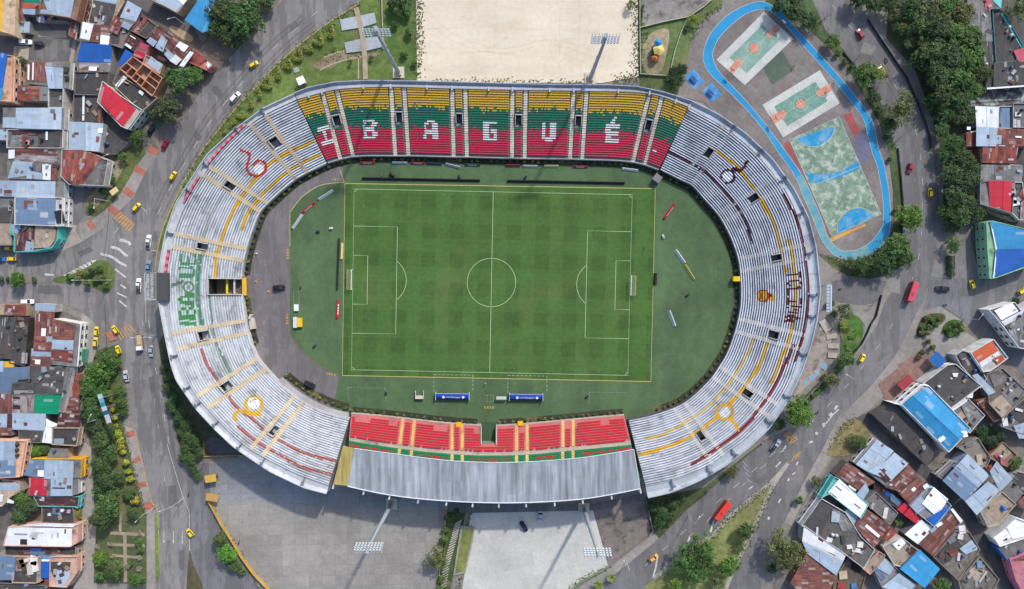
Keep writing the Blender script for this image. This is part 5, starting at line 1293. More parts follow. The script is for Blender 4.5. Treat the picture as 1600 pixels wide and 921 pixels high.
# park beside the avenue
trees('167,560,16 178,566,12 150,580,17 163,588,14 143,604,17 158,612,14 140,628,13 172,580,10', 'leafy tree at the street end of the long park, behind the waiting taxis', 'park trees behind the taxis', 'broad', 'mid')
trees('144,646,16 158,652,13,palm 150,664,14 166,676,13', 'dark tree beside the long billboard in the park', 'park trees by the billboard', 'broad', 'dark')
trees('188,612,10 192,630,10 193,642,9', 'small tree between the billboard and the avenue kerb', 'kerb trees by the billboard', 'broad', 'mid')
trees('161,690,15 170,708,14 160,728,17,dense 170,750,15,dense 154,716,11,palm 186,744,11 176,772,13 200,774,10 158,764,12', 'dark park tree in the middle of the long planting beside the lane', 'middle park trees', 'broad', 'dark')
tree(174, 790, 18, 'round', 'mid', 'wide round tree at the lower end of the dense park planting')
tree(160, 808, 18, 'dense', 'dark', 'dark round tree overhanging the lane above the little garden')
tree(209, 802, 10, 'broad', 'dark', 'small dark tree at the top of the little garden')
tree(158, 873, 12, 'round', 'bright', 'bright green round tree in the corner of the little garden')
tree(180, 889, 14, 'dense', 'mid', 'dark green round tree at the bottom of the little garden')
tree(214, 905, 13, 'broad', 'mid', 'low tree at the bottom edge of the little garden by the sidewalk')
trees('219,845,8 222,858,7 160,898,9 205,880,6', 'small shrub among the paths of the little garden', 'garden shrubs', 'shrub', 'mid', 'bush', 'bush')
for x, y, r in ((172, 615, 5), (175, 624, 4), (179, 640, 4), (181, 652, 5), (183, 666, 5), (185, 674, 5), (188, 678, 6), (191, 687, 6), (191, 698, 6), (194, 706, 5), (199, 722, 6), (203, 736, 5), (207, 747, 6), (214, 781, 7)):
    tree(x, y, r * 1.25, 'shrub', 'yellow', 'bright yellow clipped shrub along the park edge', 'yellow shrubs of the park edge', 'bush', 'bush')
for x, y, r in ((172, 850, 6), (175, 869, 5), (217, 872, 6), (217, 889, 6), (153, 855, 6), (199, 885, 6), (219, 833, 5), (154, 898, 5)):
    tree(x, y, r * 1.0, 'palm', 'grey', 'silvery rosette plant on the garden lawn', 'silvery rosettes', 'plant', 'agave_plant')
# back yards west
trees('38,712,9 59,704,9,,bright 69,701,8', 'backyard tree between the peach building and the dark roofs', 'backyard trees', 'broad', 'mid')
tree(36, 779, 14, 'broad', 'mid', 'tall backyard tree beside the red sheet roof')
tree(47, 791, 14, 'broad', 'dark', 'dark backyard tree above the big white roof')
tree(33, 806, 13, 'broad', 'dark', 'dark backyard tree above the corner of the big white roof')
tree(121, 803, 9, 'broad', 'lime', 'yellowish tree at the lane by the turquoise house front')
tree(23, 861, 7, 'broad', 'deep', 'small dark tree in the gap under the big white roof')
tree(18, 908, 7, 'palm', 'grey', 'pale rosette plant on a dark roof terrace at the bottom edge')
# strip between avenue and white stand
trees('274,622,9 282,646,9 290,664,10 306,690,9 312,708,9 262,590,7 270,640,8 288,715,8 308,744,7 258,560,6 294,684,11 291,700,10 299,716,11 285,676,9 302,732,8 278,655,9 268,632,9 262,606,8 256,575,6', 'dark tree in the strip between the avenue and the white stand', 'trees outside the white stand', 'broad', 'dark')
tree(314, 727, 13, 'bare', 'grey', 'leafless grey tree at the car park gate')
tree(312, 748, 9, 'bare', 'grey', 'small leafless tree over the dark gate strip')
tree(356, 866, 15, 'broad', 'bright', 'bright green tree along the yellow wall of the slab car park')
tree(345, 842, 12, 'broad', 'mid', 'green tree at the top of the row along the yellow car park wall')
tree(366, 884, 11, 'broad', 'mid', 'green tree at the foot of the row along the yellow car park wall')
tree(380, 890, 8, 'shrub', 'mid', 'low green bush at the bottom of the yellow car park wall', None, 'bush', 'bush')
# south, by the lots
tree(683, 872, 17, 'olive', 'olive', 'olive green tree beside the planter between the two car parks')
trees('694,842,9 697,826,7 690,902,8 688,918,8 700,808,7', 'bush in the green strip between the two car parks', 'bushes between the car parks', 'shrub', 'mid', 'bush', 'bush')
tree(714, 798, 7, 'shrub', 'dark', 'dark bush in the shade behind the grey roof', None, 'bush', 'bush')
tree(935, 914, 11, 'palm', 'lime', 'yellowish palm at the bottom of the pale car park')
tree(955, 903, 10, 'palm', 'lime', 'yellowish palm by the corner of the pale car park and the road')
trees('1022,792,11 1036,800,12 1050,788,11 1064,778,9 1030,816,10,olive 1046,808,9', 'bushy tree on the bank between the road and the end of the striped stand', 'bank trees below the striped stand', 'broad', 'dark')
tree(1114, 766, 15, 'bare', 'grey', 'leafless grey tree on the bank by the road')
tree(1046, 832, 12, 'bare', 'grey', 'leafless grey tree at the corner of the dark concrete lot')
tree(1142, 736, 10, 'olive', 'olive', 'olive tree beside the rim of the striped stand above the road')
trees('1097,858,22 1071,876,22 1086,896,19 1108,880,14', 'tree of the broad grey-green clump on the road island', 'island clump', 'olive', 'mid')
tree(1163, 828, 13, 'round', 'mid', 'round dark green tree alone on the road island')
tree(1138, 883, 15, 'round', 'bright', 'bright green tree at the slip road edge of the island')
tree(1155, 854, 8, 'olive', 'olive', 'small thin tree between the two round trees of the island')
tree(1120, 906, 12, 'olive', 'olive', 'low olive tree at the bottom of the road island')
tree(1056, 916, 14, 'dense', 'bright', 'bright green tree at the bottom edge of the road island')
tree(1218, 850, 22, 'olive', 'olive', 'broad pale olive tree above the slip road')
tree(1232, 870, 20, 'olive', 'olive', 'broad pale olive tree against the rust red roof')
tree(1203, 886, 10, 'shrub', 'dark', 'dark shrub under the pale olive trees at the slip road', None, 'bush', 'bush')
tree(1246, 780, 8, 'shrub', 'mid', 'small bush in the front garden by the turquoise house front', None, 'bush', 'bush')
tree(1274, 752, 8, 'olive', 'olive', 'small thin tree on the pavement by the brown roofs')
tree(1245, 643, 22, 'round', 'bright', 'large bright green round tree at the rim of the striped stand')
tree(1216, 664, 10, 'broad', 'dark', 'dark tree under the rim next to the large bright round tree')
tree(1321, 561, 14, 'broad', 'mid', 'tree at the kerb end of the curved lawn')
tree(1299, 593, 11, 'olive', 'olive', 'olive tree with thin crown over the road kerb')
tree(1318, 484, 14, 'sparse', 'olive', 'thin tree on the curved lawn beside the stone slabs')
trees('1296,474,8 1300,490,7 1286,588,5 1276,606,5 1268,618,6 1258,628,5', 'low bush along the wall under the striped stand', 'bushes under the striped stand', 'shrub', 'mid', 'bush', 'bush')
# north-east
trees('1222,10,18 1246,20,16 1266,32,15 1238,2,14', 'leafy tree over the top bend of the blue track', 'trees over the track bend', 'broad', 'dark')
tree(1300, 64, 12, 'broad', 'mid', 'small tree between the blue track and the road')
tree(1290, 28, 17, 'bare', 'grey', 'large leafless grey tree over the road by the track')
tree(1345, 88, 12, 'bare', 'grey', 'leafless tree leaning over the road crossing')
tree(1352, 116, 20, 'dense', 'mid', 'dense round tree by the road next to the half hidden taxi')
tree(1376, 116, 12, 'sparse', 'lime', 'yellow flowering tree overhanging the half hidden taxi')
tree(1366, 150, 11, 'broad', 'dark', 'dark tree at the widest bend of the blue track')
tree(1404, 172, 22, 'olive', 'olive', 'broad olive tree over the kerb east of the blue track')
tree(1390, 196, 12, 'broad', 'dark', 'dark low tree on the verge east of the blue track')
tree(1409, 218, 16, 'bare', 'grey', 'grey leafless tree covering the road edge')
tree(1421, 341, 19, 'round', 'bright', 'bright yellow-green round tree at the road kerb east of the futsal court')
tree(1400, 388, 22, 'broad', 'mid', 'large tree below the bright round tree at the end of the track')
tree(1384, 408, 18, 'broad', 'dark', 'dark tree at the south end of the blue track')
trees('1344,416,14 1362,412,14 1328,410,11,palm 1412,404,14', 'tree of the group south of the blue track', 'trees south of the track', 'broad', 'dark')
trees('1306,86,6 1318,98,7 1330,104,6 1372,172,8 1382,216,6 1388,250,5 1397,330,5 1400,356,6', 'low bush on the verge between the blue track and the road', 'verge bushes', 'shrub', 'dark', 'bush', 'bush')
trees('1062,126,12,palm 1054,114,10 1064,110,9 1050,128,9', 'dark palmy plant at the corner of the playground lawn', 'dark plants by the playground', 'broad', 'deep')
tree(1082, 31, 8, 'olive', 'lime', 'small yellow-green tree at the corner of the playground fence')
tree(1072, 47, 5, 'shrub', 'olive', 'small grey bush beside the playground fence', None, 'bush', 'bush')
tree(986, 8, 8, 'sparse', 'olive', 'thin bush at the edge of the sandy field', None, 'bush', 'bush')
trees('625,5,14,broad,dark 636,24,9 618,40,8 640,52,8 632,86,8 648,100,6 612,8,9', 'low shrubby tree on the rough grass beside the sandy field', 'rough grass shrubs', 'shrub', 'mid', 'bush', 'bush')
trees('547,97,6 580,91,6', 'small dark palm on the lawn by the path', 'lawn palms', 'palm', 'dark')
# dense wood top right
trees('1342,-2,16 1364,8,15 1386,6,14 1402,22,14,,olive 1420,12,18 1448,8,20,,olive 1478,8,20,,mid 1500,22,18,,olive 1436,42,20 1462,46,22 1490,52,22,,mid 1512,62,20,,mid 1452,82,22 1482,90,24 1514,94,22,,mid 1532,116,17 1436,96,14 1462,118,21 1496,124,23,,mid 1520,140,16,,mid 1470,148,19 1498,156,18 1452,160,11 1480,178,15 1508,180,15 1470,206,12 1488,226,15 1408,44,11,,olive 1420,66,10,,olive', 'tree of the dense dark wood beside the upper bend of the road', 'dense roadside wood', 'broad', 'dark')
trees('1480,242,15 1503,252,17 1518,268,15 1486,276,18 1510,284,16 1490,306,18 1514,316,17 1476,332,13 1498,336,19 1524,330,15 1488,356,11 1506,222,10', 'dark tree of the row in front of the red roofed house', 'row of trees by the red roof', 'broad', 'dark')
tree(1489, 384, 12, 'olive', 'mid', 'single small tree at the top of the hedge strip by the blue and green house')
tree(1590, 14, 18, 'olive', 'olive', 'olive tree beside the teal wall in the top corner')
for x, y in ((1446, 496), (1456, 500), (1466, 497), (1440, 512), (1450, 512), (1460, 508), (1437, 520), (1446, 520)): tree(x, y, 6, 'shrub', 'olive' if x % 4 else 'mid', 'brownish shrub in the larger planted island of the junction', 'shrubs of the larger junction island', 'bush', 'bush')
for x, y in ((1480, 514), (1488, 508), (1497, 506), (1500, 514), (1490, 518), (1482, 523)): tree(x, y, 6.5, 'shrub', 'mid' if x != 1500 else 'lime', 'green shrub in the smaller planted island of the junction', 'shrubs of the smaller junction island', 'bush', 'bush')
for x, y in ((1448, 534), (1454, 542), (1440, 550), (1434, 558)): tree(x, y, 6, 'shrub', 'olive', 'scrubby bush on the pavement below the junction islands', 'scrub below the junction', 'bush', 'bush')
tree(1345, 692, 11, 'dense', 'mid', 'round tree at the edge of the dry verge by the pale blue roofs')
tree(1333, 686, 9, 'olive', 'olive', 'thin bush on the dry verge', None, 'bush', 'bush')
trees('1534,676,11 1548,690,12 1560,684,9', 'dark plant filling the walled green yard', 'walled yard plants', 'broad', 'deep')
tree(1585, 724, 13, 'broad', 'mid', 'tree in the yard behind the big pale blue roof')
tree(1405, 817, 9, 'palm', 'mid', 'palm in the gap between the red and the rusty roofs')
tree(1469, 912, 13, 'broad', 'mid', 'tree at the bottom edge beside the square sky blue roof')
tree(1583, 470, 7, 'shrub', 'deep', 'dark bush behind the white roofs at the street corner', None, 'bush', 'bush')
# ---------------------------------------------------------------- hedges
def hedge(pts, wid, h, colr, label, group=None, name='hedge', z0=0.0, dens=1.7):
    q = np.array([P2(p[0], p[1], h * 0.7) for p in pts]); P_, N_, V_ = [], [], []
    for a, b in zip(q[:-1], q[1:]):
        L = np.hypot(*(b - a)); n = max(6, int(L * wid * 26 * dens)); t = rng.random(n); w_ = rng.uniform(-.5, .5, n) * wid
        d = (b - a) / (L + 1e-9); nn = np.array([-d[1], d[0]])
        xy = a + d * (t * L)[:, None] + nn * w_[:, None]; z = z0 + h * (0.25 + 0.75 * rng.random(n) ** 0.5)
        P_.append(np.c_[xy, z]); nv = np.c_[nn[0] * w_ * 1.2, nn[1] * w_ * 1.2, np.ones(n) * 0.8] + rng.normal(size=(n, 3)) * 0.4
        N_.append(nv / np.linalg.norm(nv, axis=1)[:, None]); V_.append(np.clip(0.5 + 0.2 * np.sin(t * L * 1.3) + rng.normal(size=n) * 0.16, 0, 1))
    me = leaf_mesh(np.vstack(P_), np.vstack(N_), 0.42, np.concatenate(V_), 'hedge')
    o = link(name, me, None, LEAFC[colr]); return tag(o, label, 'hedge', group)
frame(250, 0, 3.41)
TOPI = ['910,125 920,195 893,180', '850,170 862,235 812,220', '797,235 805,275 762,255', '735,265 752,300 735,322 700,300', '680,320 697,350 685,366 660,345', '625,355 640,410 622,416 628,385', '575,405 590,466 530,455', '520,470 536,516 518,516', '478,540 492,572 470,566', '435,595 446,626 405,615', '402,640 392,655 375,665', '352,690 340,708']
WHERE = ['topmost of the row', 'second from the top of the row', 'third from the top of the row', 'wavy, fourth from the top of the row', 'rounded, fifth from the top of the row', 'narrow, sixth from the top of the row', 'widest, beside the white ticket booth', 'just below the widest one', 'small, above the stand corner', 'second from the lower end of the row', 'low, near the lower end', 'tiny, at the lower end of the row']
for q, wl in zip(TOPI, WHERE): hedge(cr(px(q), 3), 1.35, 1.7, 'lime', 'clipped yellow-green hedge figure on the lawn strip, ' + wl, 'clipped hedge figures')
frame(0, 0, 1)
hedge(px('1485,400 1485,432'), 3.4, 1.4, 'deep', 'dark rectangular hedge strip between the two lanes by the blue and green house')
hedge(px('1312,512 1327,512'), 3.0, 1.2, 'lime', 'yellow clipped hedge block on the curved lawn')
hedge(cr(px('1326,526 1332,524 1338,517 1338,524 1334,528 1326,528'), 2), 0.9, 0.8, 'bright', 'curly clipped hedge figure on the curved lawn')
hedge(px('1321,538 1323,545'), 1.0, 0.8, 'bright', 'small clipped hedge stroke at the end of the curved lawn')
hedge(cr(px('1294,600 1280,612 1266,624 1256,634'), 3), 1.6, 1.3, 'mid', 'long dark hedge along the kerb wall below the blue painted tiles')
hedge(px('1005,8 1000,40'), 0.9, 1.0, 'dark', 'short hedge by the dark paved roundel')
# planting round the bowl: one shrub every couple of metres along the front walls
def along(poly, z, off, step, cols, grp, label, rr=(2.6, 3.8), t0=0.0):
    q = np.array(poly); d = np.gradient(q, axis=0); nn = np.c_[-d[:, 1], d[:, 0]]; nn /= np.hypot(*nn.T)[:, None] + 1e-9
    cen = np.array(P2(770, 440)); sg = np.sign(((cen - q) * nn).sum(1))[:, None]; q = q + nn * sg * off
    L = np.r_[0, np.cumsum(np.hypot(*np.diff(q, axis=0).T))]; t = t0
    while t < L[-1]:
        x, y = np.interp(t, L, q[:, 0]), np.interp(t, L, q[:, 1]); X, Y = PIX(np.array([x]), np.array([y]), np.array([1.0]))
        rd = random.Random(int(t * 100)); tree(float(X[0]), float(Y[0]), rd.uniform(*rr), 'shrub', rd.choice(cols), label, grp, 'bush', 'bush'); t += step * rd.uniform(0.8, 1.25)
def bed(poly, o0, o1, name='planting_bed'):
    q = np.array(poly); d = np.gradient(q, axis=0); nn = np.c_[-d[:, 1], d[:, 0]]; nn /= np.hypot(*nn.T)[:, None] + 1e-9
    cen = np.array(P2(770, 440)); sg = np.sign(((cen - q) * nn).sum(1))[:, None]; a, b_ = q + nn * sg * o0, q + nn * sg * o1
    mb = MB(); z = 9.6 * LV
    for i in range(len(q) - 1): mb.add([(*a[i], z), (*a[i + 1], z), (*b_[i + 1], z), (*b_[i], z)], [(0, 1, 2, 3)])
    me = mb.me('lawn')
    if me.polygons[0].normal.z < 0: me.flip_normals()
    link(name, me, None, C(58, 60, 44))['kind'] = 'structure'
for I_, a_, b_, grp, lab in ((nI, 0, len(nI), 'shrubs under the letter stand', 'low shrub in the planting bed under the tricolour stand'), (eI, 0, ek[19], 'shrubs under the striped stand', 'low shrub in the planting bed along the dark wall of the striped stand'), (wI, 0, wk[9] - 2, 'shrubs under the white stand', 'low shrub in the bed under the white stand, on the tricolour side of the gateway'), (wI, wk[10] + 2, wk[13], 'shrubs below the gateway', 'low shrub in the bed under the white stand, on the roofed side of the gateway'), (sI, 0, notch[0] - 2, 'shrubs before the red seats', 'low shrub before the red seats, on the white stand side of the tunnel'), (sI, notch[1] + 2, len(sI), 'shrubs past the tunnel', 'low shrub before the red seats, on the striped stand side of the tunnel')):
    bed(I_[a_:b_], 0.3, 2.3); along(I_[a_:b_], 0, 1.3, 2.5, ['olive', 'olive', 'dark', 'lime', 'deep'], grp, lab)
bq = [P2(*p) for p in cr(px('446,590 466,606 492,622 520,634 544,642'), 4)]
bed(bq, 0.0, 2.6); along(bq, 0, 1.2, 2.6, ['olive', 'lime', 'olive'], 'shrubs beside the moat roof', 'round yellowish shrub in the bed beside the curved moat roof', (3.0, 4.0))

# weeds and grass tufts along ragged edges
TU, TV = [], []
for q, n_, w_ in (('997,-10 998,60 998,120 985,126 960,128', 700, 3.0), ('655,-10 655,60 652,124', 360, 2.0), ('670,126 760,127 860,128 930,129', 240, 1.2), ('325,790 362,850 396,900 410,925', 160, 1.4), ('735,800 722,880 716,925', 160, 1.2), ('950,886 905,908 880,930', 120, 1.2), ('190,664 205,720 222,790 229,806', 300, 1.2), ('560,10 493,54 438,100 382,157 338,210 310,247 285,291', 500, 1.6), ('1110,838 1144,806 1204,757', 200, 1.4), ('1206,763 1171,840 1149,886', 200, 1.4), ('1079,62 1095,34 1126,10', 120, 1.4), ('1300,402 1330,414 1356,404 1388,374', 160, 1.6), ('505,90 540,82 590,84', 100, 2.4), ('1335,655 1318,666 1299,696', 120, 1.6), ('1010,780 1022,832', 90, 1.6)):
    L_ = resample(px(q), n_); 
    for p in L_: a = P2(p[0], p[1], .1); TU.append((a[0] + rng.normal() * w_ * .5, a[1] + rng.normal() * w_ * .5, .24 + rng.random() * .12))
TU = np.array(TU); nv = rng.normal(size=TU.shape) * .35 + np.array([0, 0, 1]); nv /= np.linalg.norm(nv, axis=1)[:, None]
me = leaf_mesh(TU, nv, .55, rng.random(len(TU)), 'grass'); link('grass', me, None, (.10, .125, .05))['kind'] = 'stuff'
# ================================================================ VEHICLES
frame(0, 0, 1)
def rounded(b, m_bevel):
    pass
def car_proto(kind='hatch'):
    L, W = {'hatch': (3.9, 1.64), 'sedan': (4.4, 1.72), 'pickup': (5.2, 1.82), 'suv': (4.6, 1.85), 'micro': (3.5, 1.5)}[kind]
    t = bpy.data.objects.new('car', None); COL.objects.link(t); t.empty_display_size = 0.5
    # hull: lofted sections along x (front is +x)
    secs = [(-L / 2, .30, .62, .78), (-L / 2 + .12, .22, .80, .90), (-L * .30, .20, .92, .98), (0, .20, .93, 1.0), (L * .28, .20, .90, 1.0), (L / 2 - .25, .22, .78, .94), (L / 2, .32, .60, .74)]
    vs = []; fs = []
    for x, z0, z1, k in secs:
        w_ = W / 2 * k
        for y, z in ((-w_ * .92, z0), (-w_, (z0 + z1) / 2), (-w_ * .93, z1), (0, z1 + .04), (w_ * .93, z1), (w_, (z0 + z1) / 2), (w_ * .92, z0)): vs.append((x, y, z))
    n = 7
    for i in range(len(secs) - 1):
        for j in range(n):
            a, b_ = i * n + j, i * n + (j + 1) % n; fs.append((a, a + n, b_ + n, b_))
    fs.append(tuple(range(n))); fs.append(tuple((len(secs) - 1) * n + j for j in reversed(range(n))))
    me = mesh(vs, fs, 'body'); me.materials.append(M['car'])
    bm = bmesh.new(); bm.from_mesh(me); bmesh.ops.recalc_face_normals(bm, faces=bm.faces); bm.to_mesh(me); bm.free()
    body = link('body', me, None, None, t)
    if kind == 'pickup': c0, c1, r0, r1 = -0.35, 1.35, -0.15, 0.75
    elif kind == 'sedan': c0, c1, r0, r1 = -1.55, 1.05, -0.95, 0.35
    elif kind == 'suv': c0, c1, r0, r1 = -2.05, 1.15, -1.85, 0.45
    elif kind == 'micro': c0, c1, r0, r1 = -1.55, 1.05, -1.35, 0.35
    else: c0, c1, r0, r1 = -1.75, 0.98, -1.35, 0.25
    h0, h1 = 0.92, 1.46 if kind != 'suv' else 1.66
    wb, wt = W / 2 * .90, W / 2 * .72
    g = MB(); g.add([(c0, -wb, h0 - .05), (c1, -wb, h0 - .05), (c1, wb, h0 - .05), (c0, wb, h0 - .05), (r0, -wt, h1), (r1, -wt, h1), (r1, wt, h1), (r0, wt, h1)], [(0, 1, 5, 4), (1, 2, 6, 5), (2, 3, 7, 6), (3, 0, 4, 7), (4, 5, 6, 7)])
    g.build('window_glass', 'glass', None, t)
    r = MB(); r.box((r0 + r1) / 2, 0, h1, (r1 - r0) + .1, wt * 2 + .06, 0.06, 0, 0, .95, .95)
    for sx, (xa, xb) in ((1, (c1, r1)), (-1, (c0, r0))):
        for sy in (-1, 1): r.tube([(xa, sy * wb * .98, h0), (xb, sy * wt * 1.0, h1 + .02)], 0.045, 4)
    r.build('roof', 'car', None, t)
    if kind == 'pickup':
        b = MB(); b.box(-1.45, 0, 0.88, 1.95, 1.45, 0.08); b.build('cargo_bed', 'void', None, t)
    wm = MB(); wm.tube([(0, -.1, 0), (0, .1, 0)], 0.31, 14); wme = wm.me('tyre', 'wheel')
    hm = MB(); hm.tube([(0, -.11, 0), (0, .11, 0)], 0.18, 10); hme = hm.me('steel', 'rim')
    for x in (-L * .3, L * .31):
        for y in (-1, 1):
            o = link('wheel', wme, None, None, t); o.location = (x, y * (W / 2 - .1), .31); q = link('hub', hme, None, (.4, .4, .4), o)
    hl = MB(); hl.box(0, 0, 0, .16, .32, .12); hle = hl.me('lampglass', 'headlight'); tle = hl.me('redpaint', 'tail_light')
    for y in (-1, 1):
        o = link('headlight', hle, None, None, t); o.location = (L / 2 - .16, y * W * .33, .58)
        o = link('tail_light', tle, None, None, t); o.location = (-L / 2 + .06, y * W * .34, .62)
        m_ = MB(); m_.box(.75, y * (W / 2 + .06), .88, .16, .2, .12); m_.build('mirror', 'car', None, t)
    return t
PROTO = {k: car_proto(k) for k in ('hatch', 'sedan', 'pickup', 'suv', 'micro')}
USED = set()
def put(proto, x, y, ang, colr, label, cat, name, group=None, z=0.0, paint=('body', 'roof', 'mirror')):
    "ang: heading in the photo, degrees, 0 = towards the right, 90 = towards the top"
    o = PROTO[proto] if proto not in USED else copy_tree(PROTO[proto])
    USED.add(proto)
    o.name = name; o.location = (*P2(x, y, 0.8), z + 3.4 * LV); o.rotation_euler = (0, 0, radians(ang))
    for k in ('label', 'category', 'group'):
        if k in o: del o[k]
    tag(o, label, cat, group)
    for c_ in o.children:
        if c_.name.split('.')[0] in paint: c_.color = (*colr, 1)
    return o
# draw protos last-used first: the prototype itself is one of the cars
TAXI, WHITE, SILV, DARK, REDC, BLUC = C(236, 206, 50, .8), C(236, 238, 240, .85), C(176, 186, 196), C(40, 42, 50), C(150, 28, 44), C(120, 156, 190)
for q in ((396.5, 101, 33, 'micro', TAXI, 'yellow taxi on the wide avenue opposite the big leafy corner clump', 'taxi'),
 (270.5, 275, 62, 'micro', TAXI, 'yellow taxi on the avenue beside the upper part of the white stand', 'taxi'),
 (213.5, 324, 52, 'micro', TAXI, 'yellow taxi just above the orange crossing at the side street', 'taxi'),
 (15.5, 388.5, 0, 'micro', TAXI, 'yellow taxi parked against the round corner house', 'taxi'),
 (17.5, 405, 180, 'micro', TAXI, 'yellow taxi driving on the upper lane of the side street', 'taxi'),
 (150.5, 518, 88, 'micro', TAXI, 'front one of two yellow taxis queued in the lane by the park', 'taxi'),
 (149.3, 535, 86, 'hatch', C(232, 206, 84, .8), 'rear one of two yellow taxis queued in the lane by the park', 'taxi'),
 (180, 515.5, 125, 'micro', TAXI, 'yellow taxi turning beside the faded orange crossing', 'taxi'),
 (184.8, 547, 112, 'micro', TAXI, 'yellow taxi stopped at the kerb at the tip of the park', 'taxi'),
 (297, 833, 128, 'micro', TAXI, 'yellow taxi leaving the car park lane onto the avenue', 'taxi'),
 (1021, 872, 35, 'hatch', C(232, 176, 92, .8), 'orange yellow taxi on the road at the corner of the dark concrete lot', 'taxi'),
 (1347, 560, 58, 'micro', TAXI, 'yellow taxi on the road beside the curved lawn', 'taxi'),
 (1519, 445, 105, 'micro', TAXI, 'yellow taxi coming out of the lane by the blue and green house', 'taxi'),
 (1597, 455, 30, 'micro', TAXI, 'yellow taxi on the street behind the white roofs at the photo edge', 'taxi'),
 (1453.5, 301, 92, 'micro', TAXI, 'yellow taxi on the road above the bright round tree', 'taxi'),
 (1377.5, 111, 122, 'micro', TAXI, 'yellow taxi half hidden under the flowering tree', 'taxi')):
    put(q[3], q[0], q[1], q[2], q[4], q[5], q[6], 'taxi', 'yellow taxis on the streets')
for q in ((367.5, 152, 47, 'suv', WHITE, 'white estate car on the wide avenue by the lawn strip', 'car'),
 (258, 226, 64, 'sedan', REDC, 'dark red car on the avenue opposite the brick band pavement', 'car'),
 (232, 378, 84, 'pickup', WHITE, 'white pickup with dark bed on the avenue near the white chevrons', 'pickup'),
 (232, 416.5, 86, 'sedan', BLUC, 'pale blue car on the avenue next to the stadium sign', 'car'),
 (216.5, 446, 88, 'pickup', WHITE, 'white pickup with open bed beside the road opposite the gate tower', 'pickup'),
 (43, 471.5, 0, 'suv', WHITE, 'white car parked at the lower kerb of the side street', 'car'),
 (236, 549, 270, 'sedan', SILV, 'silver car with dark rear beside the tan truck', 'car'),
 (197, 588, 100, 'sedan', C(190, 200, 210), 'silver car at the kerb by the bare earth patch', 'car'),
 (0, 405.5, 0, 'hatch', C(40, 110, 190), 'blue car at the photo edge on the side street', 'car'),
 (40, 66, 0, 'suv', WHITE, 'white car parked under the brick wall of the dusty yard', 'car'),
 (61, 68.5, 0, 'hatch', C(44, 50, 54), 'dark green car parked behind the white one by the yard wall', 'car'),
 (236.5, 203, 58, 'sedan', C(34, 36, 42), 'black car parked under the dark tree by the avenue', 'car'),
 (436, 449.5, 0, 'suv', C(30, 32, 40), 'black car on the dark apron in front of the gateway', 'car'),
 (484, 601, 335, 'suv', C(44, 46, 54), 'dark grey van at the narrow end of the apron', 'van'),
 (818.5, 823, 300, 'sedan', C(28, 36, 66), 'dark blue car on the pale car park', 'car'),
 (844, 807.5, 268, 'sedan', C(188, 198, 208), 'silver car in the shade behind the grey roof', 'car'),
 (1212, 696, 52, 'pickup', SILV, 'silver pickup on the road below the large bright tree', 'pickup'),
 (1473, 451.5, 175, 'pickup', C(56, 58, 66), 'dark pickup waiting at the junction', 'pickup'),
 (1422, 263, 262, 'hatch', C(160, 40, 62), 'red car on the road beside the blue track', 'car'),
 (1344, 53, 122, 'hatch', C(176, 58, 80), 'red car on the upper road before the faded crossing', 'car')):
    put(q[3], q[0], q[1], q[2], q[4], q[5], q[6], 'parked_car' if 'parked' in q[5] else q[6])
# buses
def bus(x, y, ang, col, label, L=8.4, W=2.4, H=2.8):
    t = thing('bus', label, 'bus', (*P2(x, y, 2.4), 3.4 * LV), radians(ang))
    m = MB(); m.box(0, 0, 0.35, L, W, H - 0.35, 0, 0, .985, .95); m.build('body', 'car', col, t, 0.12)
    m = MB(); m.box(0, 0, H - 0.02, L * .94, W * .86, 0.1); m.build('roof', 'car', tuple(min(1, c * 1.1) for c in col), t, 0.04)
    m = MB(); m.box(-L * .12, 0, H + .06, 1.0, .9, .18); m.build('roof_hatch', 'steel', tuple(c * .8 for c in col), t)
    for y_ in (-1, 1):
        m = MB(); m.box(-.2, y_ * (W / 2 - .02), 1.35, L * .84, .07, .85); m.build('side_window', 'glass', None, t)
    m = MB(); m.box(L / 2 - .02, 0, 1.2, .1, W * .86, 1.15); m.build('windscreen', 'glass', None, t)
    wm = MB(); wm.tube([(0, -.14, 0), (0, .14, 0)], 0.45, 14); wme = wm.me('tyre', 'wheel')
    for x_ in (-L * .28, L * .33):
        for y_ in (-1, 1):
            o = link('wheel', wme, None, None, t); o.location = (x_, y_ * (W / 2 - .16), .45)
    m = MB(); m.box(0, 0, 0, .1, .4, .2); me = m.me('lampglass', 'headlight')
    for y_ in (-1, 1): o = link('headlight', me, None, None, t); o.location = (L / 2 + .02, y_ * W * .34, .75)
bus(1129.5, 799, 53, C(222, 64, 50), 'red bus on the road beside the grassy island')
bus(1426.5, 456.5, 72, C(206, 78, 92), 'faded red bus on the road at the junction', 7.6)
# flatbed truck
t = thing('truck', 'white truck with a tan open bed on the avenue at the stripes', 'truck', (*P2(217, 535, 1.5), 3.4 * LV), radians(-86))
m = MB(); m.box(2.3, 0, .5, 1.7, 2.0, 1.7, 0, 0, .85, .92); m.build('cab', 'car', WHITE, t, .1)
m = MB(); m.box(2.95, 0, 1.35, .5, 1.75, .6, 0, 0, .6, .95); m.build('windscreen', 'glass', None, t)
m = MB(); m.box(-.9, 0, .9, 4.4, 2.1, .12)
for s_ in (-1, 1): m.box(-.9, s_ * 1.03, .9, 4.4, .08, .7)
m.box(-3.05, 0, .9, .08, 2.1, .7); m.build('load_bed', 'plain', C(206, 176, 140), t)
m = MB(); m.box(-.9, 0, 1.0, 3.9, 1.8, .35, 0, 0, .9, .8); m.build('load', 'sand', C(214, 184, 150), t)
wm = MB(); wm.tube([(0, -.15, 0), (0, .15, 0)], 0.45, 12); wme = wm.me('tyre', 'wheel')
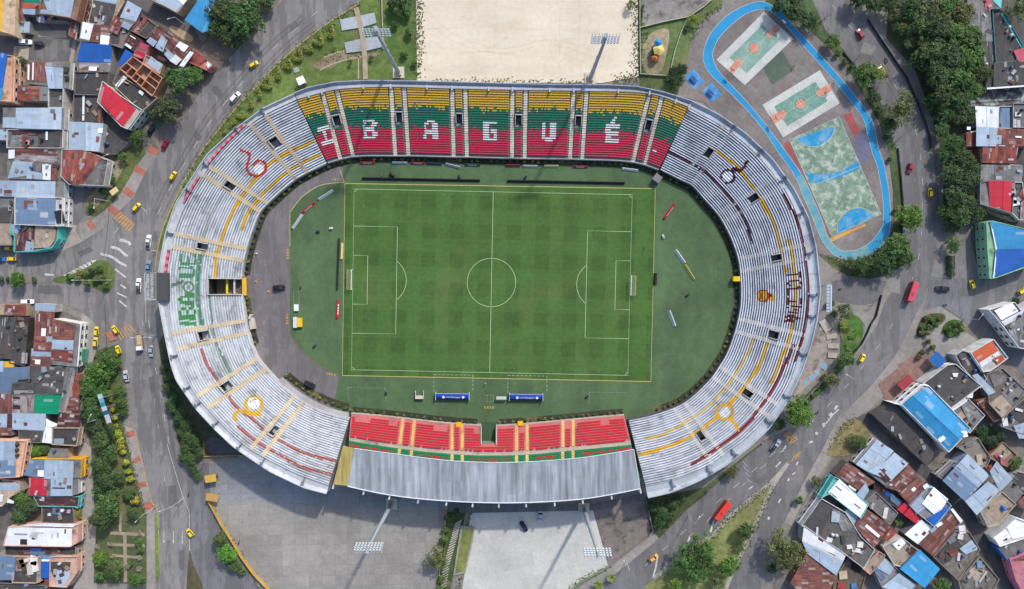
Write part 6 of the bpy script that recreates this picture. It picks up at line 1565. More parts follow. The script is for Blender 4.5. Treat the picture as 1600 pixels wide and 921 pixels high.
for x_ in (-2.0, 2.0):
    for y_ in (-1, 1): o = link('wheel', wme, None, None, t); o.location = (x_, y_ * .9, .45)
# ================================================================ PEOPLE
def person_me(seed, stride=0.32, skin=(0.28, 0.16, 0.1), arms=0.18):
    J = {'pel': (0, 0, .95), 'spine': (0, 0, 1.18), 'chest': (0.02, 0, 1.38), 'neck': (0.02, 0, 1.50), 'head': (0.05, 0, 1.64), 'top': (0.04, 0, 1.72)}
    E = [('pel', 'spine'), ('spine', 'chest'), ('chest', 'neck'), ('neck', 'head'), ('head', 'top')]
    R = {'pel': .15, 'spine': .13, 'chest': .155, 'neck': .06, 'head': .10, 'top': .06}
    for s_, n in ((1, 'l'), (-1, 'r')):
        f = stride * s_
        J.update({'hip' + n: (0, .1 * s_, .9), 'kne' + n: (f * .55 + .04, .1 * s_, .5), 'ank' + n: (f, .1 * s_, .09), 'toe' + n: (f + .17, .11 * s_, .045)})
        J.update({'sho' + n: (0.01, .19 * s_, 1.40), 'elb' + n: (-f * arms * 2 - .02, .25 * s_, 1.13), 'wri' + n: (-f * .8 + .08, .26 * s_, .90), 'han' + n: (-f * .9 + .12, .26 * s_, .82)})
        E += [('pel', 'hip' + n), ('hip' + n, 'kne' + n), ('kne' + n, 'ank' + n), ('ank' + n, 'toe' + n), ('chest', 'sho' + n), ('sho' + n, 'elb' + n), ('elb' + n, 'wri' + n), ('wri' + n, 'han' + n)]
        R.update({'hip' + n: .095, 'kne' + n: .062, 'ank' + n: .042, 'toe' + n: .04, 'sho' + n: .065, 'elb' + n: .045, 'wri' + n: .032, 'han' + n: .036})
        for k in range(4):
            a = 'fin%s%d' % (n, k); J[a] = (-f * .9 + .13 + k * .012, (.235 + k * .018) * s_, .745 + abs(k - 1.5) * .01); R[a] = .009; E.append(('han' + n, a))
        a = 'thu' + n; J[a] = (-f * .9 + .18, .24 * s_, .80); R[a] = .01; E.append(('han' + n, a))
    ks = list(J); me = bpy.data.meshes.new('person'); me.from_pydata([J[k] for k in ks], [(ks.index(a), ks.index(b)) for a, b in E], [])
    o = bpy.data.objects.new('person', me); COL.objects.link(o)
    o.modifiers.new('s', 'SKIN'); sm = o.modifiers.new('u', 'SUBSURF'); sm.levels = 1; sm.render_levels = 1
    for i, k in enumerate(ks): me.skin_vertices[0].data[i].radius = (R[k], R[k])
    for i in range(len(ks)): me.skin_vertices[0].data[i].use_root = (i == 0)
    dg = bpy.context.evaluated_depsgraph_get(); out = bpy.data.meshes.new_from_object(o.evaluated_get(dg))
    bpy.data.objects.remove(o)
    return out
PM = [person_me(0), person_me(1, 0.1)]
skinm = mk('skin', src=(0.30, 0.17, 0.11), rough=0.6); hairm = mk('hair', src=(0.015, 0.012, 0.01))
def clothm(c): return mk('clothing', src=c)
def person(x, y, ang, shirt, trousers, label, walk=0, shorts=False):
    me = PM[walk].copy(); me.materials.clear()
    for m_ in (skinm, clothm(shirt), clothm(trousers), mk('shoes', src=(.03, .03, .03))): me.materials.append(m_)
    for p in me.polygons:
        c_ = p.center
        hand = abs(c_.y) > .17 and c_.z < 1.12 and c_.z > .6
        p.material_index = 3 if c_.z < .09 else (0 if c_.z > 1.5 or hand else (2 if c_.z < .97 and not (shorts and c_.z < .5) else (0 if c_.z < .5 else 1)))
        p.use_smooth = True
    t = link('person', me); t.location = (*P2(x, y, .9), 8.6 * LV); t.rotation_euler = (0, 0, radians(ang)); tag(t, label, 'person')
    h = bpy.data.meshes.new('hair'); bm = bmesh.new(); bmesh.ops.create_uvsphere(bm, u_segments=12, v_segments=8, radius=.118)
    bmesh.ops.delete(bm, geom=[v for v in bm.verts if v.co.z < -.02 or (v.co.x > .07 and v.co.z < .05)], context='VERTS'); bm.to_mesh(h); bm.free(); h.materials.append(hairm)
    o = link('hair', h, None, None, t); o.location = (.04, 0, 1.665)
    f = MB(); f.box(.145, 0, 1.62, .05, .03, .05); f.me
    n = f.build('nose', 'cloth', None, t); n.data.materials.clear(); n.data.materials.append(skinm)
    return t
W_, K_ = C(230, 230, 230), (0.03, 0.03, 0.035)
person(1240, 104, 210, (0.05, 0.04, 0.05), K_, 'person in dark clothes walking between the two basketball courts')
person(758, 599, 250, W_, (0.08, 0.09, 0.12), 'person in a white shirt standing between the two blue dugouts', 1)
person(1008, 386, 100, (0.2, 0.22, 0.22), (0.1, 0.12, 0.12), 'person in grey walking on the grass behind the goal line')
person(923, 281, 20, C(200, 190, 190), K_, 'person in a pale shirt by the long dark board under the letter stand', 1)
person(845.5, 268, 300, W_, (0.2, 0.2, 0.22), 'person in white on the turf strip below the letter stand')
person(597, 273.5, 0, W_, K_, 'person in white beside the long dark board near the apron')
person(241.5, 394, 270, (0.04, 0.05, 0.08), K_, 'person in dark clothes at the kerb under the white stand', 1)
# motorcycles with riders
def motorbike(x, y, ang, col, label):
    t = thing('motorcycle', label, 'motorcycle', (*P2(x, y, .6), 3.4 * LV), radians(ang))
    wm = MB(); wm.tube([(0, -.06, 0), (0, .06, 0)], 0.3, 12); wme = wm.me('tyre', 'wheel')
    for x_ in (-.62, .62): o = link('wheel', wme, None, None, t); o.location = (x_, 0, .3)
    m = MB(); m.tube([(-.5, 0, .62), (-.1, 0, .7), (.3, 0, .72), (.5, 0, .55)], [.1, .17, .2, .1], 8); m.build('body', 'car', col, t)
    m = MB(); m.box(-.3, 0, .78, .7, .26, .1, 0, 0, .9, .8); m.build('seat', 'tyre', None, t)
    m = MB(); m.tube([(.38, -.36, 1.0), (.5, 0, .95), (.38, .36, 1.0)], .025, 5); m.tube([(.5, 0, .95), (.64, 0, .3)], .04, 5); m.build('handlebar', 'steel', (.1, .1, .1), t)
    m = MB(); m.tube([(.6, 0, .8), (.7, 0, .8)], .08, 8); m.build('headlight', 'lampglass', None, t)
for q in ((150, 558.5, 5, (.03, .03, .04), 'dark motorcycle parked in the lane behind the queued taxis'), (294.5, 773, 80, (.04, .04, .05), 'black motorcycle on the avenue before the car park gate'), (363, 844, 20, (.25, .05, .05), 'motorcycle with red tank parked inside the slab car park wall'), (373.5, 848, 75, (.05, .05, .07), 'dark motorcycle parked beside the red tanked one in the slab car park'), (1191, 693, 45, (.5, .5, .5), 'white motorcycle on the road below the bright round tree'), (1478, 476, 10, (.04, .04, .05), 'black motorcycle at the junction below the dark pickup'), (1385, 94, 115, (.05, .05, .06), 'black motorcycle in the shade of the upper road'), (1277, 645, 40, (.06, .06, .06), 'black motorcycle on the road outside the large bright tree'), (1314, 451, 15, (.1, .1, .12), 'dark motorcycle parked on the paved entrance by the gantry')):
    motorbike(*q)
# ================================================================ THINGS ON THE FIELD
def goal(u, sgn, label):
    o = F(u, 0); t = thing('goal', label, 'goal', (*o, 10 * LV), atan2(ex[1], ex[0]) + (0 if sgn > 0 else pi))
    m = MB()
    for y_ in (-3.66, 3.66): m.tube([(0, y_, 0), (0, y_, 2.44)], .09, 8)
    m.tube([(0, -3.72, 2.44), (0, 3.72, 2.44)], .12, 8); m.build('goal_frame', 'line', C(240, 240, 240, .85), t)
    m = MB()
    for y_ in (-3.66, 3.66): m.tube([(0, y_, 2.4), (1.7, y_, 2.3), (2.2, y_, 0)], .045, 5)
    m.tube([(2.2, -3.66, .05), (2.2, 3.66, .05)], .06, 5); m.tube([(1.7, -3.66, 2.3), (1.7, 3.66, 2.3)], .05, 5); m.build('net_support', 'line', C(214, 196, 150), t)
    n = MB()
    for k in range(31): y_ = -3.66 + 7.32 * k / 30; n.tube([(0, y_, 2.42), (1.7, y_, 2.28), (2.2, y_, .02)], .014, 3, 0, False)
    for k in range(9): x_ = 1.7 * k / 8; n.tube([(x_, -3.66, 2.42 - .14 * k / 8), (x_, 3.66, 2.42 - .14 * k / 8)], .014, 3, 0, False)
    n.build('net', 'line', C(222, 214, 180), t)
goal(-hx, -1, 'white goal with net at the apron end of the pitch'); goal(hx, 1, 'white goal with net at the striped stand end of the pitch')
def dugout(x, y, label):
    t = thing('dugout', label, 'dugout', (*P2(x, y, 1.5), 8.3 * LV), radians(-0.6)); L = 12.6
    m = MB(); vs = []; n = 7
    for i in range(n):
        a = pi * 0.06 + (pi * .62) * i / (n - 1); vs += [(-L / 2, .85 - 1.5 * (1 - cos(a)) * .8, 2.1 * sin(a) + .05), (L / 2, .85 - 1.5 * (1 - cos(a)) * .8, 2.1 * sin(a) + .05)]
    # canopy from the open front (top of the photo) over to the back
    pr = [(1.0, 2.05), (.6, 2.2), (0, 2.22), (-.7, 2.0), (-1.15, 1.4), (-1.3, .1)]
    vs = [p for y_, z_ in pr for p in ((-L / 2, y_, z_), (L / 2, y_, z_))]
    fs = [(2 * i, 2 * i + 2, 2 * i + 3, 2 * i + 1) for i in range(len(pr) - 1)]
    m.add(vs, fs); o = m.build('canopy', 'plain', C(24, 72, 176), t)
    m = MB(); m.box(0, 1.03, 2.03, L, .1, .06); m.build('front_edge', 'line', C(220, 226, 232), t)
    for s_ in (-1, 1):
        m = MB(); m.box(s_ * L / 2, -.1, 0, .14, 2.7, 2.2); m.build('end_panel', 'line', C(226, 230, 234), t)
    m = MB(); m.box(0, -.4, .3, L - .5, .5, .08); m.box(0, -.62, .38, L - .5, .06, .5); m.build('bench', 'plain', C(60, 130, 80), t)
    z = 2.24
    for tx, x_, s_ in (('LIGA', -1.6, .75), ('Dimayor', 1.3, 1.05)):
        o = link('lettering', text_mesh(tx, s_, 'line'), None, C(238, 240, 244, .9), t); o.location = (x_, -.05 - .28, z - .03); o.rotation_euler = (radians(14), 0, 0)
    for x_ in (-3.3, 4.1):
        m = MB(); m.add([(x_ + .5 * cos(a), -.3 + .5 * sin(a), z - .04 + sin(a) * .12) for a in np.linspace(0, 2 * pi, 17)[:-1]], [tuple(range(16))]); m.build('badge', 'line', C(238, 240, 244, .9), t)
dugout(707, 619, 'blue dugout with white lettering facing the middle of the pitch, nearer the white stand')
dugout(822, 620, 'blue dugout with white lettering facing the pitch, nearer the striped stand')
t = thing('bench_shelter', 'small cream open fronted shelter west of the blue dugouts', 'shelter', (*P2(655.5, 617, .8), 8.3 * LV))
m = MB(); m.box(0, -.9, 0, 3.0, 1.1, 1.1); m.build('seat_box', 'plain', C(206, 200, 186), t)
for s_ in (-1, 1): m = MB(); m.box(s_ * 1.5, 0, 0, .12, 3.0, 1.3); m.build('side_panel', 'line', C(222, 220, 210), t)
m = MB(); m.box(0, -1.42, 0, 3.0, .1, 1.4); m.build('back_panel', 'line', C(214, 208, 196), t)
t = thing('official_table', 'pale covered officials table between the two blue dugouts', 'table', (*P2(783.5, 621.5, 1.2), 8.3 * LV))
m = MB(); m.box(0, 0, 1.75, 3.8, 1.15, .1); m.box(0, -.5, .9, 3.8, .08, .9); m.build('canopy', 'plain', C(200, 204, 200), t)
for x_ in (-1.8, 1.8): m = MB(); m.tube([(x_, 0, 0), (x_, 0, 1.75)], .06, 5); m.build('post', 'steel', C(120, 124, 126), t)
# advertising boards and other boards
def board(pts, w2, h, col, label, txt=None, lean=0.0, name='advertising_board', cat='board', grp=None, mat='plain'):
    a, b = np.array(P2(*pts[0], h * .6)), np.array(P2(*pts[1], h * .6)); c_ = (a + b) / 2; L = np.hypot(*(b - a)); ang = atan2(*(b - a)[::-1])
    t = thing(name, label, cat, (*c_, 8.3 * LV), ang, grp)
    m = MB(); m.add([(-L / 2, -w2 / 2, 0), (L / 2, -w2 / 2, 0), (L / 2, w2 * .1, h), (-L / 2, w2 * .1, h), (-L / 2, w2 / 2, 0), (L / 2, w2 / 2, 0), (L / 2, w2 * .22, h), (-L / 2, w2 * .22, h)], [(0, 1, 2, 3), (5, 4, 7, 6), (3, 2, 6, 7), (0, 3, 7, 4), (1, 5, 6, 2)])
    m.build('panel', mat, col, t)
    m = MB(); m.box(-L * .4, w2 * .3, 0, .1, w2, .08); m.box(L * .4, w2 * .3, 0, .1, w2, .08); m.build('foot', 'steel', (.1, .1, .1), t)
    if txt:
        m = MB(); n = txt
        for i in range(n):
            x0 = -L * .3 + L * .6 * i / n; f0, f1 = .3, .75
            p = lambda f: (-w2 / 2 + (w2 * .6) * f - .015, h * f + .01)
            m.add([(x0, *p(f0)), (x0 + L * .6 / n * .72, *p(f0)), (x0 + L * .6 / n * .72, *p(f1)), (x0, *p(f1))], [(0, 1, 2, 3)])
        m.build('lettering', 'line', C(236, 236, 236), t)
    return t
RB, WB, GB = C(196, 44, 56), C(206, 214, 214), C(40, 50, 48)
board([(498, 312), (520, 297.5)], 1.1, .9, WB, 'white advertising board on the turf corner by the apron, nearest the pitch corner')
board([(472, 333), (491, 317)], 1.1, .9, RB, 'red advertising board with white lettering between two white ones by the apron', 5)
board([(457, 357), (472, 335)], 1.1, .9, WB, 'white advertising board at the apron end of the three by the turf corner')
board([(527, 497), (528.5, 469)], 1.1, .9, RB, 'red advertising board with white lettering beside the goal', 4)
board([(533.5, 405), (534.5, 380)], .9, .9, C(222, 206, 140), 'cream board standing on the yellow line behind the goal')
board([(1037.5, 342), (1054, 319)], 1.1, .9, RB, 'red advertising board with white lettering on the open turf by the striped stand', 5)
board([(1055.5, 391), (1069.5, 411)], 1.3, .9, C(214, 218, 222), 'pale board on the turf end, next to the yellow one')
board([(1070, 414), (1084.5, 437)], 1.2, .9, C(196, 186, 96), 'yellow board on the turf end')
board([(1045.5, 486), (1054.5, 510)], 1.3, .9, C(206, 212, 214), 'pale board standing alone on the turf below the yellow one')
for q in (((563, 254.5), (586, 254.5), RB, 'first red board under the letter stand from the apron', 4), ((613, 254.5), (636.5, 254.8), C(176, 190, 204), 'grey blue board under the letter B', None), ((642, 255), (664, 255.5), C(176, 50, 76), 'red board with white lettering under the letter A', 4), ((667, 255.5), (690, 256.5), C(50, 70, 96), 'dark blue board under the letter A', None), ((696, 256), (718.5, 262), C(176, 186, 196), 'pale board standing at an angle before the letter stand', None), ((727, 257.5), (750, 258), C(60, 76, 78), 'dark board under the stairs left of the letter G', 3), ((790, 258.5), (813, 259), C(150, 60, 66), 'dull red board under the letter G', None), ((817, 259.5), (840, 260), C(196, 196, 196), 'white board under the letter U', 5), ((850, 259.5), (872.5, 259.8), C(206, 206, 146), 'pale yellow board under the letter U', None), ((896, 260.5), (918, 261), C(170, 60, 90), 'pink red board under the stairs right of the letter U', 4), ((972, 263.5), (997, 266.5), C(226, 232, 236), 'white board at the end of the row before the bowl corner', None)):
    board([q[0], q[1]], 1.0, .9, q[2], q[3], q[4])
board([(566, 279), (750, 282.5)], 1.1, 1.0, (0.02, 0.024, 0.022), 'very long black board along the touchline, on the apron side of the letter G', name='led_board', mat='void')
board([(793, 283), (976, 286.5)], 1.1, 1.0, (0.02, 0.024, 0.022), 'very long black board along the touchline, on the side of the striped stand', name='led_board', mat='void')
board([(526.5, 453), (529.5, 373)], .7, .9, (0.03, 0.045, 0.035), 'long thin black board behind the goal at the apron end', name='led_board', mat='void')
board([(1023.5, 445), (1024.5, 427)], 1.5, 1.0, (0.02, 0.022, 0.022), 'short thick black board on the touchline by the far goal', name='led_board', mat='void')
# carts and small kit
t = thing('kit_cart', 'yellow and white kit cart on the turf by the apron', 'cart', (*P2(465, 504, .8), 8.3 * LV))
m = MB(); m.box(.9, 0, .3, 1.9, 3.4, 1.0); m.build('cover', 'plain', C(238, 196, 40), t)
m = MB(); m.box(-.8, 0, .3, 1.4, 4.0, .9); m.build('tray', 'line', C(220, 224, 222), t)
for s_ in (-1, 1): m = MB(); m.tube([(.2, s_ * 1.5, .2), (.6, s_ * 1.5, .2)], .2, 8); m.build('wheel', 'tyre', None, t)
t = thing('equipment_crate', 'white crate on the turf above the yellow kit cart', 'crate', (*P2(463, 481, .8), 8.3 * LV)); m = MB(); m.box(0, 0, 0, 1.6, 2.4, .8); m.build('box', 'line', C(232, 234, 232), t, .05); m = MB(); m.box(0, 0, .8, 1.68, 2.48, .1); m.build('lid', 'line', C(238, 240, 238), t)
def bag(x, y, col, label, s=1.0):
    m = MB(); m.tube([(-.5 * s, 0, .28 * s), (-.3 * s, .02, .36 * s), (.3 * s, .05, .36 * s), (.5 * s, 0, .26 * s)], [.18 * s, .3 * s, .3 * s, .16 * s], 8)
    t = thing('kit_bag', label, 'bag', (*P2(x, y, .3), 8.3 * LV), x * 1.7); m.build('bag_body', 'cloth_' if False else 'plain', col, t)
    m = MB(); m.tube([(-.25 * s, .05, .6 * s), (0, .05, .78 * s), (.25 * s, .05, .6 * s)], .04 * s, 5); m.build('handle', 'tyre', None, t)
for x, y, c_, lb, s_ in ((517.5, 357.5, C(236, 236, 236), 'white kit bag on the turf beside the long thin board', 1.4), (497, 362, (.02, .03, .03), 'black kit bag on the turf behind the white one', 1.4), (1036, 370, C(226, 230, 230), 'white kit bag on the turf near the red board', 1.4), (470, 450, (.03, .05, .04), 'dark kit bag on the apron edge line', 1.0), (492, 541, (.03, .05, .04), 'black bag on the turf below the kit cart', 1.5), (821, 277.5, (.02, .03, .03), 'black bag by the long board under the letter G', 1.4), (718, 276.5, (.02, .03, .03), 'black bag behind the long board under the letter A', 1.4), (613, 273.5, (.02, .02, .02), 'black roll on the turf next to the person in white', 2.2), (603.5, 614.5, (.02, .03, .03), 'black bag at the corner of the dashed warm-up box', 1.3), (917, 620, (.02, .03, .03), 'black bag at the corner of the far dashed warm-up box', 1.3), (1074, 461, (.02, .03, .03), 'black bag on the open turf below the yellow board', 1.4), (401, 396.5, C(236, 236, 236), 'small white bag lying on the dark apron', .9)):
    bag(x, y, c_, lb, s_)
def cone(x, y, label): 
    m = MB(); m.box(0, 0, 0, .8, .8, .06); m.tube([(0, 0, .05), (0, 0, .8)], [.3, .05], 8); t = tag(m.build('traffic_cone', 'plain', C(236, 150, 60)), label, 'cone'); t.location = (*P2(x, y), 8.3 * LV)
cone(400.5, 440.5, 'orange cone on the apron at the gateway, nearer the tricolour stand'); cone(420, 456, 'orange cone on the apron beside the black car')
for k, (u, v) in enumerate(((-hx, -hy), (hx, -hy), (hx, hy), (-hx, hy))):
    m = MB(); m.tube([(0, 0, 0), (0, 0, 1.5)], .03, 5); t = thing('corner_flag', 'corner flag at the pitch corner nearest ' + ('the moat roof', 'the striped stand and the red seats', 'the grey hut', 'the tricolour stand and the apron')[k], 'flag', (*F(u, v), 10 * LV)); m.build('pole', 'line', C(220, 220, 120), t)
    m = MB(); m.add([(0, 0, 1.5), (.45, 0, 1.45), (.4, 0.08, 1.15), (0, 0, 1.15)], [(0, 1, 2, 3)]); m.build('cloth', 'plain', C(230, 80, 60), t)
# ================================================================ STREET FURNITURE AND COURT THINGS
def tt_table(x, y, ang, label):
    t = thing('table_tennis_table', label, 'table', (*P2(x, y, .7), 6.5 * LV), radians(ang))
    m = MB(); m.box(0, 0, .68, 2.9, 1.6, .1); m.build('tabletop', 'plain', C(28, 86, 160), t); m = MB(); m.box(0, 0, .78, .06, 1.7, .16); m.build('net', 'plain', C(30, 60, 110), t)
    for s_ in (-1, 1): m = MB(); m.box(s_ * 1.0, 0, 0, .3, 1.2, .68); m.build('leg', 'pave', C(60, 110, 170), t)
tt_table(1083.5, 124.5, -45, 'blue table tennis table on the blue pad nearer the playground lawn'); tt_table(1109.5, 145.5, -45, 'blue table tennis table on the blue pad nearer the striped stand')
def hoop(x, y, ang, label):
    t = thing('basketball_hoop', label, 'basketball hoop', (*P2(x, y), 6.2 * LV), radians(ang))
    m = MB(); m.tube([(0, 0, 0), (0, 0, 2.9), (1.1, 0, 3.2)], .1, 6); m.build('post', 'steel', C(120, 120, 124), t)
    m = MB(); m.box(1.15, 0, 2.9, .06, 1.8, 1.05); m.build('backboard', 'line', C(220, 220, 220), t)
    m = MB(); m.tube([(1.45 + .23 * cos(a), .23 * sin(a), 3.05) for a in np.linspace(0, 2 * pi, 13)], .025, 4); m.build('hoop_ring', 'plain', C(230, 90, 40), t)
for q in ((1222, 36, 230, 'basketball hoop at the track bend end of the upper court'), (1137, 117, 50, 'basketball hoop at the table tennis end of the upper court'), (1302, 131, 205, 'basketball hoop at the road end of the lower court'), (1203, 190, 30, 'basketball hoop at the stand end of the lower court')): hoop(*q)
def small_goal(x, y, ang, label):
    t = thing('futsal_goal', label, 'goal', (*P2(x, y), 6.6 * LV), radians(ang)); m = MB()
    m.tube([(-1.5, 0, 0), (-1.5, 0, 2), (1.5, 0, 2), (1.5, 0, 0)], .06, 6); m.build('goal_frame', 'steel', C(190, 190, 186), t)
    m = MB(); m.tube([(-1.5, 0, 2), (-1.5, 1, 0), (1.5, 1, 0), (1.5, 0, 2)], .04, 5); m.build('net_support', 'steel', C(160, 160, 160), t)
small_goal(1272, 200.5, 25, 'metal goal at the basketball end of the tiled court'); small_goal(1338.5, 352.5, 205, 'metal goal at the orange line end of the tiled court')
# playground climbing frame
t = thing('playground_frame', 'playground frame with blue, yellow and orange roofs on the small lawn', 'climbing frame', (*P2(1024, 80, 2), 3.4 * LV))
for x_, y_, z_, c_, s_ in ((.6, 2.6, 3.2, C(40, 140, 206), 1.5), (1.0, .2, 2.9, C(226, 206, 120), 2.2), (-.2, -2.6, 2.0, C(216, 120, 66), 1.3)):
    m = MB(); m.tube([(x_, y_, z_), (x_, y_, z_ + .9)], [s_, .12], 6)
    m.build('roof', 'plain', c_, t)
    for a in range(4): m = MB(); m.tube([(x_ + s_ * .6 * cos(a * pi / 2), y_ + s_ * .6 * sin(a * pi / 2), 0), (x_ + s_ * .6 * cos(a * pi / 2), y_ + s_ * .6 * sin(a * pi / 2), z_)], .08, 5); m.build('post', 'steel', C(60, 110, 90), t)
    m = MB(); m.box(x_, y_, 1.2, s_ * 1.3, s_ * 1.3, .12); m.build('deck', 'plain', C(190, 120, 80), t)
m = MB(); m.add([(1.6, 0, 1.3), (1.6, .7, 1.3), (4.0, 1.4, .1), (4.0, .7, .1)], [(0, 1, 2, 3)]); m.build('slide', 'plain', C(230, 160, 80), t)
m = MB(); m.tube([(-.6, 1.6, 1.6), (-1.4, 0, 1.8), (-.8, -1.8, 1.4)], .45, 8); m.build('crawl_tube', 'plain', C(50, 90, 60), t)
# ticket booth and panel on the lawn strip
t = thing('ticket_booth', 'white roofed ticket booth on the lawn strip by the stand rim', 'booth', (*P2(470, 126, 3), 0), radians(25))
m = MB(); m.box(0, 0, 0, 2.2, 2.2, 2.8); m.build('wall', 'dirtywall', C(170, 170, 168), t); m = MB(); m.box(0, 0, 2.8, 2.8, 2.8, .25); m.build('roof', 'line', C(240, 242, 244, .88), t); m = MB(); m.box(0, -1.12, 1.1, 1.2, .06, 1.0); m.build('window', 'glass', None, t)
m = MB(); m.box(0, 0, 0, 2.0, 1.8, .25); t = tag(m.build('manhole_cover', 'pave', C(176, 178, 168)), 'square concrete cover on the lawn strip beside the ticket booth', 'cover'); t.location = (*P2(463.5, 110), 0.1); t.rotation_euler = (0, 0, .35)
# two big pale slabs on the lawn with the path across
def slab_thing(q, label):
    b = MB(); b.prism([P2(*p, .5) for p in px(q)], 0.0, 0.5); return tag(b.build('concrete_platform', 'rim', C(176, 184, 192)), label, 'platform')
slab_thing('531,31 560,25 585,20 588,36 566,43 534,48', 'pale slab platform on the lawn, the one nearer the avenue')
slab_thing('538,67 566,60 596,57 604,72 575,79 541,83', 'pale slab platform on the lawn under the floodlight head')
o = MB(); ribbon(o, px('556,12 561,30 567,60 570,90 571,124'), 1.9, .54); o.build('footpath', 'pave', C(180, 164, 140))['kind'] = 'structure'
o = MB(); ribbon(o, px('505,90 528,82 538,80'), .5, 5.5 * LV); ribbon(o, cr(px('500,110 520,100 545,93 568,88'), 3), .5, 5.5 * LV); ribbon(o, px('560,88 560,124'), .4, 5.5 * LV); o.build('garden_edging', 'pave', C(186, 176, 152))['kind'] = 'structure'
def wall(q, label, h=1.2, w2=0.3, col=C(170, 166, 158), name='boundary_wall', cat='wall', mat='dirtywall', closed=False):
    p = np.array([P2(*z, h) for z in px(q)]); m = MB()
    if closed: p = np.vstack([p, p[:1]])
    for a, b in zip(p[:-1], p[1:]):
        c_ = (a + b) / 2; m.box(c_[0], c_[1], 0, np.hypot(*(b - a)) + w2 * .9, w2, h + random.random() * .004, atan2(*(b - a)[::-1]))
    return tag(m.build(name, mat, col), label, cat)
wall('596,-10 597,30 598,56 598,76', 'long thin pale wall on the lawn beside the rough grass', 1.0, .25, C(190, 190, 178))
wall('325,785 345,822 362,848 376,872 395,898 425,930', 'yellow painted wall along the slab car park and the tree row', 1.6, .28, C(206, 166, 84))
wall('698,797 694,830 688,880 684,921', 'low yellow wall beside the green strip between the car parks', .6, .3, C(206, 176, 96))
wall('1000,-8 1000,43 1001,115 1025,117 1042,118', 'thin pale fence wall round two sides of the playground lawn', 1.1, .2, C(196, 200, 176))
wall('1000,43 1040,33 1076,26 1100,10 1114,-2', 'thin pale wall between the paved roundel and the playground', 1.0, .25, C(200, 200, 172))
wall('1075,28 1066,46 1056,75 1048,108', 'thin curved pale wall on the court side of the playground lawn', 1.0, .22, C(196, 200, 180))
wall('1378,462 1374,478 1370,494 1362,506 1356,520 1347,538 1330,556', 'dark railing wall curving along the kerb of the striped stand entrance', 1.1, .35, C(46, 46, 48))
wall('1404,232 1409,280 1412,320 1410,368', 'dark kerb wall along the road beside the verge east of the track', .8, .35, C(60, 60, 62))
wall('1319,82 1345,114 1368,146', 'dark kerb wall between the track verge and the upper road', .8, .35, C(56, 58, 58))
wall('1306,578 1290,592 1272,610 1252,632 1240,645', 'grey retaining wall under the hedge below the blue painted tiles', 1.3, .6, C(120, 118, 116))
wall('318,692 318,714 384,712', 'low yellow wall round the dark court under the white stand', .8, .3, C(170, 150, 80))
wall('1357,30 1392,82 1418,121 1436,162 1452,204 1456,232', 'dark iron fence along the outer pavement of the upper road', 1.1, .22, C(60, 58, 58), 'fence', 'fence')
wall('1010,784 1021,831 1012,842 984,862 956,884', 'concrete wall round the dark stained lot', 1.2, .4, C(150, 146, 140))
wall('955,884 930,898 905,912 885,928', 'pale green railing wall at the bottom of the pale car park', 1.0, .3, C(140, 160, 130))
# sloped stair rail between car parks
t = thing('staircase', 'long outdoor staircase with many steps beside the planter', 'staircase'); q = px('716,816 708,846 698,882 692,918')
for k in range(26):
    tt = k / 25; p = np.array([np.interp(tt * 3, range(4), [z[i] for z in q]) for i in (0, 1)]); a = P2(*p, .3); m = MB(); m.box(a[0], a[1], 0, 3.0, .42, .16 + .02 * (25 - k) , radians(30)); m.build('step', 'pave', C(186, 182, 172), t)
# billboard in the park
t = thing('billboard', 'long tilted billboard in white, teal and blue among the park trees', 'billboard')
a, b = np.array(P(156, 616, 11.0)), np.array(P(171.5, 661, 11.0)); d = (b - a) / np.hypot(*(b - a)[:2]); nn = np.array([-d[1], d[0], 0]) * 1.35
if nn[0] < 0: nn = -nn
m = MB(); mats = []; ncol = [C(230, 236, 238), C(130, 200, 210), C(60, 160, 180), C(236, 240, 242), C(40, 110, 160), C(226, 232, 236), C(230, 234, 240)]
for i, c_ in enumerate(ncol):
    p0, p1 = a + (b - a) * i / 7, a + (b - a) * (i + 1) / 7; m = MB()
    m.add([tuple(p0 - nn + np.array([0, 0, -.4])), tuple(p1 - nn + np.array([0, 0, -.4])), tuple(p1 + nn + np.array([0, 0, 1.0])), tuple(p0 + nn + np.array([0, 0, 1.0]))], [(0, 1, 2, 3)]); m.build('poster_panel', 'plain', c_, t)
m = MB()
for f in (.15, .5, .85):
    p = a + (b - a) * f; m.tube([(p[0] - .6, p[1], 0), (p[0] - .6, p[1], 10.2)], .25, 7)
m.tube([tuple(a - nn * 1.1 + np.array([0, 0, -1.9])), tuple(b - nn * 1.1 + np.array([0, 0, -1.9]))], .15, 6); m.build('support', 'steel', C(120, 124, 130), t)
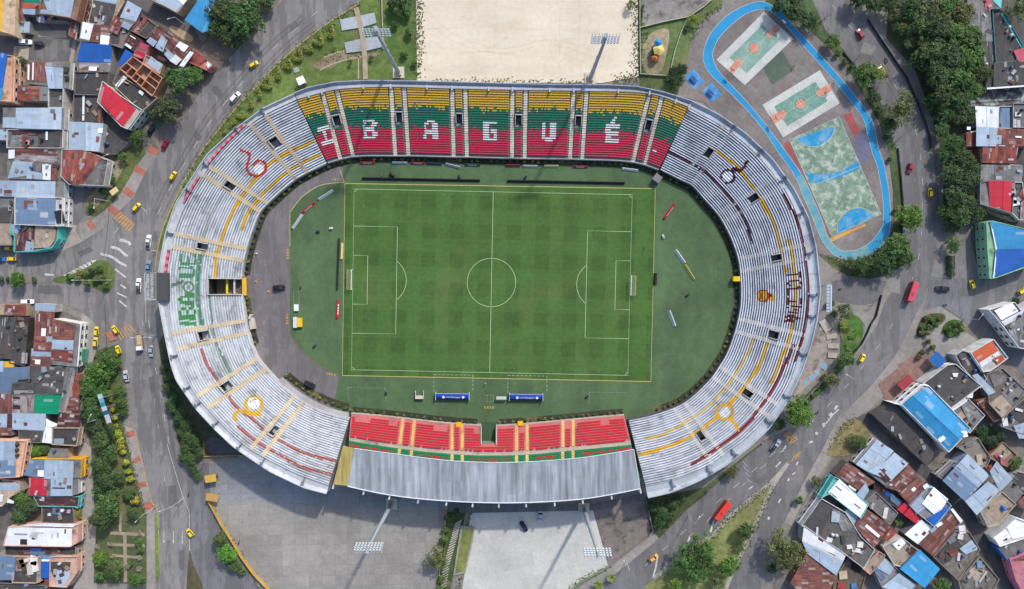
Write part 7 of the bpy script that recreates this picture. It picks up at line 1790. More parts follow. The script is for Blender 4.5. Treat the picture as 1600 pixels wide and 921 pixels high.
# street lamps
def lamp(x, y, ang, label, h=9.0, arm=2.6, double=False):
    t = thing('street_lamp', label, 'street lamp', (*P2(x, y), 0.1), radians(ang)); m = MB(); m.tube([(0, 0, 0), (0, 0, h)], [.14, .08], 8); m.build('pole', 'steel', C(196, 198, 196), t)
    for s_ in ((1, -1) if double else (1,)):
        m = MB(); m.tube([(0, 0, h), (s_ * arm, 0, h + .5)], .06, 5); m.build('arm', 'steel', C(206, 208, 206), t)
        m = MB(); m.box(s_ * (arm + .35), 0, h + .45, .9, .32, .16, 0, 0, .8, .8); m.build('lamp_head', 'line', C(214, 216, 214), t)
for q in ((176, 438, 180, 'tall street lamp with a long arm over the planted traffic island', 10, 8.0, False), (176, 268, 15, 'street lamp on the slope by the brick red roof, the lower of two', 9, 4, False), (178, 254, 20, 'street lamp on the slope by the brick red roof, the upper of two', 9, 3, False), (171, 315, -90, 'street lamp at the brick band pavement corner', 9, 3, False), (290, 40, 200, 'street lamp at the edge of the dark alley by the bright blue roof', 8, 2, False), (402, 21, 120, 'street lamp at the kerb under the corner clump', 9, 3, False), (244, 524, 180, 'double street lamp by the avenue under the gate tower', 10, 3, True), (286, 780, 200, 'street lamp at the car park gate, with a long arm', 9, 4, False), (978, 876, 120, 'street lamp at the corner of the dark concrete lot', 9, 4, False), (1316, 587, 150, 'street lamp at the kerb between the olive tree and the hedge', 9, 3, False), (1268, 764, 20, 'street lamp on the pavement by the thin small tree', 9, 3, False), (1075, 806, 60, 'street lamp on the bank kerb by the leafless tree', 9, 3, False), (162, 652, 60, 'street lamp standing over the long billboard', 10, 3, False), (243, 792, 225, 'street lamp at the foot of the yellow kerb by the garden', 9, 3, False), (1506, 498, 60, 'street lamp at the smaller junction island', 8, 2, False)):
    lamp(q[0], q[1], q[2], q[3], q[4], q[5], q[6])
# gate hut at the slab car park, white vent kiosk
t = thing('gate_hut', 'yellow framed gate hut at the corner of the slab car park', 'hut', (*P2(329, 748, 3), 0.1)); m = MB(); m.box(0, 0, 0, 3.2, 2.2, 2.8); m.build('wall', 'dirtywall', C(150, 140, 120), t); m = MB(); m.box(0, 0, 2.8, 4.2, 2.8, .2, .15); m.build('roof', 'plain', C(214, 178, 80), t); m = MB(); m.box(1.62, 0, .1, .08, .9, 2.0); m.build('door', 'plain', C(90, 80, 70), t)
t = thing('gate_canopy', 'ochre canopy at the head of the yellow car park wall', 'canopy', (*P2(331, 778, 3), 0.1)); m = MB(); m.box(0, 0, 2.6, 4.6, 2.8, .18, -.15); m.build('roof', 'plain', C(196, 158, 90), t)
for s_ in ((-1.8, -1), (1.8, -1), (1.8, 1), (-1.8, 1)): m = MB(); m.tube([(*s_, 0), (*s_, 2.6)], .1, 6); m.build('post', 'steel', C(150, 130, 80), t)
t = thing('bus_shelter', 'pale yellow bus shelter roof on the slope pavement by the avenue', 'shelter', (*P2(178.5, 299, 2.6), 0.1), radians(38)); m = MB(); m.box(0, 0, 2.5, 3.0, 2.0, .16); m.build('roof', 'plain', C(226, 206, 150), t)
for s_ in (-1.2, 1.2): m = MB(); m.tube([(s_, .7, 0), (s_, .7, 2.5)], .07, 6); m.build('post', 'steel', C(110, 110, 110), t)
m = MB(); m.box(0, .5, .45, 2.2, .4, .08); m.build('bench', 'steel', C(120, 120, 120), t)
t = thing('bus_shelter', 'sky blue flat canopy in front of the dark roofed corner house', 'canopy', (*P2(1465, 563, 3.4), 0.1), radians(-42)); m = MB(); m.box(0, 0, 3.2, 5.0, 4.4, .15); m.build('roof', 'plain', C(34, 104, 178), t)
for s_ in ((-2, -1.8), (2, -1.8), (2, 1.8), (-2, 1.8)): m = MB(); m.tube([(*s_, 0), (*s_, 3.2)], .07, 6); m.build('post', 'steel', C(110, 110, 110), t)
t = thing('canopy', 'flat red canopy in front of the bright blue building', 'canopy', (*P2(1415, 598, 3.2), 0.1), radians(42)); m = MB(); m.box(0, 0, 3.0, 5.6, 3.4, .15); m.build('roof', 'plain', C(166, 62, 70), t)
for s_ in ((-2.3, -1.3), (2.3, -1.3), (2.3, 1.3), (-2.3, 1.3)): m = MB(); m.tube([(*s_, 0), (*s_, 3.0)], .07, 6); m.build('post', 'steel', C(110, 110, 110), t)
m = MB(); p = px('1397,458 1402,452'); 
for k, (x, y) in enumerate(((1356, 484), (1361, 478), (1366, 474))):
    m = MB(); a = P2(x, y, .5); m.tube([(a[0] - .8, a[1], .1), (a[0] - .8, a[1], 1.0), (a[0] + .8, a[1], 1.0), (a[0] + .8, a[1], .1)], .06, 5); m.tube([(a[0] - .8, a[1], .5), (a[0] + .8, a[1], .5)], .05, 5)
    o = m.build('barrier', 'steel', C(60, 60, 64)); tag(o, 'dark metal crowd barrier at the paved entrance by the curved lawn', 'barrier', 'crowd barriers at the entrance')

def cable(a, b, z, label):
    p, q = P(*a, z), P(*b, z); m = MB(); m.tube([tuple(p[i] + (q[i] - p[i]) * t - (2.2 * t * (1 - t) if i == 2 else 0) for i in range(3)) for t in np.linspace(0, 1, 9)], .07, 4); tag(m.build('power_cable', 'tyre'), label, 'cable')
cable((171, 315), (162, 403), 9, 'overhead cable crossing the mouth of the side street by the lamp'); cable((160, 440), (166, 545), 9, 'overhead cable from the planted traffic island to the park trees'); cable((48, 415), (51, 470), 8, 'short overhead cable across the side street at the median'); cable((1530, 520), (1566, 500), 9, 'overhead cable crossing the street by the white corner building'); cable((232, 36), (350, 100), 8, 'overhead cable along the dark alley of the corner block')
# ================================================================ HOUSES
KIND = {'P': ('corr', C(176, 194, 212), .5, 'roof'), 'W': ('corr', C(240, 242, 245, .85), .4, 'roof'), 'R': ('corrrust', C(134, 88, 80), .5, 'roof'), 'D': ('fibre', C(90, 87, 86), .4, 'roof'), 'G': ('fibre', C(140, 140, 140), .4, 'roof'),
 'M': ('corrold', C(168, 158, 158), .4, 'roof'), 'B': ('corr', C(44, 104, 190), .6, 'roof'), 'Y': ('corr', C(66, 162, 218), .6, 'roof'), 'E': ('corr', C(212, 54, 70), .6, 'roof'), 'N': ('corr', C(22, 156, 112), .4, 'roof'), 'S': ('plain', C(234, 238, 242, .85), 0, 'skylight'),
 'C': ('conc', C(134, 131, 128), 0, 'roof_terrace'), 'T': ('conc', C(186, 168, 148), 0, 'roof_terrace'), 'K': ('void', C(40, 40, 40), 0, 'roof_opening'), 'O': ('corr', C(206, 100, 66), .5, 'roof'), 'L': ('plain', C(112, 196, 196), 0, 'awning'), 'I': ('corr', C(206, 92, 112), .3, 'roof'),
 'F': ('conc', C(84, 81, 81), 0, 'roof_terrace'), 'U': ('corr', C(112, 136, 164), .4, 'roof'), 'V': ('corrrust', C(152, 82, 72), .5, 'roof'), 'X': ('corrrust', C(92, 58, 60), .4, 'roof'), 'A': ('plain', C(232, 176, 48), 0, 'roof'), 'Q': ('brick', C(176, 120, 100), 0, 'parapet')}
WIN = None
def win_me(w_, h_):
    m = MB(); m.box(0, 0, 0, w_, .10, h_, 0, 0); m.box(0, -.04, .12, w_ - .24, .08, h_ - .24, 0, 1); return m.me(['line', 'glass'], 'window')
WMES = [win_me(1.3, 1.3), win_me(1.0, 1.2), win_me(1.6, 1.2)]
SILL = MB(); SILL.box(0, -.1, -.1, 1.5, .24, .1); SILL = SILL.me('pave', 'sill')
HN = [0]
def ccw(p): return sum(p[i][0] * p[(i + 1) % len(p)][1] - p[(i + 1) % len(p)][0] * p[i][1] for i in range(len(p))) > 0
def H(label, h, wc, outline, sheets, win=(), deck=(132, 129, 126), cat='house', name='house', clutter=()):
    HN[0] += 1; n_ = HN[0]; rd = random.Random(n_)
    h = h * .76 + (n_ % 13) * 0.017
    sh = [s.split(':') for s in sheets.split('|')] if sheets else []
    ol = px(outline) if outline else px(sh[0][1])
    if name == 'house':   # houses stand wall to wall
        g0 = np.mean([p[:2] for p in ol], 0); sz_ = max(np.ptp([p[0] for p in ol]), np.ptp([p[1] for p in ol])); kx = 1 + min(.06, 2.2 / sz_)
        gr = lambda p: (g0[0] + (p[0] - g0[0]) * kx, g0[1] + (p[1] - g0[1]) * kx)
    else: gr = lambda p: p
    ol = [gr(p) for p in ol]
    base = [P2(p[0], p[1], h) for p in ol]
    c_ = np.mean(base, 0); t = thing(name, label, cat, (*c_, 0))
    loc = lambda x, y: (x - c_[0], y - c_[1])
    q = [loc(*b) for b in base]
    m = MB(); m.prism(q, 0, h - .02, bottom=False); o = m.build('wall', 'dirtywall', C(*wc), t)
    m = MB(); m.prism([(x * .995, y * .995) for x, y in q], h - .12, h + .02, bottom=False); m.build('roof_slab', 'conc', C(*deck), t)
    if not sh or deck != (132, 129, 126):   # parapet round open terraces
        for i in range(len(q)):
            a, b = np.array(q[i]), np.array(q[(i + 1) % len(q)]); L = np.hypot(*(b - a))
            if L < 1: continue
            m = MB() if i == 0 else m; k_ = (a + b) / 2 * .985; m.box(k_[0], k_[1], h + .015, L * .985, .22, .55 + .004 * i, atan2(*(b - a)[::-1]))
        m.build('parapet', 'dirtywall', C(*wc), t)
    ps = []
    for k, s in sh:   # large roofs are made of sheets of different age
        p = [gr(q_) for q_ in px(s)]
        if len(p) == 4 and k[0] in 'PRWGMXVD' and '^' not in k and hypot(p[0][0] - p[1][0], p[0][1] - p[1][1]) * hypot(p[1][0] - p[2][0], p[1][1] - p[2][1]) > 900:
            f = rd.uniform(.3, .7); a_, b_ = lerp(p[0], p[1], f), lerp(p[3], p[2], f); ps += [(k, [p[0], a_, b_, p[3]]), (k, [a_, p[1], p[2], b_])]
        else: ps.append((k, p))
    for i, (k, s) in enumerate(ps):
        mt, col, rise, nm = KIND[k[0]]; p = s; nn_ = len(p); small = k[0] == 'S'
        z0 = h + .10 + .09 * i + (.25 if small else 0)
        zs = [z0 + (rise if j in (0, 1) else 0.0) for j in range(nn_)] if nn_ == 4 else [z0] * nn_
        if '^' in k: zs = [z0 + (1.3 if j in (0, 1) else 0) for j in range(nn_)]
        v3 = [P(a[0], a[1], z) for a, z in zip(p, zs)]; v3 = [(*loc(x, y), z) for x, y, z in v3]
        if not ccw(v3): v3 = v3[::-1]
        th = .09; n = len(v3); cc = np.mean(np.array(v3), 0)
        ov = 1.0 if small else 1.012
        v3 = [(cc[0] + (x - cc[0]) * ov, cc[1] + (y - cc[1]) * ov, z) for x, y, z in v3]
        vs = v3 + [(x, y, z - th) for x, y, z in v3]
        fs = [tuple(range(n)), tuple(n + j for j in reversed(range(n)))] + [(j, j + n, (j + 1) % n + n, (j + 1) % n) for j in range(n)]
        me = mesh(vs, fs, nm); me.materials.append(M[mt])
        uv = me.uv_layers.new(name='UVMap'); e = np.array(v3[1][:2]) - np.array(v3[0][:2]); L0 = np.hypot(*e)
        if n > 2:
            e2 = np.array(v3[2][:2]) - np.array(v3[1][:2])
            if (np.hypot(*e2) > L0) != ('-' in k): e = e2
        e = e / (np.hypot(*e) + 1e-6); off = rd.uniform(0, 300)
        for lp in me.loops:
            x, y, _ = me.vertices[lp.vertex_index].co; uv.data[lp.index].uv = (x * -e[1] + y * e[0] + off, x * e[0] + y * e[1] + off * .37)
        f_ = rd.uniform(.82, 1.12); link(nm, me, None, tuple(c * f_ for c in col), t)
        if n == 4 and k[0] in 'RVXMPWUGD':   # odd repair sheets fixed over the roof
            A = [np.array(v) for v in v3]; ar = np.linalg.norm(np.cross(A[2] - A[0], A[3] - A[1])) / 2
            for _ in range(min(4, int(ar / 26 + rd.random()))):
                u0, w0 = rd.uniform(.06, .8), rd.uniform(.06, .8); du, dw = rd.choice(((.08, .3), (.3, .1), (.12, .2), (.2, .2))); pts = []
                for u, w in ((u0, w0), (min(u0 + du, .97), w0), (min(u0 + du, .97), min(w0 + dw, .97)), (u0, min(w0 + dw, .97))): pts.append(tuple((A[0] * (1 - u) + A[1] * u) * (1 - w) + (A[3] * (1 - u) + A[2] * u) * w + np.array([0, 0, .03 + .006 * _])))
                link('roof_patch', mesh(pts, [(0, 1, 2, 3)]), 'dirtywall', C(*rd.choice(((186, 190, 194), (140, 84, 74), (122, 116, 114), (208, 204, 200), (110, 70, 64), (158, 170, 184)))), t)
    if len(q) and (not sh or any(k[0] in 'CTFGD' for k, _ in sh)):   # small odds and ends lying on flat roofs
        xs = np.array(q); lo, hi = xs.min(0), xs.max(0)
        for _ in range(min(9, int(np.prod(hi - lo) / 28))):
            p = lo + (hi - lo) * np.array([rd.uniform(.12, .88), rd.uniform(.12, .88)])
            if not inpoly(np.array([p[0]]), np.array([p[1]]), [(x * .86, y * .86) for x, y in q])[0]: continue
            m = MB(); k_ = rd.random(); z = h + .12 + .09 * len(ps)
            if k_ < .2: m.tube([(*p, z), (*p, z + .9), (*p, z + 1.1)], [.5, .52, .2], 9); m.build('water_tank', 'plain', C(*rd.choice(((40, 44, 50), (60, 90, 150), (214, 214, 206)))), t)
            else: m.box(*p, z, rd.uniform(.5, 2.4), rd.uniform(.4, 1.3), rd.choice((.1, .12, .5)), rd.uniform(0, 3)); m.build('roof_clutter', rd.choice(('corrold', 'dirtywall')), C(*rd.choice(((206, 204, 200), (150, 140, 134), (112, 74, 66), (90, 88, 90), (176, 188, 200), (184, 160, 140)))), t)
    cw = ccw(q)
    for i in win:
        a, b = np.array(q[i]), np.array(q[(i + 1) % len(q)]); d = b - a; L = np.hypot(*d); d = d / L; nrm = np.array([d[1], -d[0]]) * (1 if cw else -1); ang = atan2(nrm[1], nrm[0]) + pi / 2
        fl_ = max(1, int(h / 2.7)); k_ = max(1, int(L / 2.9))
        for f in range(fl_):
            z = 1.0 + f * (h - .4) / fl_
            m = MB(); p = (a + b) / 2 + nrm * .12; m.box(p[0], p[1], z + 1.75, L * .98, .34, .14, atan2(d[1], d[0])); m.build('ledge', 'dirtywall', C(*[min(255, v * 1.08) for v in wc]), t)
            for k in range(k_):
                p = a + d * L * (k + .5) / k_ + nrm * .05
                w_ = link('window', WMES[n_ % 3], None, C(214, 212, 206), t); w_.location = (*p, z); w_.rotation_euler = (0, 0, ang)
                link('sill', SILL, None, C(190, 186, 180), w_)
    for cl_ in clutter:
        kind, x, y = cl_[0], cl_[1], cl_[2]; X = px('%f,%f' % (x, y))[0]; a = loc(*P2(*X, h + .5))
        m = MB()
        if kind == 'tank': m.tube([(*a, h + .1), (*a, h + 1.0), (*a, h + 1.25)], [.55, .6, .2], 10); m.build('water_tank', 'plain', C(*(cl_[3] if len(cl_) > 3 else (50, 56, 62))), t)
        elif kind == 'box': m.box(*a, h + .05, cl_[3], cl_[4], .5, rd.uniform(-.3, .3)); m.build('roof_box', 'dirtywall', C(*cl_[5]), t)
        elif kind == 'sheet': m.box(*a, h + .4, cl_[3], cl_[4], .08, cl_[6] if len(cl_) > 6 else 0); m.build('loose_sheet', 'corrold', C(*cl_[5]), t)
    return t
PINK, TANW, GW, WW, BR = (206, 172, 152), (196, 176, 150), (150, 148, 146), (214, 212, 208), (150, 106, 90)
# --- north-west block
frame(0, 0, 7.08)
H('beige walled house with a lime yellow roof edge in the top corner', 7, (222, 196, 166), '-90,-30 185,-30 165,395 130,380 -10,340 -90,340', 'A:-90,-40 28,-40 22,335 -90,335', (2,), (214, 188, 160))
H('narrow rusty roofed house beside the green, blue and red painted sheds', 5, GW, '170,-30 255,-30 255,250 185,240', 'X:170,-30 255,-30 255,90 175,90|R:172,90 255,92 255,250 185,240|S:192,90 212,90 205,140 188,140')
H('shed with red, green and blue striped roof sheets', 5, GW, '255,-30 470,-30 465,95 390,160 260,150', 'N:255,-30 470,-30 470,30 255,25|Y:380,-30 472,-30 470,-2 380,-5|O:258,42 300,40 465,70 462,96 258,92|P:255,96 390,100 388,160 258,150|D:390,95 455,105 450,160 388,160')
H('large pale blue roof with a brick front of white framed bays', 7, BR, '470,-30 910,-30 850,230 775,200 545,165 450,160 455,105 470,90', 'P:470,-30 820,-30 772,195 545,165|P:455,105 540,112 545,165 450,160|R:470,-10 545,-10 540,20 470,15', (1,), (150, 120, 104))
H('row of brick bays with red striped awnings below the big pale blue roof', 4, (206, 190, 180), '790,215 860,235 825,430 755,385', 'V:790,215 858,235 824,428 775,395', (1,))
H('small shed with a curved silver roof by the dusty yard', 3.4, GW, '', 'P:222,250 325,245 322,360 222,358')
H('low house with tank cluttered terrace between painted sheds and dusty yard', 4, (150, 144, 138), '430,175 750,185 745,240 425,232', '', (), (140, 134, 128), clutter=(('tank', 590, 185, (220, 220, 214)), ('tank', 600, 208), ('tank', 512, 190, (60, 50, 120)), ('box', 460, 205, 2.2, 3, (176, 186, 200)), ('box', 550, 205, 1.6, 2.2, (190, 150, 120))))
wall('31,56 112,62', 'long brick wall between the dusty yard and the street', 2.4, .5, C(92, 72, 68), mat='brick')
frame(0, 0, 3.837)
H('tall house with deep blue roof and peach side at the photo edge', 8, (224, 178, 146), '-60,325 78,340 72,610 -60,600', 'B:-60,322 42,328 16,525 -60,530|Y:-60,530 14,525 8,595 -60,595', (1,), (216, 172, 144))
H('house with red and white striped rusty sheets and long white front', 6, WW, '165,375 420,372 410,530 165,500', 'R:165,375 275,375 270,490 165,485|S:172,378 180,378 178,480 170,480|S:198,378 205,378 202,480 196,480|M:275,378 375,378 372,420 273,415|P:270,400 375,410 372,530 290,528', (1,), clutter=(('box', 396, 420, 1.5, 2, (60, 62, 66)), ('box', 398, 470, 1.4, 1.6, (50, 52, 58))))
H('dark rust roof behind the striped rusty house', 5, GW, '75,515 300,520 295,605 80,600', 'V:112,515 238,520 232,605 108,600|G:238,520 300,525 296,605 234,603|W:72,512 100,515 102,575 74,570')
H('dark flat terrace with a white rim below the white fronted house', 5.5, WW, '298,530 382,535 380,645 297,645', 'F:303,535 378,540 376,580 303,578', (), (104, 102, 101))
H('wide pale gabled roof beside the beige alley', 6.5, WW, '22,648 385,648 380,775 22,770', 'P^:228,650 228,772 362,775 365,650|P^:226,650 226,772 96,768 98,650|P:22,705 96,706 96,768 20,765|S:155,704 218,704 218,712 155,712', (1,))
H('dark terrace house with a small red corner and white front by the alley', 6, WW, '50,780 382,780 378,890 48,888', 'X:75,785 222,785 220,815 75,812|G:75,812 135,815 132,880 60,880|V:135,822 185,824 185,885 135,885|F:228,785 355,785 352,885 228,880|S:272,790 284,790 284,840 272,840', (1,), (122, 118, 116))
H('small pale roof at the photo edge beside the dark terrace house', 5, GW, '', 'P:-40,780 50,780 46,840 -40,838')
H('dark grey roof with a pale upper lip beside the top of the beige alley', 5, TANW, '562,-20 740,-20 700,60 665,165 535,138 560,40', 'D:565,5 692,30 660,162 535,135|P:585,-40 715,-20 692,28 567,4|T:705,-10 745,10 690,105 665,150', (), (196, 172, 138))
H('white sheet roof with dark rusty neighbour sheets and a bright white hatch', 5, WW, '490,135 660,155 650,270 480,240', 'W:500,135 566,150 540,240 484,228|R:562,150 658,156 650,258 536,250|S:602,210 653,216 646,270 598,262')
H('small deep red roof jammed between the grey alley roof and the pale one', 5.5, GW, '', 'V:690,98 740,126 702,206 648,176')
H('pale green grey roof in the middle of the corner block', 6, GW, '765,8 848,56 812,132 770,178 725,156 742,118', 'P:766,10 846,56 812,130 722,106|P:742,125 792,148 770,178 728,156')
H('brown terrace with a dark half beside the pale green grey roof', 5, (150, 128, 116), '845,82 940,160 882,232 782,182', 'R:845,85 890,112 830,200 785,180|F:892,132 938,160 882,232 832,206', (), (150, 126, 112))
H('low grey brown terrace behind the dark roof with two white slots', 4.5, GW, '720,165 778,192 738,290 660,262 660,215', 'F:665,212 720,200 712,262 668,260', (), (134, 122, 112))
H('dark roof with two white slots next to the pink roof', 5, GW, '', 'X:778,198 858,248 806,312 742,268|S:788,206 818,226 810,238 780,218|S:758,258 792,282 784,294 750,270')
H('bright pink red roof in the middle of the corner block', 5.3, (190, 120, 120), '840,255 895,275 866,352 800,332', 'I:843,256 893,276 872,308 830,290|E:822,300 868,318 860,355 800,332')
frame(100, 0, 6.4)
H('long rusty roof with white sheet patches along the dark alley', 5.5, (206, 168, 150), '945,255 1300,495 1150,672 840,375', 'R:960,262 1280,480 1215,545 895,320|R:895,320 1215,545 1160,640 850,365|S:1155,415 1200,442 1160,492 1114,462|S:1202,442 1242,462 1196,522 1156,496|P:870,375 936,420 900,470 830,415|P:975,365 1036,408 990,520 916,476|P:1042,500 1104,556 1062,608 1002,540|W:1110,542 1172,592 1122,646 1058,606|W:1255,510 1290,530 1190,668 1150,650')
H('salmon terrace house at the end of the rusty row by the avenue', 5, (196, 120, 104), '1320,512 1482,648 1430,705 1250,622', 'V:1320,520 1422,592 1342,668 1252,620|S:1430,612 1480,650 1440,690 1420,650', (1,), (206, 138, 116))
H('pale roof with a peach wall below the pink red roof', 5, (214, 178, 158), '830,560 990,650 960,740 800,640', 'P:870,568 978,650 942,716 836,640|R:935,560 1020,600 1000,620 930,590', (), (180, 160, 150))
H('house with a wide bright blue roof beside the beige alley', 5, GW, '', 'B:180,430 466,456 460,626 135,612')
H('small blue roof wedged beside the roofless brick house', 4, GW, '', 'B:615,500 692,546 592,666 538,640')
frame(0, 0, 3.837)
b_ = px('795,340 972,468 912,578 718,412'); bq_ = [P2(*p, 6) for p in b_]
t = thing('house', 'unfinished roofless house with open brick rooms', 'house', (*np.mean(bq_, 0), 0)); cc = np.mean(bq_, 0)
bl = lambda u, v: np.array(bq_[0]) * (1 - u) * (1 - v) + np.array(bq_[1]) * u * (1 - v) + np.array(bq_[2]) * u * v + np.array(bq_[3]) * (1 - u) * v - cc
m = MB(); m.prism([tuple(np.array(p) - cc) for p in bq_], 0, 3.4, bottom=False); m.build('floor_slab', 'conc', C(190, 168, 140), t)
for (u0, v0), (u1, v1) in (((0, 0), (1, 0)), ((1, 0), (1, 1)), ((1, 1), (0, 1)), ((0, 1), (0, 0)), ((.35, 0), (.35, 1)), ((.65, 0), (.65, 1)), ((0, .5), (.35, .5)), ((.35, .62), (1, .62)), ((.65, .3), (1, .3)), ((.5, .62), (.5, 1)), ((.18, .5), (.18, 1))):
    a, b = bl(u0, v0), bl(u1, v1); m = MB(); k_ = (a + b) / 2; m.box(k_[0], k_[1], 3.38, np.hypot(*(b - a)) + .2, .26, 2.6 + .01 * u0 + .02 * v1, atan2(*(b - a)[::-1])); m.build('brick_wall', 'brick', C(206, 148, 118), t)
H('black flat roofed house between the roofless house and the red gable', 6, TANW, '740,468 945,590 850,672 700,530', 'F:742,475 932,590 850,668 712,532|S:838,540 862,558 852,575 828,556', (2,), (76, 74, 75))
H('white fronted narrow house beside the red gabled roof', 6, WW, '690,455 756,468 700,530 676,500', 'W:740,455 756,472 702,526 690,512|F:700,455 725,458 705,500 685,495')
H('house with a bright red gabled roof and green white window front', 7.5, (206, 214, 206), '620,493 720,575 852,662 768,775 730,758 590,615', 'E^:722,582 652,668 594,604 622,494|E^:722,584 654,670 734,758 810,656', (2,), (190, 170, 160))
H('weathered strip of mixed sheets under the wide blue roof', 4.6, GW, '478,374 662,378 656,435 478,430', 'M:480,376 660,380 655,432 480,430|S:535,400 580,402 578,425 533,424')
H('large dark flat roof south of the weathered sheet strip', 6, (120, 116, 114), '455,437 655,437 640,572 455,568', 'F:458,440 652,440 638,568 458,565', (), (92, 90, 90))
H('dark flat roof with a broken white stripe above the pale gabled roof', 5.5, (120, 116, 114), '450,570 588,575 606,600 600,740 448,732', 'F:455,574 582,578 578,735 452,728|S:497,565 508,566 506,720 495,720|V:586,640 606,645 600,735 582,732', (), (94, 92, 92))
H('pale blue gabled roof above the brick red hipped roof', 6.5, (196, 196, 196), '418,733 618,745 592,908 412,896', 'P^:512,738 512,900 416,896 420,735|P^:514,738 514,900 590,906 616,746|S:570,770 612,772 610,800 568,798')
H('low dark lot roof beside the pale blue gabled roof', 3, GW, '640,690 735,760 790,830 700,921 610,921 630,760', 'F:642,695 732,765 782,828 700,915 615,915 632,765')
frame(0, 220, 3.837)
H('house with a brick red hipped roof and dark gallery front by the slope', 6.5, (190, 186, 180), '378,58 500,55 650,120 625,270 420,262 372,215', 'V^:492,60 440,258 375,214 380,60|V^:494,60 442,260 492,260 612,98', (2, 3), (120, 116, 114))
H('house with red and white striped sheets beside the tall tan front', 6, (206, 176, 152), '55,48 385,52 382,135 50,122', 'R:92,52 342,56 340,92 90,88|M:90,88 340,92 340,132 92,122|W:55,58 90,55 90,105 55,108', (1,))
H('pale patched roof with a bright white sheet beside a dark square', 6, (206, 176, 152), '48,125 384,135 382,240 48,228', 'P:82,125 198,130 188,205 50,225|G:196,130 258,134 252,202 188,204|W:253,143 302,147 300,236 253,232|P:165,180 255,195 250,232 160,228|R:305,140 340,142 338,238 303,236', (1,))
H('long pale blue roof with a rust square at its end', 6.5, (196, 200, 206), '-40,238 384,245 380,340 -40,332', 'P:-40,240 328,246 326,340 -40,332|R:28,295 70,296 70,328 26,326', (1,))
H('large light blue roof with a white walled front above the round corner house', 7.5, (226, 226, 224), '98,340 378,345 374,512 95,502', 'U:100,342 328,346 326,504 96,498', (1,), (214, 214, 212), clutter=(('box', 356, 455, 3, 4.5, (44, 44, 50)), ('box', 364, 392, 1.2, 1.2, (40, 40, 46))))
H('grey brown flat roofs at the photo edge behind the round corner house', 5, GW, '-40,340 92,342 85,405 70,500 72,625 -40,622', 'G:-40,345 90,345 86,400 -40,402|F:-40,408 82,408 80,490 -40,490|T:-40,497 70,498 70,618 -40,618', (), (116, 110, 104))
cq = '75,505 325,508 352,522 350,590 315,642 210,662 92,666 94,570 72,560'
H('corner house with a rounded turquoise parapet and a dirty round terrace', 6, (92, 206, 196), cq, 'P:70,502 128,506 120,558 75,556|X:106,560 205,510 205,655 96,660|P:158,600 205,612 200,662 150,660|T:212,512 320,514 332,545 322,600 290,640 205,642', (3, 4, 5), (150, 138, 124))
# --- west block below the side street
frame(0, 440, 3.837)
H('low red brown roof at the lower kerb of the side street', 4, TANW, '-30,140 152,140 146,206 -30,202', 'V:30,140 150,142 146,204 28,200|T:-30,142 28,142 26,198 -30,198')
H('large grey brown roof at the photo edge under the side street', 5, GW, '', 'D:-40,215 90,220 56,460 -40,456')
H('black courtyard roofs full of clutter between grey and rusty roofs', 4, (70, 66, 66), '92,212 178,222 152,505 62,485', 'F:95,222 176,226 150,500 66,480|X:100,215 170,220 165,250 98,245', (), (54, 52, 52), clutter=(('box', 130, 260, 1.5, 2, (150, 146, 140)), ('box', 150, 300, 1.2, 3, (120, 112, 100)), ('box', 145, 460, 2, 4, (170, 166, 162)), ('tank', 120, 340), ('tank', 110, 400, (70, 80, 90))))
H('long rusty roof with a pale top strip near the earth bank', 5.5, (196, 190, 184), '', 'P:215,133 330,140 326,182 215,175|R:215,177 325,182 315,320 208,316|V:208,316 315,320 306,405 205,400|P:280,325 313,320 308,378 274,374|S:250,275 275,276 272,320 248,318')
HN[0] += 0
H('rusty roof with a white three storey window front facing the taxi lane', 7, (232, 232, 230), '322,228 480,258 460,508 305,495', 'R:325,232 452,265 440,355 318,345|P:318,350 440,355 435,412 312,405|V:312,410 435,412 430,482 308,465', (1,))
H('teal awning house front at the corner of the taxi lane', 3.4, (120, 170, 160), '', 'N:470,403 508,410 500,490 462,502')
H('pale and rusty roofs beside the green and white curved roof', 5, GW, '190,405 308,410 330,500 185,502', 'P:195,405 308,410 302,452 190,448|R:190,450 300,455 300,505 185,500|S:215,450 245,452 240,495 212,492')
H('small shed with a green and white painted curved roof', 5.4, GW, '', 'N:300,460 352,455 400,478 384,512 330,500|S:340,462 372,466 366,480 334,474')
H('wide dark brown roof below the curved green roof', 5.5, (120, 112, 108), '185,505 402,515 372,672 72,680 78,612 180,600', 'D:188,505 402,515 385,600 186,592|D:76,612 372,605 366,676 72,672|K:110,590 185,585 185,608 112,610', (), (104, 98, 94))
H('blue grey roof at the photo edge beside the dark brown one', 4.6, GW, '', 'U:-40,522 186,515 176,592 70,610 62,670 -40,668')
H('yellow and brown scrap roof beside the blue grey one', 4.4, GW, '-40,478 82,480 80,520 -40,522', 'A:25,482 80,482 78,518 22,520|P:-40,480 22,480 18,545 -40,548')
H('long white balconied front stepping down along the park lane', 6.5, (232, 230, 228), '402,512 442,516 378,785 352,780', 'G:404,515 415,516 362,780 354,778', (1,))
H('row of rust red awnings below the white balconied front', 3.6, (160, 110, 100), '', 'V:445,545 476,560 474,680 412,690|R:412,690 474,680 474,740 398,740|R:398,740 474,740 476,795 384,795')
H('emerald green roof with pale rusty sheets beside it', 5.5, GW, '74,678 378,685 362,795 74,790', 'N:206,680 378,686 362,793 204,791|M:76,680 206,682 203,790 76,788|X:80,690 122,692 122,715 80,712|X:80,740 122,742 122,765 80,762')
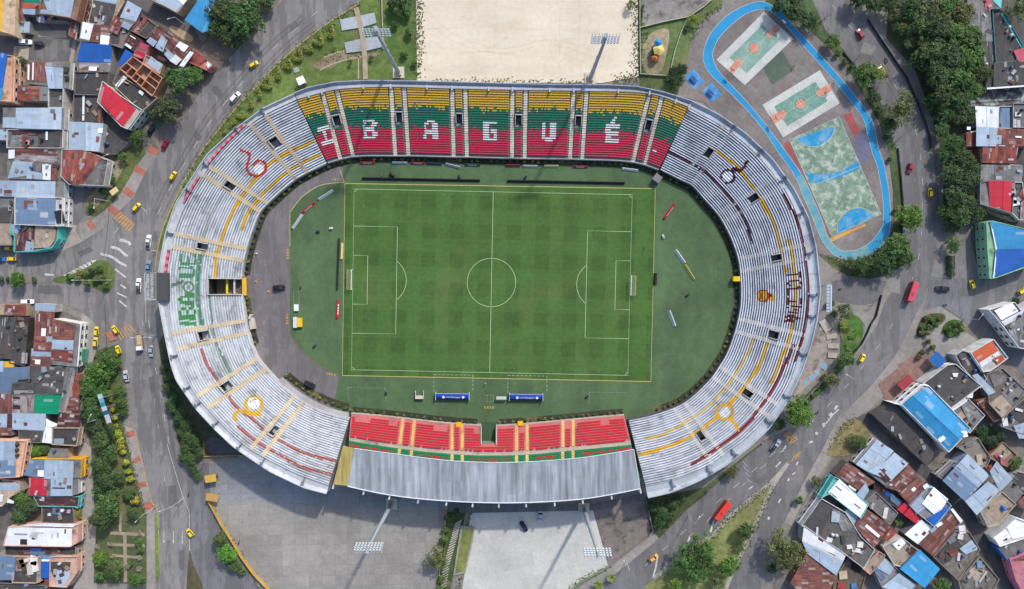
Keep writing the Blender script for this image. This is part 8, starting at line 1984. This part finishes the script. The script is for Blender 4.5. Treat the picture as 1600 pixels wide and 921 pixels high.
H('rusty roofs with one pale strip at the photo edge by the green roof', 5, GW, '-40,675 72,676 66,921 -40,921', 'R:-40,676 70,678 68,790 -40,788|P:-40,795 42,796 40,872 -40,872|X:42,795 68,796 66,870 40,872|R:-40,872 66,874 62,921 -40,921')
H('pale blue roof under the emerald one', 5, GW, '', 'P:78,792 270,796 264,892 78,886')
H('dark rusty roof at the lane below the red awnings', 5, (180, 150, 140), '', 'X:356,790 478,800 472,872 345,870')
frame(0, 640, 6.143)
H('dark roof beside a folded white tarpaulin', 4.6, (120, 118, 118), '195,195 412,205 392,315 195,305', 'D:200,198 412,208 392,312 200,304|W:432,95 470,120 545,150 500,172 432,172', (), (92, 92, 96))
H('white roof sheet draped steeply beside the dark lane house', 4.4, WW, '', 'W:432,172 496,180 492,322 392,312')
H('dark grey roof with one pale patch beside the park lane', 5.5, TANW, '515,180 765,180 740,345 512,330', 'F:525,184 726,186 720,330 520,322|P:524,280 614,280 612,326 522,326', (1,), (110, 106, 104))
H('tall peach building with a two part pale blue roof', 8, (232, 182, 152), '-60,300 248,305 195,640 -60,655', 'P:-60,308 146,312 140,490 -60,488|U:-60,492 140,492 142,650 -60,652|P:75,490 138,490 138,568 72,566', (1,), (232, 182, 152), clutter=(('tank', 168, 335), ('tank', 165, 388), ('tank', 168, 440)))
H('small grey flat terrace above the orange fronted house', 4.5, TANW, '', 'C:490,378 642,380 645,468 455,462')
H('pale gridded roof with an orange painted front on the park lane', 6.5, (244, 182, 48), '300,478 775,482 768,655 420,668 228,632', 'U:300,482 450,486 446,660 228,630|P:430,486 702,500 696,665 420,664|S:366,585 422,586 420,646 364,640', (1,))
H('bright red square roof joined to a pale roof with a white front', 6, (226, 224, 222), '285,655 748,668 745,810 690,828 285,828', 'E:285,655 456,670 450,826 288,826|G:456,670 490,672 490,826 450,826|P:490,672 692,672 690,828 488,828|X:500,670 610,672 610,682 500,680|X:505,750 620,752 620,764 505,762', (1,))
H('pale roofed house with a beige gallery at the photo edge', 6, (206, 186, 170), '-60,660 190,690 188,790 110,830 30,921 -60,921', 'P:-60,705 180,722 180,772 -60,785|X:-60,665 120,675 118,705 -60,700|S:70,850 130,880 125,900 65,890|W:-60,810 30,820 25,880 -60,900', (2, 3), (206, 180, 160))
frame(0, 780, 6.53)
H('long brown black corrugated roof beside the turquoise lane front', 4.6, (110, 190, 190), '355,-30 815,-25 800,90 770,75 405,70', 'X:360,-30 765,-25 762,68 405,66', (1,), (70, 66, 66))
H('cluttered dark terrace above the big white roof', 4, (160, 130, 116), '440,75 745,80 770,250 440,235', 'F:460,110 735,115 735,245 445,230|U:540,95 640,100 636,165 535,150', (), (96, 92, 90), clutter=(('tank', 592, 112), ('tank', 638, 118, (230, 230, 230)), ('box', 610, 195, 1.2, 1.4, (150, 150, 140)), ('box', 500, 160, 1, 1, (220, 220, 220))))
H('big bright white roof with two dark square holes', 6.5, (222, 182, 164), '95,285 800,262 795,440 720,482 45,470', 'W:100,288 728,306 724,480 45,465|K:326,364 364,366 362,415 326,412|K:212,410 278,412 276,464 210,462|W:230,272 440,248 780,262 735,290', (1, 2), (224, 176, 160))
H('dark red brown roof strip with a blue grey sheet below the white roof', 4, (170, 150, 140), '60,478 780,485 775,600 200,575 60,570', 'X:200,480 600,488 600,580 200,572|U:310,535 460,540 455,585 305,572|B:310,500 422,503 420,535 312,533|F:640,490 740,492 735,585 640,580', (1,), (84, 78, 76))
H('pale blue grey roof at the lower photo edge', 5.5, GW, '', 'U:-40,575 152,600 135,820 -40,820')
H('terrace littered with white scrap and building rubble', 5, (206, 170, 150), '140,590 415,595 415,835 365,850 140,845', 'F:140,735 368,740 365,845 140,842', (), (176, 158, 138), clutter=(('box', 340, 630, 3, 3.2, (236, 236, 234)), ('box', 352, 690, 2.4, 4, (240, 238, 232)), ('box', 300, 720, 2, 4, (220, 214, 204)), ('box', 210, 660, 3, 3, (110, 92, 78)), ('box', 245, 700, 2, 3, (90, 74, 62)), ('box', 250, 630, 4, 1.4, (226, 206, 188))))
H('narrow vivid blue roof with a white cross strip', 5.4, GW, '418,585 560,580 512,640 510,805 415,800', 'B:425,640 516,640 508,802 415,798|Y:420,586 560,582 520,630 418,625|S:427,620 502,622 502,642 427,640')
H('tan walled corner house with a pale lean-to roof at the lane end', 6, (222, 180, 158), '525,590 790,590 790,740 690,890 520,880', 'F:525,645 718,650 705,720 560,800 520,720|P:578,728 710,730 706,800 650,890 576,892', (1, 2), (216, 178, 158), clutter=(('tank', 608, 660, (190, 190, 190)), ('box', 560, 745, 1.2, 2, (170, 168, 164))))
H('dark roofs along the bottom edge under the scrap terrace', 4, (120, 112, 108), '-40,850 600,890 580,1010 -40,1010', 'F:-40,855 420,862 400,1000 -40,1000|R:445,820 510,825 500,890 450,885|P:250,870 295,872 280,892 240,895', (), (100, 96, 96))
# --- north-east block
frame(1340, 0, 3.838)
H('grey ribbed shed roof behind the dense wood', 4.5, GW, '', 'G:650,70 792,62 806,245 648,250')
H('dark shed roof strip along the wood below the grey ribbed one', 4.2, GW, '', 'D:742,248 806,246 820,512 770,520')
H('dark open yard roof with a teal wall along its slanted side', 3.5, (66, 140, 150), '805,68 862,66 985,275 940,370 826,376', 'F:808,75 858,72 972,288 930,366 828,370|L:868,78 990,268 982,292 862,92', (), (80, 80, 82))
H('pale pink roof next to the slanted teal wall', 4, (206, 150, 150), '', 'I:940,308 1040,276 1040,368 966,366')
H('long dark ribbed roof with a white gutter above the tiled yard', 5, GW, '', 'D:822,378 1060,368 1060,505 820,516|S:780,524 1060,506 1060,514 782,534')
H('pink and teal roofs at the top edge of the photo', 5, GW, '660,-30 862,-30 858,52 660,60', 'I:760,-30 802,-30 796,56 766,56|L:815,-30 864,-30 856,50 812,8|C:662,-30 750,-30 750,58 664,60')
frame(1500, 160, 4.85)
H('tall house with a white upper and pale blue lower roof sheet', 6, (150, 148, 150), '', 'W:120,35 288,40 282,190 130,180|P:130,180 282,190 270,322 128,320')
H('house with a dark blue shuttered yard next to the white roof', 5, WW, '290,38 395,36 392,196 286,196', 'U:310,48 375,46 378,188 300,190|K:300,45 320,45 310,185 300,185|S:290,45 300,45 298,195 290,195', (), (70, 76, 90))
H('grey cluttered terrace at the photo edge beside the blue yard', 5.5, GW, '398,15 540,15 540,192 398,190', '', (), (118, 118, 122), clutter=(('box', 440, 90, 2.2, 1.6, (226, 226, 226)), ('box', 415, 160, 1.2, 3, (200, 200, 200)), ('box', 445, 165, 1.2, 3, (190, 190, 190)), ('tank', 470, 60)))
H('small house with a red and white awning at the wood edge', 4.5, (190, 120, 120), '48,232 130,218 132,332 50,335', 'V:50,240 130,224 132,330 52,332|S:55,190 82,192 80,215 55,212|S:82,225 122,220 122,234 84,238')
H('patchwork of dark rusty sheets with pale repairs', 5, GW, '', 'R:284,200 540,210 540,332 278,320|P:282,250 320,252 316,322 276,320|P:300,322 348,324 345,392 298,388|S:420,256 465,258 464,270 420,268')
H('clean brick red roof above the light grey ribbed one', 5.2, (150, 100, 96), '150,316 440,325 418,462 158,458', 'V:176,318 438,326 416,462 174,456|K:150,320 175,320 174,456 158,455')
H('light grey ribbed roof above the bright red one', 5, (130, 128, 130), '', 'G:165,475 472,480 462,606 160,606|S:375,475 455,478 455,486 375,484')
H('bright red roofed house with a grey four window front to the trees', 7, (150, 146, 146), '150,612 220,598 400,604 385,838 225,792 150,770', 'E:218,600 328,602 322,806 228,782|E:328,602 392,606 380,832 322,806', (4,), (140, 136, 136), clutter=(('box', 395, 680, 2.4, 2.4, (226, 226, 226)), ('tank', 400, 700, (40, 40, 40)), ('box', 395, 640, 2, 3, (150, 150, 150))))
H('low pink walled strip house under the bright red roof', 3.4, (206, 160, 156), '', 'C:212,790 300,840 438,888 430,905 300,860 205,806')
H('grey terrace with white frames beside the bright red roof', 5, (214, 214, 214), '392,610 465,612 500,890 440,890 382,830', '', (), (116, 116, 120), clutter=(('box', 415, 755, 3.4, 3, (236, 236, 236)), ('box', 415, 755, 1.6, 1.4, (80, 80, 84)), ('tank', 420, 655)))
H('striped rust and white sheets at the photo edge near the red roof', 5, GW, '', 'R:432,720 540,560 540,700 450,770|M:462,760 540,690 540,905 455,890')
frame(1340, 220, 3.685)
H('green fronted house with a deep blue two tone hipped roof', 7.5, (150, 200, 160), '738,474 768,464 1040,530 1040,700 786,790 756,792 742,600', 'Y:768,466 1040,540 1040,620 802,626|B:802,628 1040,622 1040,690 786,786|S:764,468 770,468 804,625 798,626|S:798,626 804,626 788,786 782,786', (5, 6), (150, 200, 160))
# --- east block
frame(1340, 440, 3.685)
H('white corner building with a long white roof ledge and grey terrace', 7.5, (226, 226, 226), '755,165 900,122 935,168 1040,110 1040,400 925,380 832,255', 'W:792,170 890,126 926,172 832,222|W:832,232 1040,120 1040,150 850,254|G:856,256 1040,170 1040,380 920,368', (5,), (150, 148, 146), clutter=(('box', 925, 270, 1, 1.6, (226, 226, 226)), ('tank', 930, 200)))
H('white framed house with an orange striped tile roof', 7.5, (232, 232, 230), '650,410 778,336 858,440 760,512 720,518', 'O:666,416 774,348 806,402 704,466|W:704,468 806,404 818,424 716,494|O:782,442 830,424 846,458 808,482|S:790,432 812,436 806,460 784,452', (3, 4), (190, 188, 186))
H('grey curved fronted house beside the orange striped roof', 6, (206, 206, 210), '560,425 600,400 660,415 735,560 700,610 590,480', 'D:582,428 660,432 690,500 625,520|F:625,520 690,500 735,560 700,600|P:660,540 690,530 790,630 750,650', (), (100, 100, 106))
H('large dark stained roof between the bright blue roof and curved house', 6.5, (214, 214, 214), '405,600 378,585 512,482 560,476 705,600 535,728', 'F:412,600 560,482 700,600 532,722|S:545,530 580,528 572,552 552,550', (2,), (84, 82, 86))
H('building with a bright blue hipped roof and long white skylights', 8, (232, 234, 236), '200,700 250,705 375,596 410,605 645,848 520,980 255,712', 'Y^:318,660 580,905 525,975 262,710|Y^:320,660 582,905 640,846 408,608|W:340,685 368,678 545,880 522,888|U:420,740 440,735 500,820 485,830|W:372,660 396,664 575,860 545,872|S:460,905 492,885 506,902 475,925|S:590,860 622,858 632,890 606,896', (1, 2), (214, 216, 218))
H('black tarred flat roof beside the bright blue hipped roof', 5, (90, 88, 90), '', 'F:92,770 205,702 300,790 445,940 430,1010 400,1060')
H('grey courtyard house with a white strip behind the blue roof', 5, (214, 214, 214), '538,738 632,676 725,770 640,868', 'G:600,720 640,690 718,772 650,830|S:540,735 622,678 634,692 552,748|T:570,770 600,745 625,780 595,800', (), (126, 126, 124), clutter=(('box', 648, 655, 2, 2, (240, 240, 240)),))
H('pair of olive brown flat roofs beside the diagonal street', 5.5, (150, 144, 134), '740,535 830,500 960,625 890,725 830,785 755,702', 'T:760,702 830,652 890,720 830,782|C:828,642 915,570 960,622 890,718|C:760,545 820,510 862,570 790,612', (), (112, 106, 98))
H('shell of dark brick rooms with a red brown coping', 4.5, (140, 92, 78), '690,690 810,636 820,655 745,720 815,790 780,805', 'V:690,698 808,640 816,656 700,722|K:725,735 750,725 765,745 735,755|K:740,758 765,748 785,772 755,785|K:760,785 788,775 805,792 785,802', (), (120, 92, 80))
H('pale terraces with white clutter at the photo edge below the olive roofs', 5, GW, '865,755 960,670 1040,700 1040,900 900,860 820,830', 'F:868,758 958,685 1040,720 950,830|P:900,830 1040,790 1040,900 930,900|S:870,670 900,700 880,720 850,690', (), (126, 124, 124), clutter=(('box', 850, 810, 2, 3, (226, 226, 226)), ('box', 930, 740, 3, 1, (230, 230, 230)), ('tank', 880, 800)))
# --- south-east block
frame(1340, 670, 3.669)
H('pale blue roof pair at the corner of the dark diagonal street', 6, (206, 208, 210), '-10,200 110,62 290,200 215,275 165,330 88,272', 'P:-5,205 112,68 205,130 95,268|P:160,190 210,140 286,202 216,270|P:60,245 160,190 215,268 190,300|X:120,255 150,245 190,290 165,305', (0,))
H('dark red rusty roof below the pale blue corner pair', 5.5, (206, 170, 150), '', 'R:165,335 295,215 338,262 250,362')
H('dark brown rusty roof with a white chimney box', 5.3, GW, '', 'R:245,372 345,280 398,336 300,432|S:318,330 336,345 322,362 304,348|S:370,330 395,315 405,335 382,350')
H('white sheet roof over a deep blue lean-to on the diagonal street', 6, (176, 190, 206), '300,440 400,340 435,338 530,440 435,558 330,470', 'B:400,512 522,440 528,462 435,556|P:310,440 365,390 410,440 340,490|W:370,430 436,340 516,406 450,502', (), (140, 140, 146))
H('bright red roof pair beside the green gap', 5, (170, 60, 70), '', 'E:230,462 268,430 300,455 262,490|E:265,492 300,450 370,506 330,540')
H('pale ribbed roof below the bright red pair', 5, GW, '', 'W:275,605 366,525 428,572 350,662|P:410,585 440,560 475,590 440,622')
H('dark red roof with a white coping edge along the diagonal street', 5.5, (206, 200, 196), '', 'R:355,660 538,476 578,512 550,582 435,726|S:530,466 545,462 600,530 588,545|S:450,555 480,535 490,548 460,568')
H('scrap strewn terraces with a small red cover at the street bend', 4.5, (150, 140, 130), '432,730 560,585 635,592 695,690 570,862', 'F:440,730 560,620 600,680 500,790|P:585,690 650,640 690,690 620,720|V:520,705 570,690 585,715 540,735', (), (126, 118, 110), clutter=(('box', 600, 580, 2.4, 3, (226, 226, 226)), ('box', 590, 620, 2, 2, (214, 214, 210)), ('box', 580, 735, 1, 3, (216, 216, 216)), ('sheet', 540, 640, 3, 2, (150, 150, 156), .6)))
H('olive grey terraces with a broken white frame at the bottom edge', 4.5, (150, 144, 134), '575,868 695,735 805,862 720,1000 600,960', 'T:640,820 690,770 740,830 680,880|C:590,870 640,830 690,890 620,930', (), (118, 112, 104), clutter=(('sheet', 720, 850, .8, 5, (226, 226, 226), -.6), ('box', 700, 780, 2, 2.6, (120, 150, 170))))
H('very large two tone pale blue roof on the diagonal street', 7.5, (176, 190, 204), '', 'P:562,225 632,150 752,266 690,335|U:495,296 562,225 690,335 618,410|P:618,410 745,302 812,350 682,486|P:755,246 792,190 880,286 810,356')
H('dirty concrete terrace behind the very large pale roof', 5, (150, 146, 140), '580,110 685,55 755,165 735,210 700,222 640,150', '', (), (146, 138, 128), clutter=(('box', 700, 180, 2, 4, (196, 180, 160)), ('box', 640, 90, 3, 2, (120, 118, 114))))
H('grey stepped front terrace beside the very large pale roof', 5, (176, 174, 172), '458,265 545,190 590,200 492,292', '', (0,), (126, 124, 126))
H('brick patched small roofs with a pink cover behind the pale roof', 5, (170, 120, 100), '745,160 830,80 905,150 850,215 790,185', 'T:760,150 830,85 880,140 830,180|I:785,150 815,140 850,190 830,215|O:735,215 770,205 780,235 745,240', (), (140, 116, 100))
H('grey roofs by the walled tree yard at the photo edge', 5, GW, '865,265 905,245 1040,280 1040,400 945,370', 'D:868,268 905,248 1040,330 950,368', (), (118, 116, 118))
H('beige flat roof with a small blue tank', 6, (196, 186, 166), '700,470 820,362 900,432 800,545 745,560', 'T:716,452 820,366 896,432 802,532', (4,), (172, 160, 142), clutter=(('tank', 832, 450, (40, 110, 200)), ('tank', 838, 462, (40, 110, 200))))
H('grey square terrace between beige roof and the photo edge', 5.6, (150, 148, 146), '', 'C:822,348 882,300 948,370 896,430')
H('rust red roof corner at the photo edge', 5.2, GW, '', 'R:915,420 1010,350 1010,470 950,460')
H('white house with stepped white roofs and dark yard holes', 6.5, (236, 236, 236), '780,625 905,512 1030,560 1030,600 812,672', 'W:855,560 910,514 1030,556 1030,600 890,630|W:782,625 850,580 880,620 815,668|K:830,625 850,610 862,635 838,645', (), (206, 206, 204))
H('grey corner terrace with a blue strip at the diagonal street', 5.4, (60, 110, 190), '800,680 960,610 1030,640 1030,690 862,755', 'C:822,692 958,615 1030,650 862,748', (), (118, 118, 120), clutter=(('tank', 930, 705, (50, 90, 150)), ('box', 900, 640, 2, 1.5, (200, 200, 200))))
H('pink painted balcony house in the bottom corner', 6, (226, 130, 160), '870,750 960,715 1040,730 1040,1000 960,960 905,870', 'V:905,735 960,722 1040,740 1040,760 900,760', (4, 5), (196, 130, 140))
frame(1200, 700, 4.167)
H('row of dark cars sheds and blue tarps in the gap behind rusty roofs', 3, (90, 90, 96), '690,225 870,345 880,400 800,370 690,290', 'X:700,230 770,280 750,310 695,275|B:765,280 800,300 790,325 760,310|U:800,300 865,345 850,385 795,340', (), (70, 70, 76))
H('rusty roof above the bright white one by the turquoise front', 5.5, (120, 110, 106), '', 'R:440,180 520,95 692,222 600,278|S:530,240 575,272 570,280 525,250')
H('bright white roof with a turquoise balcony front', 6.5, (110, 206, 200), '345,325 430,190 465,205 648,365 600,455 395,295', 'W:395,290 466,208 648,366 600,452', (0,), (120, 206, 200))
H('grey terrace with scattered white scraps beside the white roof', 5.5, GW, '628,355 700,288 838,420 790,492', 'C:632,352 702,292 834,420 790,488|P:582,306 640,235 662,282 622,346', (), (126, 122, 118), clutter=(('box', 765, 425, 1.5, 4, (226, 220, 214)), ('box', 675, 388, 1, 1, (226, 226, 226))))
H('long dark terrace strewn with pale boxes behind a white parapet', 6, (206, 208, 210), '215,505 345,330 500,420 600,575 690,660 618,780 500,690 240,510', 'F:250,500 345,350 420,400 350,560|G:420,400 500,440 590,560 480,540', (0,), (104, 100, 97), clutter=(('box', 440, 450, 3, 4, (176, 190, 200)), ('box', 400, 600, 2.2, 1.6, (230, 230, 230)), ('box', 540, 645, 3, 1.4, (236, 234, 228)), ('box', 575, 668, 3, 1.4, (236, 234, 228)), ('box', 600, 632, 2.2, 2, (232, 232, 228)), ('box', 490, 600, 1.4, 3, (70, 74, 80)), ('tank', 420, 565, (220, 220, 220)), ('tank', 445, 570, (200, 200, 200)), ('box', 320, 545, .8, 3, (220, 220, 216))))
H('rusty roof with a long white skylight beside the tan ridge', 5.5, (176, 150, 130), '', 'R:636,395 800,510 760,565 600,455|R:570,510 600,455 760,565 690,642|V:750,580 800,512 836,546 772,606|S:645,497 730,568 718,582 634,512')
H('two tone white and pale ribbed roof above the big rust red one', 6, (190, 192, 194), '', 'W:240,512 500,698 485,735 228,610|P:228,612 486,736 440,824 262,690')
H('big rust red roof at the bottom by the pale olive tree', 5.5, (120, 90, 84), '', 'R:150,880 258,686 440,830 400,925 200,925')
H('pale blue sheet between the dark terrace and the long skylight roof', 5.2, GW, '', 'P:480,440 520,400 600,462 555,512')
H('tan and pink walled terrace below the scrap terrace', 5, (214, 172, 152), '612,778 718,675 755,700 662,818', 'T:640,770 700,700 740,715 665,800', (2,), (206, 168, 146))
H('pale patched roofs at the bottom edge beside the square blue roof', 5, GW, '690,790 760,718 865,812 960,890 900,960 740,905', 'P:715,785 762,722 825,775 790,830|U:690,790 715,775 770,850 745,865|P:745,905 852,818 955,892 900,960', (), (150, 150, 152))
H('square sky blue roof at the bottom of the block', 6.5, GW, '', 'Y:866,790 988,668 1115,790 1020,908')
H('white scrap terrace above the square sky blue roof', 4.8, (206, 200, 194), '745,640 800,610 870,585 975,670 880,770 820,760', 'W:810,630 870,590 900,618 850,668|X:900,660 930,635 965,670 930,700', (), (170, 160, 146))
H('dark yards with beige rubble under the ribbed roof', 3, (150, 120, 100), '440,830 520,720 640,790 600,925 420,925', 'K:545,730 610,780 590,820 540,790', (), (110, 98, 86), clutter=(('box', 490, 830, 3, 3, (206, 186, 160)), ('box', 480, 900, 3, 2, (170, 70, 70)), ('box', 560, 900, 2, 2, (80, 130, 180))))
frame(250, 0, 3.41)
H('large pale roof with a brown edge in the top gap beyond the alley', 5.5, TANW, '-60,-20 165,-20 95,70 20,30 -60,-5', 'P:-60,-30 100,-30 130,10 80,65 -10,15|W:60,-30 170,-30 120,25 90,0', (), (140, 120, 110))
H('bright sky blue roof with a clipped corner by the leafy clump', 6, (120, 130, 140), '', 'Y:135,105 225,-30 300,-30 225,170|Y:226,168 300,-30 312,60 270,160')
H('brown roof scrap showing between the dark trees at the top edge', 5, GW, '', 'X:405,-20 490,-20 470,30 440,20')
frame(0, 0, 1)
for k in PROTO:
    if k not in USED: bpy.data.objects.remove(PROTO[k])
